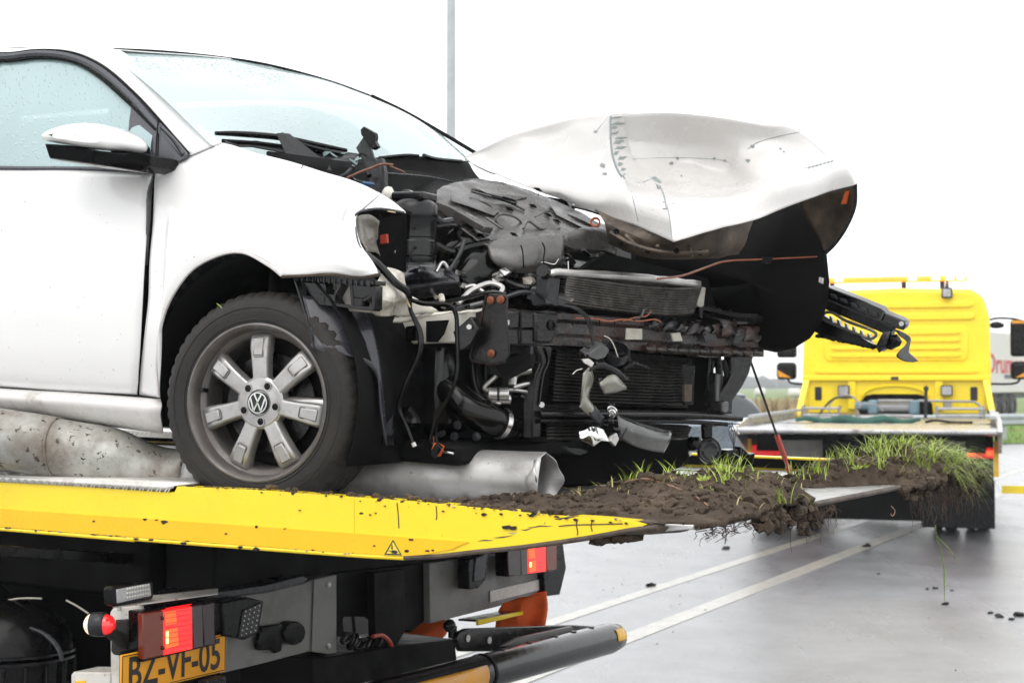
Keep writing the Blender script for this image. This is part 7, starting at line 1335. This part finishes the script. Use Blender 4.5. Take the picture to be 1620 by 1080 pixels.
# ================================================================ felled lamp post lying on the bed
lpost = None
path = [(-700, 612, 4.95, .088), (-300, 655, 4.75, .087), (0, 694, 4.58, .0845), (90, 708, 4.56, .0845), (150, 717, 4.55, .0835), (220, 728, 4.54, .083), (330, 738, 4.54, .082), (450, 746, 4.54, .081), (600, 750, 4.47, .081), (720, 755, 4.40, .080), (800, 758, 4.35, .079), (862, 760, 4.30, .078)]
pts = [at(x, y, d) for x, y, d, r in path]; M_ = 110
cen = cat(pts, M_); rad = [q.x for q in cat([V((r, 0, 0)) for *_, r in path], M_)]; pxs = [q.x for q in cat([V((x, 0, 0)) for x, *_ in path], M_)]
def post_part(i0, i1, name, m_, parent, grow=0., dent=True, seg=44):
    vs = []; t = (cen[-1] - cen[20]).normalized(); u = V((0, 0, 1)); u = (u - t * u.dot(t)).normalized(); v = t.cross(u)
    for i in range(i0, i1):
        for k in range(seg):
            a = 2 * math.pi * k / seg; d_ = u * math.cos(a) + v * math.sin(a); r = rad[i] + grow
            x = pxs[i]
            top = max(0, math.cos(a - .5))
            if dent: 
                f = math.exp(-((x - 262) / 52) ** 2); r *= 1 - .62 * f * top ** .6
                f2 = math.exp(-((x - 190) / 30) ** 2); r *= 1 + .05 * f2 * top
                r *= 1 + .012 * noise.noise(V((x * .02, math.cos(a) * 2, math.sin(a) * 2)))
                if x > 830: e = (x - 830) / 32; r *= 1 + e * .05 * math.sin(3 * a + 1) - .04 * e
            p = cen[i] + d_ * r
            if i == M_ - 1: p = p + t * (.034 * d_.y + .006 * math.sin(3 * a) + .004 * math.sin(7 * a))
            vs.append(p)
    n = i1 - i0; b = MB(); b.add(vs, [(i * seg + k, i * seg + (k + 1) % seg, (i + 1) * seg + (k + 1) % seg, (i + 1) * seg + k) for i in range(n - 1) for k in range(seg)])
    return b.o(name, m_, parent, smooth=45, solid=.004, off=-1)
i_s = min(range(M_), key=lambda i: abs(pxs[i] - 92)); i_c = min(range(M_), key=lambda i: abs(pxs[i] - 300))
lpr = thing('lamp_post', 'dented aluminium lamp post lying felled on the tow bed under the car', 'lamp post', at(420, 800, 4.5))
post_part(i_s - 1, i_c + 1, 'dented_shaft', 'post_dirty', lpr); post_part(i_c, M_, 'shaft', 'post_alu', lpr)
post_part(0, i_s + 1, 'base_sleeve', 'post_dirty', lpr, .0035)
b = MB(); b.tube([cen[i_s] + (V((0, 0, 1)) * math.cos(a) + (cen[-1] - cen[20]).normalized().cross(V((0, 0, 1))) * math.sin(a)) * (rad[i_s] + .003) for a in [i / 40 * 6.283 for i in range(41)]], .003, 5); b.o('weld_seam', 'post_dirty', lpr)
b = MB(); b.tube([at(846, 728, 4.26), at(845, 742, 4.235), at(848, 755, 4.23), at(850, 770, 4.24), at(852, 785, 4.26)], .003, 5, 3); b.o('torn_edge', 'bright_steel', lpr)
b = MB(); b.loft([[at(585, 727, 4.418), at(620, 729, 4.40), at(650, 733, 4.40)], [at(585, 732, 4.418), at(615, 735, 4.40), at(640, 734, 4.40)]], 8, 3); b.o('scrape', 'plastic_grey', lpr, solid=.001)
# ================================================================ soil and turf torn out of the verge
def tn(x, y, s, o=0): return noise.noise(V((x * s, y * s, o)))
def sod(name, label, x0, x1, y0, y1, hf, nx, ny, seed):
    random.seed(seed); root = thing(name, label, 'soil', LT((x0 + x1) / 2, (y0 + y1) / 2, DZ))
    b = MB(); idx = {}; P = []
    for j in range(ny + 1):
        for i in range(nx + 1):
            x = x0 + (x1 - x0) * i / nx; y = y0 + (y1 - y0) * j / ny; h = hf(x, y)
            n = tn(x, y, 9, seed) * .55 + tn(x, y, 22, seed) * .45 + tn(x, y, 55, seed) * .25 + tn(x, y, 120, seed) * .12
            base = DZ + (.018 * max(0, (min(x, 1.2) - .44) / .76))
            z = base + h * (1 + .38 * n) + (.010 * n if h > .01 else 0)
            if x > 1.2: z -= (x - 1.2) * (.55 + .9 * tn(0, y, 7, seed + 3) + .7 * tn(x, y, 33, seed + 3)) * min(1.6, h * 26)
            P.append((h, V((x + .012 * tn(x, y, 30, seed + 5), y + .012 * tn(x, y, 30, seed + 9), z))))
    vs = [LT(*p) for h, p in P]; fs = []
    for j in range(ny):
        for i in range(nx):
            q = (j * (nx + 1) + i, j * (nx + 1) + i + 1, (j + 1) * (nx + 1) + i + 1, (j + 1) * (nx + 1) + i)
            if max(P[k][0] for k in q) > .0045: fs.append(q)
    b.add(vs, fs); b.o('soil_body', 'soil', root, smooth=50, solid=.012, off=-1)
    good = [k for k in range(len(P)) if P[k][0] > .012]
    b = MB()
    for i in range(1100):
        k = random.choice(good); s = random.choice([.002, .003, .004, .004, .006, .009, .014]) * random.uniform(.7, 1.2); b.blob(vs[k] + V((0, 0, s * .2)) + DT(random.uniform(-.008, .008), random.uniform(-.008, .008), 0), s, 1, .7, (1, 1, .75), i)
    tag(b.o('clods', 'soil', root, smooth=30, fix=False), kind='stuff')
    return root, P, vs
def bump2(x, y, cx_, cy_, sx, sy): return math.exp(-((x - cx_) / sx) ** 2 - ((y - cy_) / sy) ** 2)
def h1(x, y):
    if y < .02: return 0
    h = .062 * bump2(x, y, 1.05, .55, .22, .28) + .045 * bump2(x, y, .80, .62, .16, .22) + .05 * bump2(x, y, 1.10, .78, .16, .16) + .022 * bump2(x, y, .85, .22, .35, .17) + .02 * bump2(x, y, .6, .25, .2, .12)
    h *= min(1, max(0, ((.80 + .16 * max(0, min(1, (1.1 - x) / .2))) - y + .03 * tn(x, y, 12, 1)) / .10)) * min(1, max(0, (y - .03) / .05))
    return h * 1.02
def h2(x, y):
    h = .050 * bump2(x, y, 1.0, 1.62, .14, .18) + .085 * bump2(x, y, 1.08, 1.95, .17, .24) + .075 * bump2(x, y, 1.12, 2.3, .15, .20) + .045 * bump2(x, y, 1.1, 2.55, .1, .1)
    h *= min(1, max(0, (y - 1.40 - .26 * max(0, min(1, (x - 1.0) / .15)) + .04 * tn(x, y, 12, 4)) / .10)) * min(1, max(0, (x - .80 + .05 * tn(x, y, 9, 8)) / .08)); return h * 1.12
s1, P1, V1 = sod('turf_clump', 'dark soil clump with grass tufts on the near corner of the tow bed', .40, 1.235, .0, 1.08, h1, 130, 150, 3)
s2, P2, V2 = sod('turf_clump', 'larger soil clump with long grass overhanging the bed beside the far truck', .78, 1.26, 1.3, 2.66, h2, 90, 190, 8)
random.seed(55)
for rt, ya, yb, nn in ((s1, .40, .80, 60), (s2, 1.62, 2.62, 120)):
    b = MB()
    for i in range(nn):
        y = random.uniform(ya, yb); dz = random.uniform(0, 1) ** 1.5 * (.055 if rt is s1 else .065) * (.5 + (y - ya) / (yb - ya)); b.blob(LT(1.205 + random.uniform(0, .035), y, DZ + .012 - dz), random.uniform(.008, .024) * (1 - dz * 5), 1, .75, (.9, 1.1, .8), i)
    tag(b.o('hanging_clods', 'soil', rt, smooth=30), kind='stuff')
# exposed clod hanging under the bed edge
b = MB()
for i in range(26):
    t = random.random(); b.blob(ty(945 + 60 * t, 851 - 4 * t + random.uniform(-2, 6), .03 + random.uniform(0, .06)), random.uniform(.008, .02), 1, .5, (1.3, 1, .6), i)
tag(b.o('hanging_mud', 'soil'), 'dark mud lump hanging under the tip of the yellow bed rail', 'mud')
def grass(root, P, VV, n, hgt, cond, mt, seed, lean=.9, droop=0., name='grass', wid=.0022):
    random.seed(seed); good = [k for k in range(len(P)) if P[k][0] > .02 and cond(P[k][1])]; b = MB()
    tuft = [random.choice(good) for _ in range(max(6, n // 16))]
    for i in range(n):
        k = random.choice(tuft) if random.random() < .8 else random.choice(good)
        p = VV[k] + DT(random.gauss(0, .010), random.gauss(0, .010), -.004); h = hgt * random.uniform(.35, 1.25); a = random.uniform(0, 6.283)
        q = V((math.cos(a), math.sin(a), 0)); l = random.uniform(.25, 1) * lean * h; dr = droop * random.uniform(.3, 1)
        if droop: q = (q * .5 + DT(1, .25, 0)).normalized()
        s = V((-q.y, q.x, 0)) * wid * random.uniform(.5, 1.1); seg = 4; vs = []
        for e in range(seg + 1):
            t = e / seg; c = p + V((0, 0, h * (t * (1 - .25 * lean * t) - dr * 2.1 * t * t))) + q * (l * t ** 1.5); w_ = s * (1 - t ** 1.6)
            vs += [c - w_, c + w_] if e < seg else [c]
        b.add(vs, [(2 * e, 2 * e + 1, 2 * e + 3, 2 * e + 2) for e in range(seg - 1)] + [(2 * seg - 2, 2 * seg - 1, 2 * seg)])
    return tag(b.o(name, mt, root, smooth=0, fix=False), kind='stuff')
mat('grass_bright', (.36, .47, .065), .45, var=.35, vs=40)
grass(s1, P1, V1, 260, .06, lambda p: p.y > .5 and p.z > DZ + .03, 'grass_bright', 1, 1.0)
grass(s1, P1, V1, 330, .04, lambda p: p.y > .35, 'grass_straw', 2, 1.6)
grass(s1, P1, V1, 60, .05, lambda p: p.x > 1.05 and p.y > .6, 'grass_bright', 12, 1.2, .5)
grass(s2, P2, V2, 620, .085, lambda p: p.y > 1.75 and p.z > DZ + .045, 'grass_bright', 4, 1.25)
grass(s2, P2, V2, 520, .13, lambda p: p.y > 2.0 and p.x > 1.1, 'grass_bright', 5, 1.3, .75)
grass(s2, P2, V2, 150, .06, lambda p: p.y < 1.8, 'grass_bright', 6, .7)
grass(s2, P2, V2, 520, .07, lambda p: True, 'grass_straw', 7, 1.5, .3)
# roots dangling over the edge
random.seed(19); b = MB(); b2 = MB()
for i in range(420):
    bb, ya, yb = (b, .08, .98) if i < 150 else (b2, 1.75, 2.62)
    y = random.uniform(ya, yb); p = LT(1.205 + random.uniform(0, .025), y, DZ + random.uniform(-.01, .01)); L_ = random.choice([.02, .03, .05, .08]) * random.uniform(.5, 1.4) * (1.3 if i >= 150 else (.4 if y < .6 else .9))
    ps = [p]
    for k in range(5): ps.append(ps[-1] + V((random.gauss(0, .006), random.gauss(0, .006), -L_ / 5)))
    bb.tube(ps, [.0012, .001, .001, .0008, .0007, .0004], 4)
tag(b.o('roots', 'root', s1, smooth=0, fix=False), kind='stuff'); tag(b2.o('roots', 'root', s2, smooth=0, fix=False), kind='stuff')
for pts, r, m_, nm in (([(1148, 815), (1147, 830), (1149, 845), (1147, 860)], .0013, 'root', 'root_strand'), ([(1480, 830), (1482, 852), (1490, 872), (1493, 905), (1494, 935)], .0014, 'grass', 'grass_stem'), ([(1482, 848), (1500, 866), (1514, 886)], .0016, 'grass', 'grass_stem'), ([(1488, 868), (1494, 900), (1494, 950)], .0010, 'grass', 'grass_stem'), ([(1477, 800), (1482, 815), (1478, 830), (1484, 850)], .0012, 'root', 'root_strand'), ([(1260, 820), (1275, 832), (1292, 848)], .0012, 'root', 'root_strand'), ([(1410, 800), (1416, 808), (1412, 816), (1409, 812)], .0016, 'twig_pale', 'root_strand')):
    b = MB(); rt = s1 if pts[0][0] < 1300 else s2; b.tube([tx(x, y, 1.215) for x, y in pts], r, 5, 4); b.o(nm, m_, rt)
b = MB(); b.tube([tz(870, 793, DZ + .012), tz(930, 782, DZ + .03), ty(985, 764, .52), ty(1020, 757, .50), ty(1060, 768, .42), ty(1100, 785, .33), ty(1125, 803, .25)], [.0015, .002, .0024, .0025, .0025, .0025, .0022], 6, 5); tag(b.o('twig', 'twig_pale'), 'long curved pale twig arching over the near soil clump', 'twig')
b = MB(); b.tube([tz(862, 797, DZ + .005), tz(900, 791, DZ + .01), tz(930, 786, DZ + .012)], .0015, 5, 3); tag(b.o('twig', 'twig_pale'), 'short straight pale twig lying at the left foot of the near soil clump', 'twig')
# leaves of weeds
for i, (x, y, yy) in enumerate(((1113, 760, .45), (1118, 780, .42), (1160, 790, .5), (1170, 795, .5), (1116, 798, .4), (1356, 742, 1.6), (1366, 740, 1.65))):
    rt = s1 if x < 1300 else s2; p = ty(x, y, yy); b = MB()
    for k in range(5):
        a = k * 1.3 + i; d_ = V((math.cos(a), .3 * math.sin(a), .6 + .3 * math.sin(a * 2))) * .022; s = d_.cross(V((0, 1, 0))).normalized() * .004
        b.add([p, p + d_ * .5 + s, p + d_, p + d_ * .5 - s], [(0, 1, 2, 3)])
    b.o('weed_leaf', 'grass_bright', rt, smooth=0, fix=False)
# crumbs of earth along the rail and the bed
random.seed(23); b = MB()
for i in range(420):
    px = random.uniform(285, 900); t = (px - 285) / 615; y = abs(random.gauss(0, .03)) + .004; p = ty(px, 769 + (px - 285) * .0735, 0); s = random.uniform(.0015, .0045) * (1 + 1.2 * t) * (1.6 if random.random() < .1 else 1)
    b.blob(p + DT(0, y, s * .3 - (0 if y < .055 else .03)), s, 1, .7, (1.2, 1, .7), i)
for i in range(260):
    p = tz(random.uniform(560, 960), random.uniform(786, 812), DZ + .002); s = random.uniform(.003, .010); b.blob(p, s, 1, .7, (1.2, 1, .6), i)
tag(b.o('earth_crumbs', 'soil', smooth=0, fix=False), 'crumbs of dark earth scattered along the top of the yellow rail', kind='stuff')
random.seed(29); b = MB()
for i, (x, y) in enumerate(((426, 772), (463, 776), (515, 780), (562, 784), (600, 788), (620, 790), (655, 786), (680, 792))): 
    for k in range(5): b.blob(ty(x + random.uniform(-10, 10), y + random.uniform(-5, 3), .03), random.uniform(.004, .010), 1, .7, (1.4, 1, .7), i * 7 + k)
tag(b.o('mud_lumps', 'soil', smooth=0, fix=False), 'small mud lumps stuck on the rail below the front wheel', kind='stuff')
b = MB(); b.blob(tz(1330, 766, DZ + .012), .014, 2, .8, (1.8, .9, .6), 3); tag(b.o('wet_leaf_wad', 'panel_dark'), 'dark wet wad of leaves at the left foot of the larger soil clump', 'leaves')
# slivers of grass stuck on tyre, post and loom
for i, (pts, lab) in enumerate(((((343, 480), (350, 486), (356, 496)), 'single blade of grass stuck to the tyre sidewall'),)):
    b = MB(); b.tube([cy(x, y, -.845) for x, y in pts], .0012, 4, 3); tag(b.o('grass_blade', 'grass_bright'), lab, 'grass blade')
b = MB(); b.tube([at(655, 712, 4.37), at(663, 730, 4.36), at(676, 752, 4.35)], .0022, 4, 3); tag(b.o('grass_blade', 'grass'), 'single green grass blade lying across the felled post', 'grass blade')
# ================================================================ haze: wet air between here and the horizon
hz = bpy.data.materials.new('haze'); hz.use_nodes = True; n_ = hz.node_tree; n_.nodes.clear(); oo = n_.nodes.new('ShaderNodeOutputMaterial'); pv = n_.nodes.new('ShaderNodeVolumePrincipled')
pv.inputs['Color'].default_value = (.93, .96, 1, 1); pv.inputs['Density'].default_value = .0010; pv.inputs['Anisotropy'].default_value = .2; n_.links.new(pv.outputs[0], oo.inputs['Volume'])
b = MB(); b.box((0, 500, 6.5), (900, 800, 7.7)); ho = b.o('haze', hz, smooth=0); tag(ho, 'thin rainy haze over the far fields', kind='stuff')
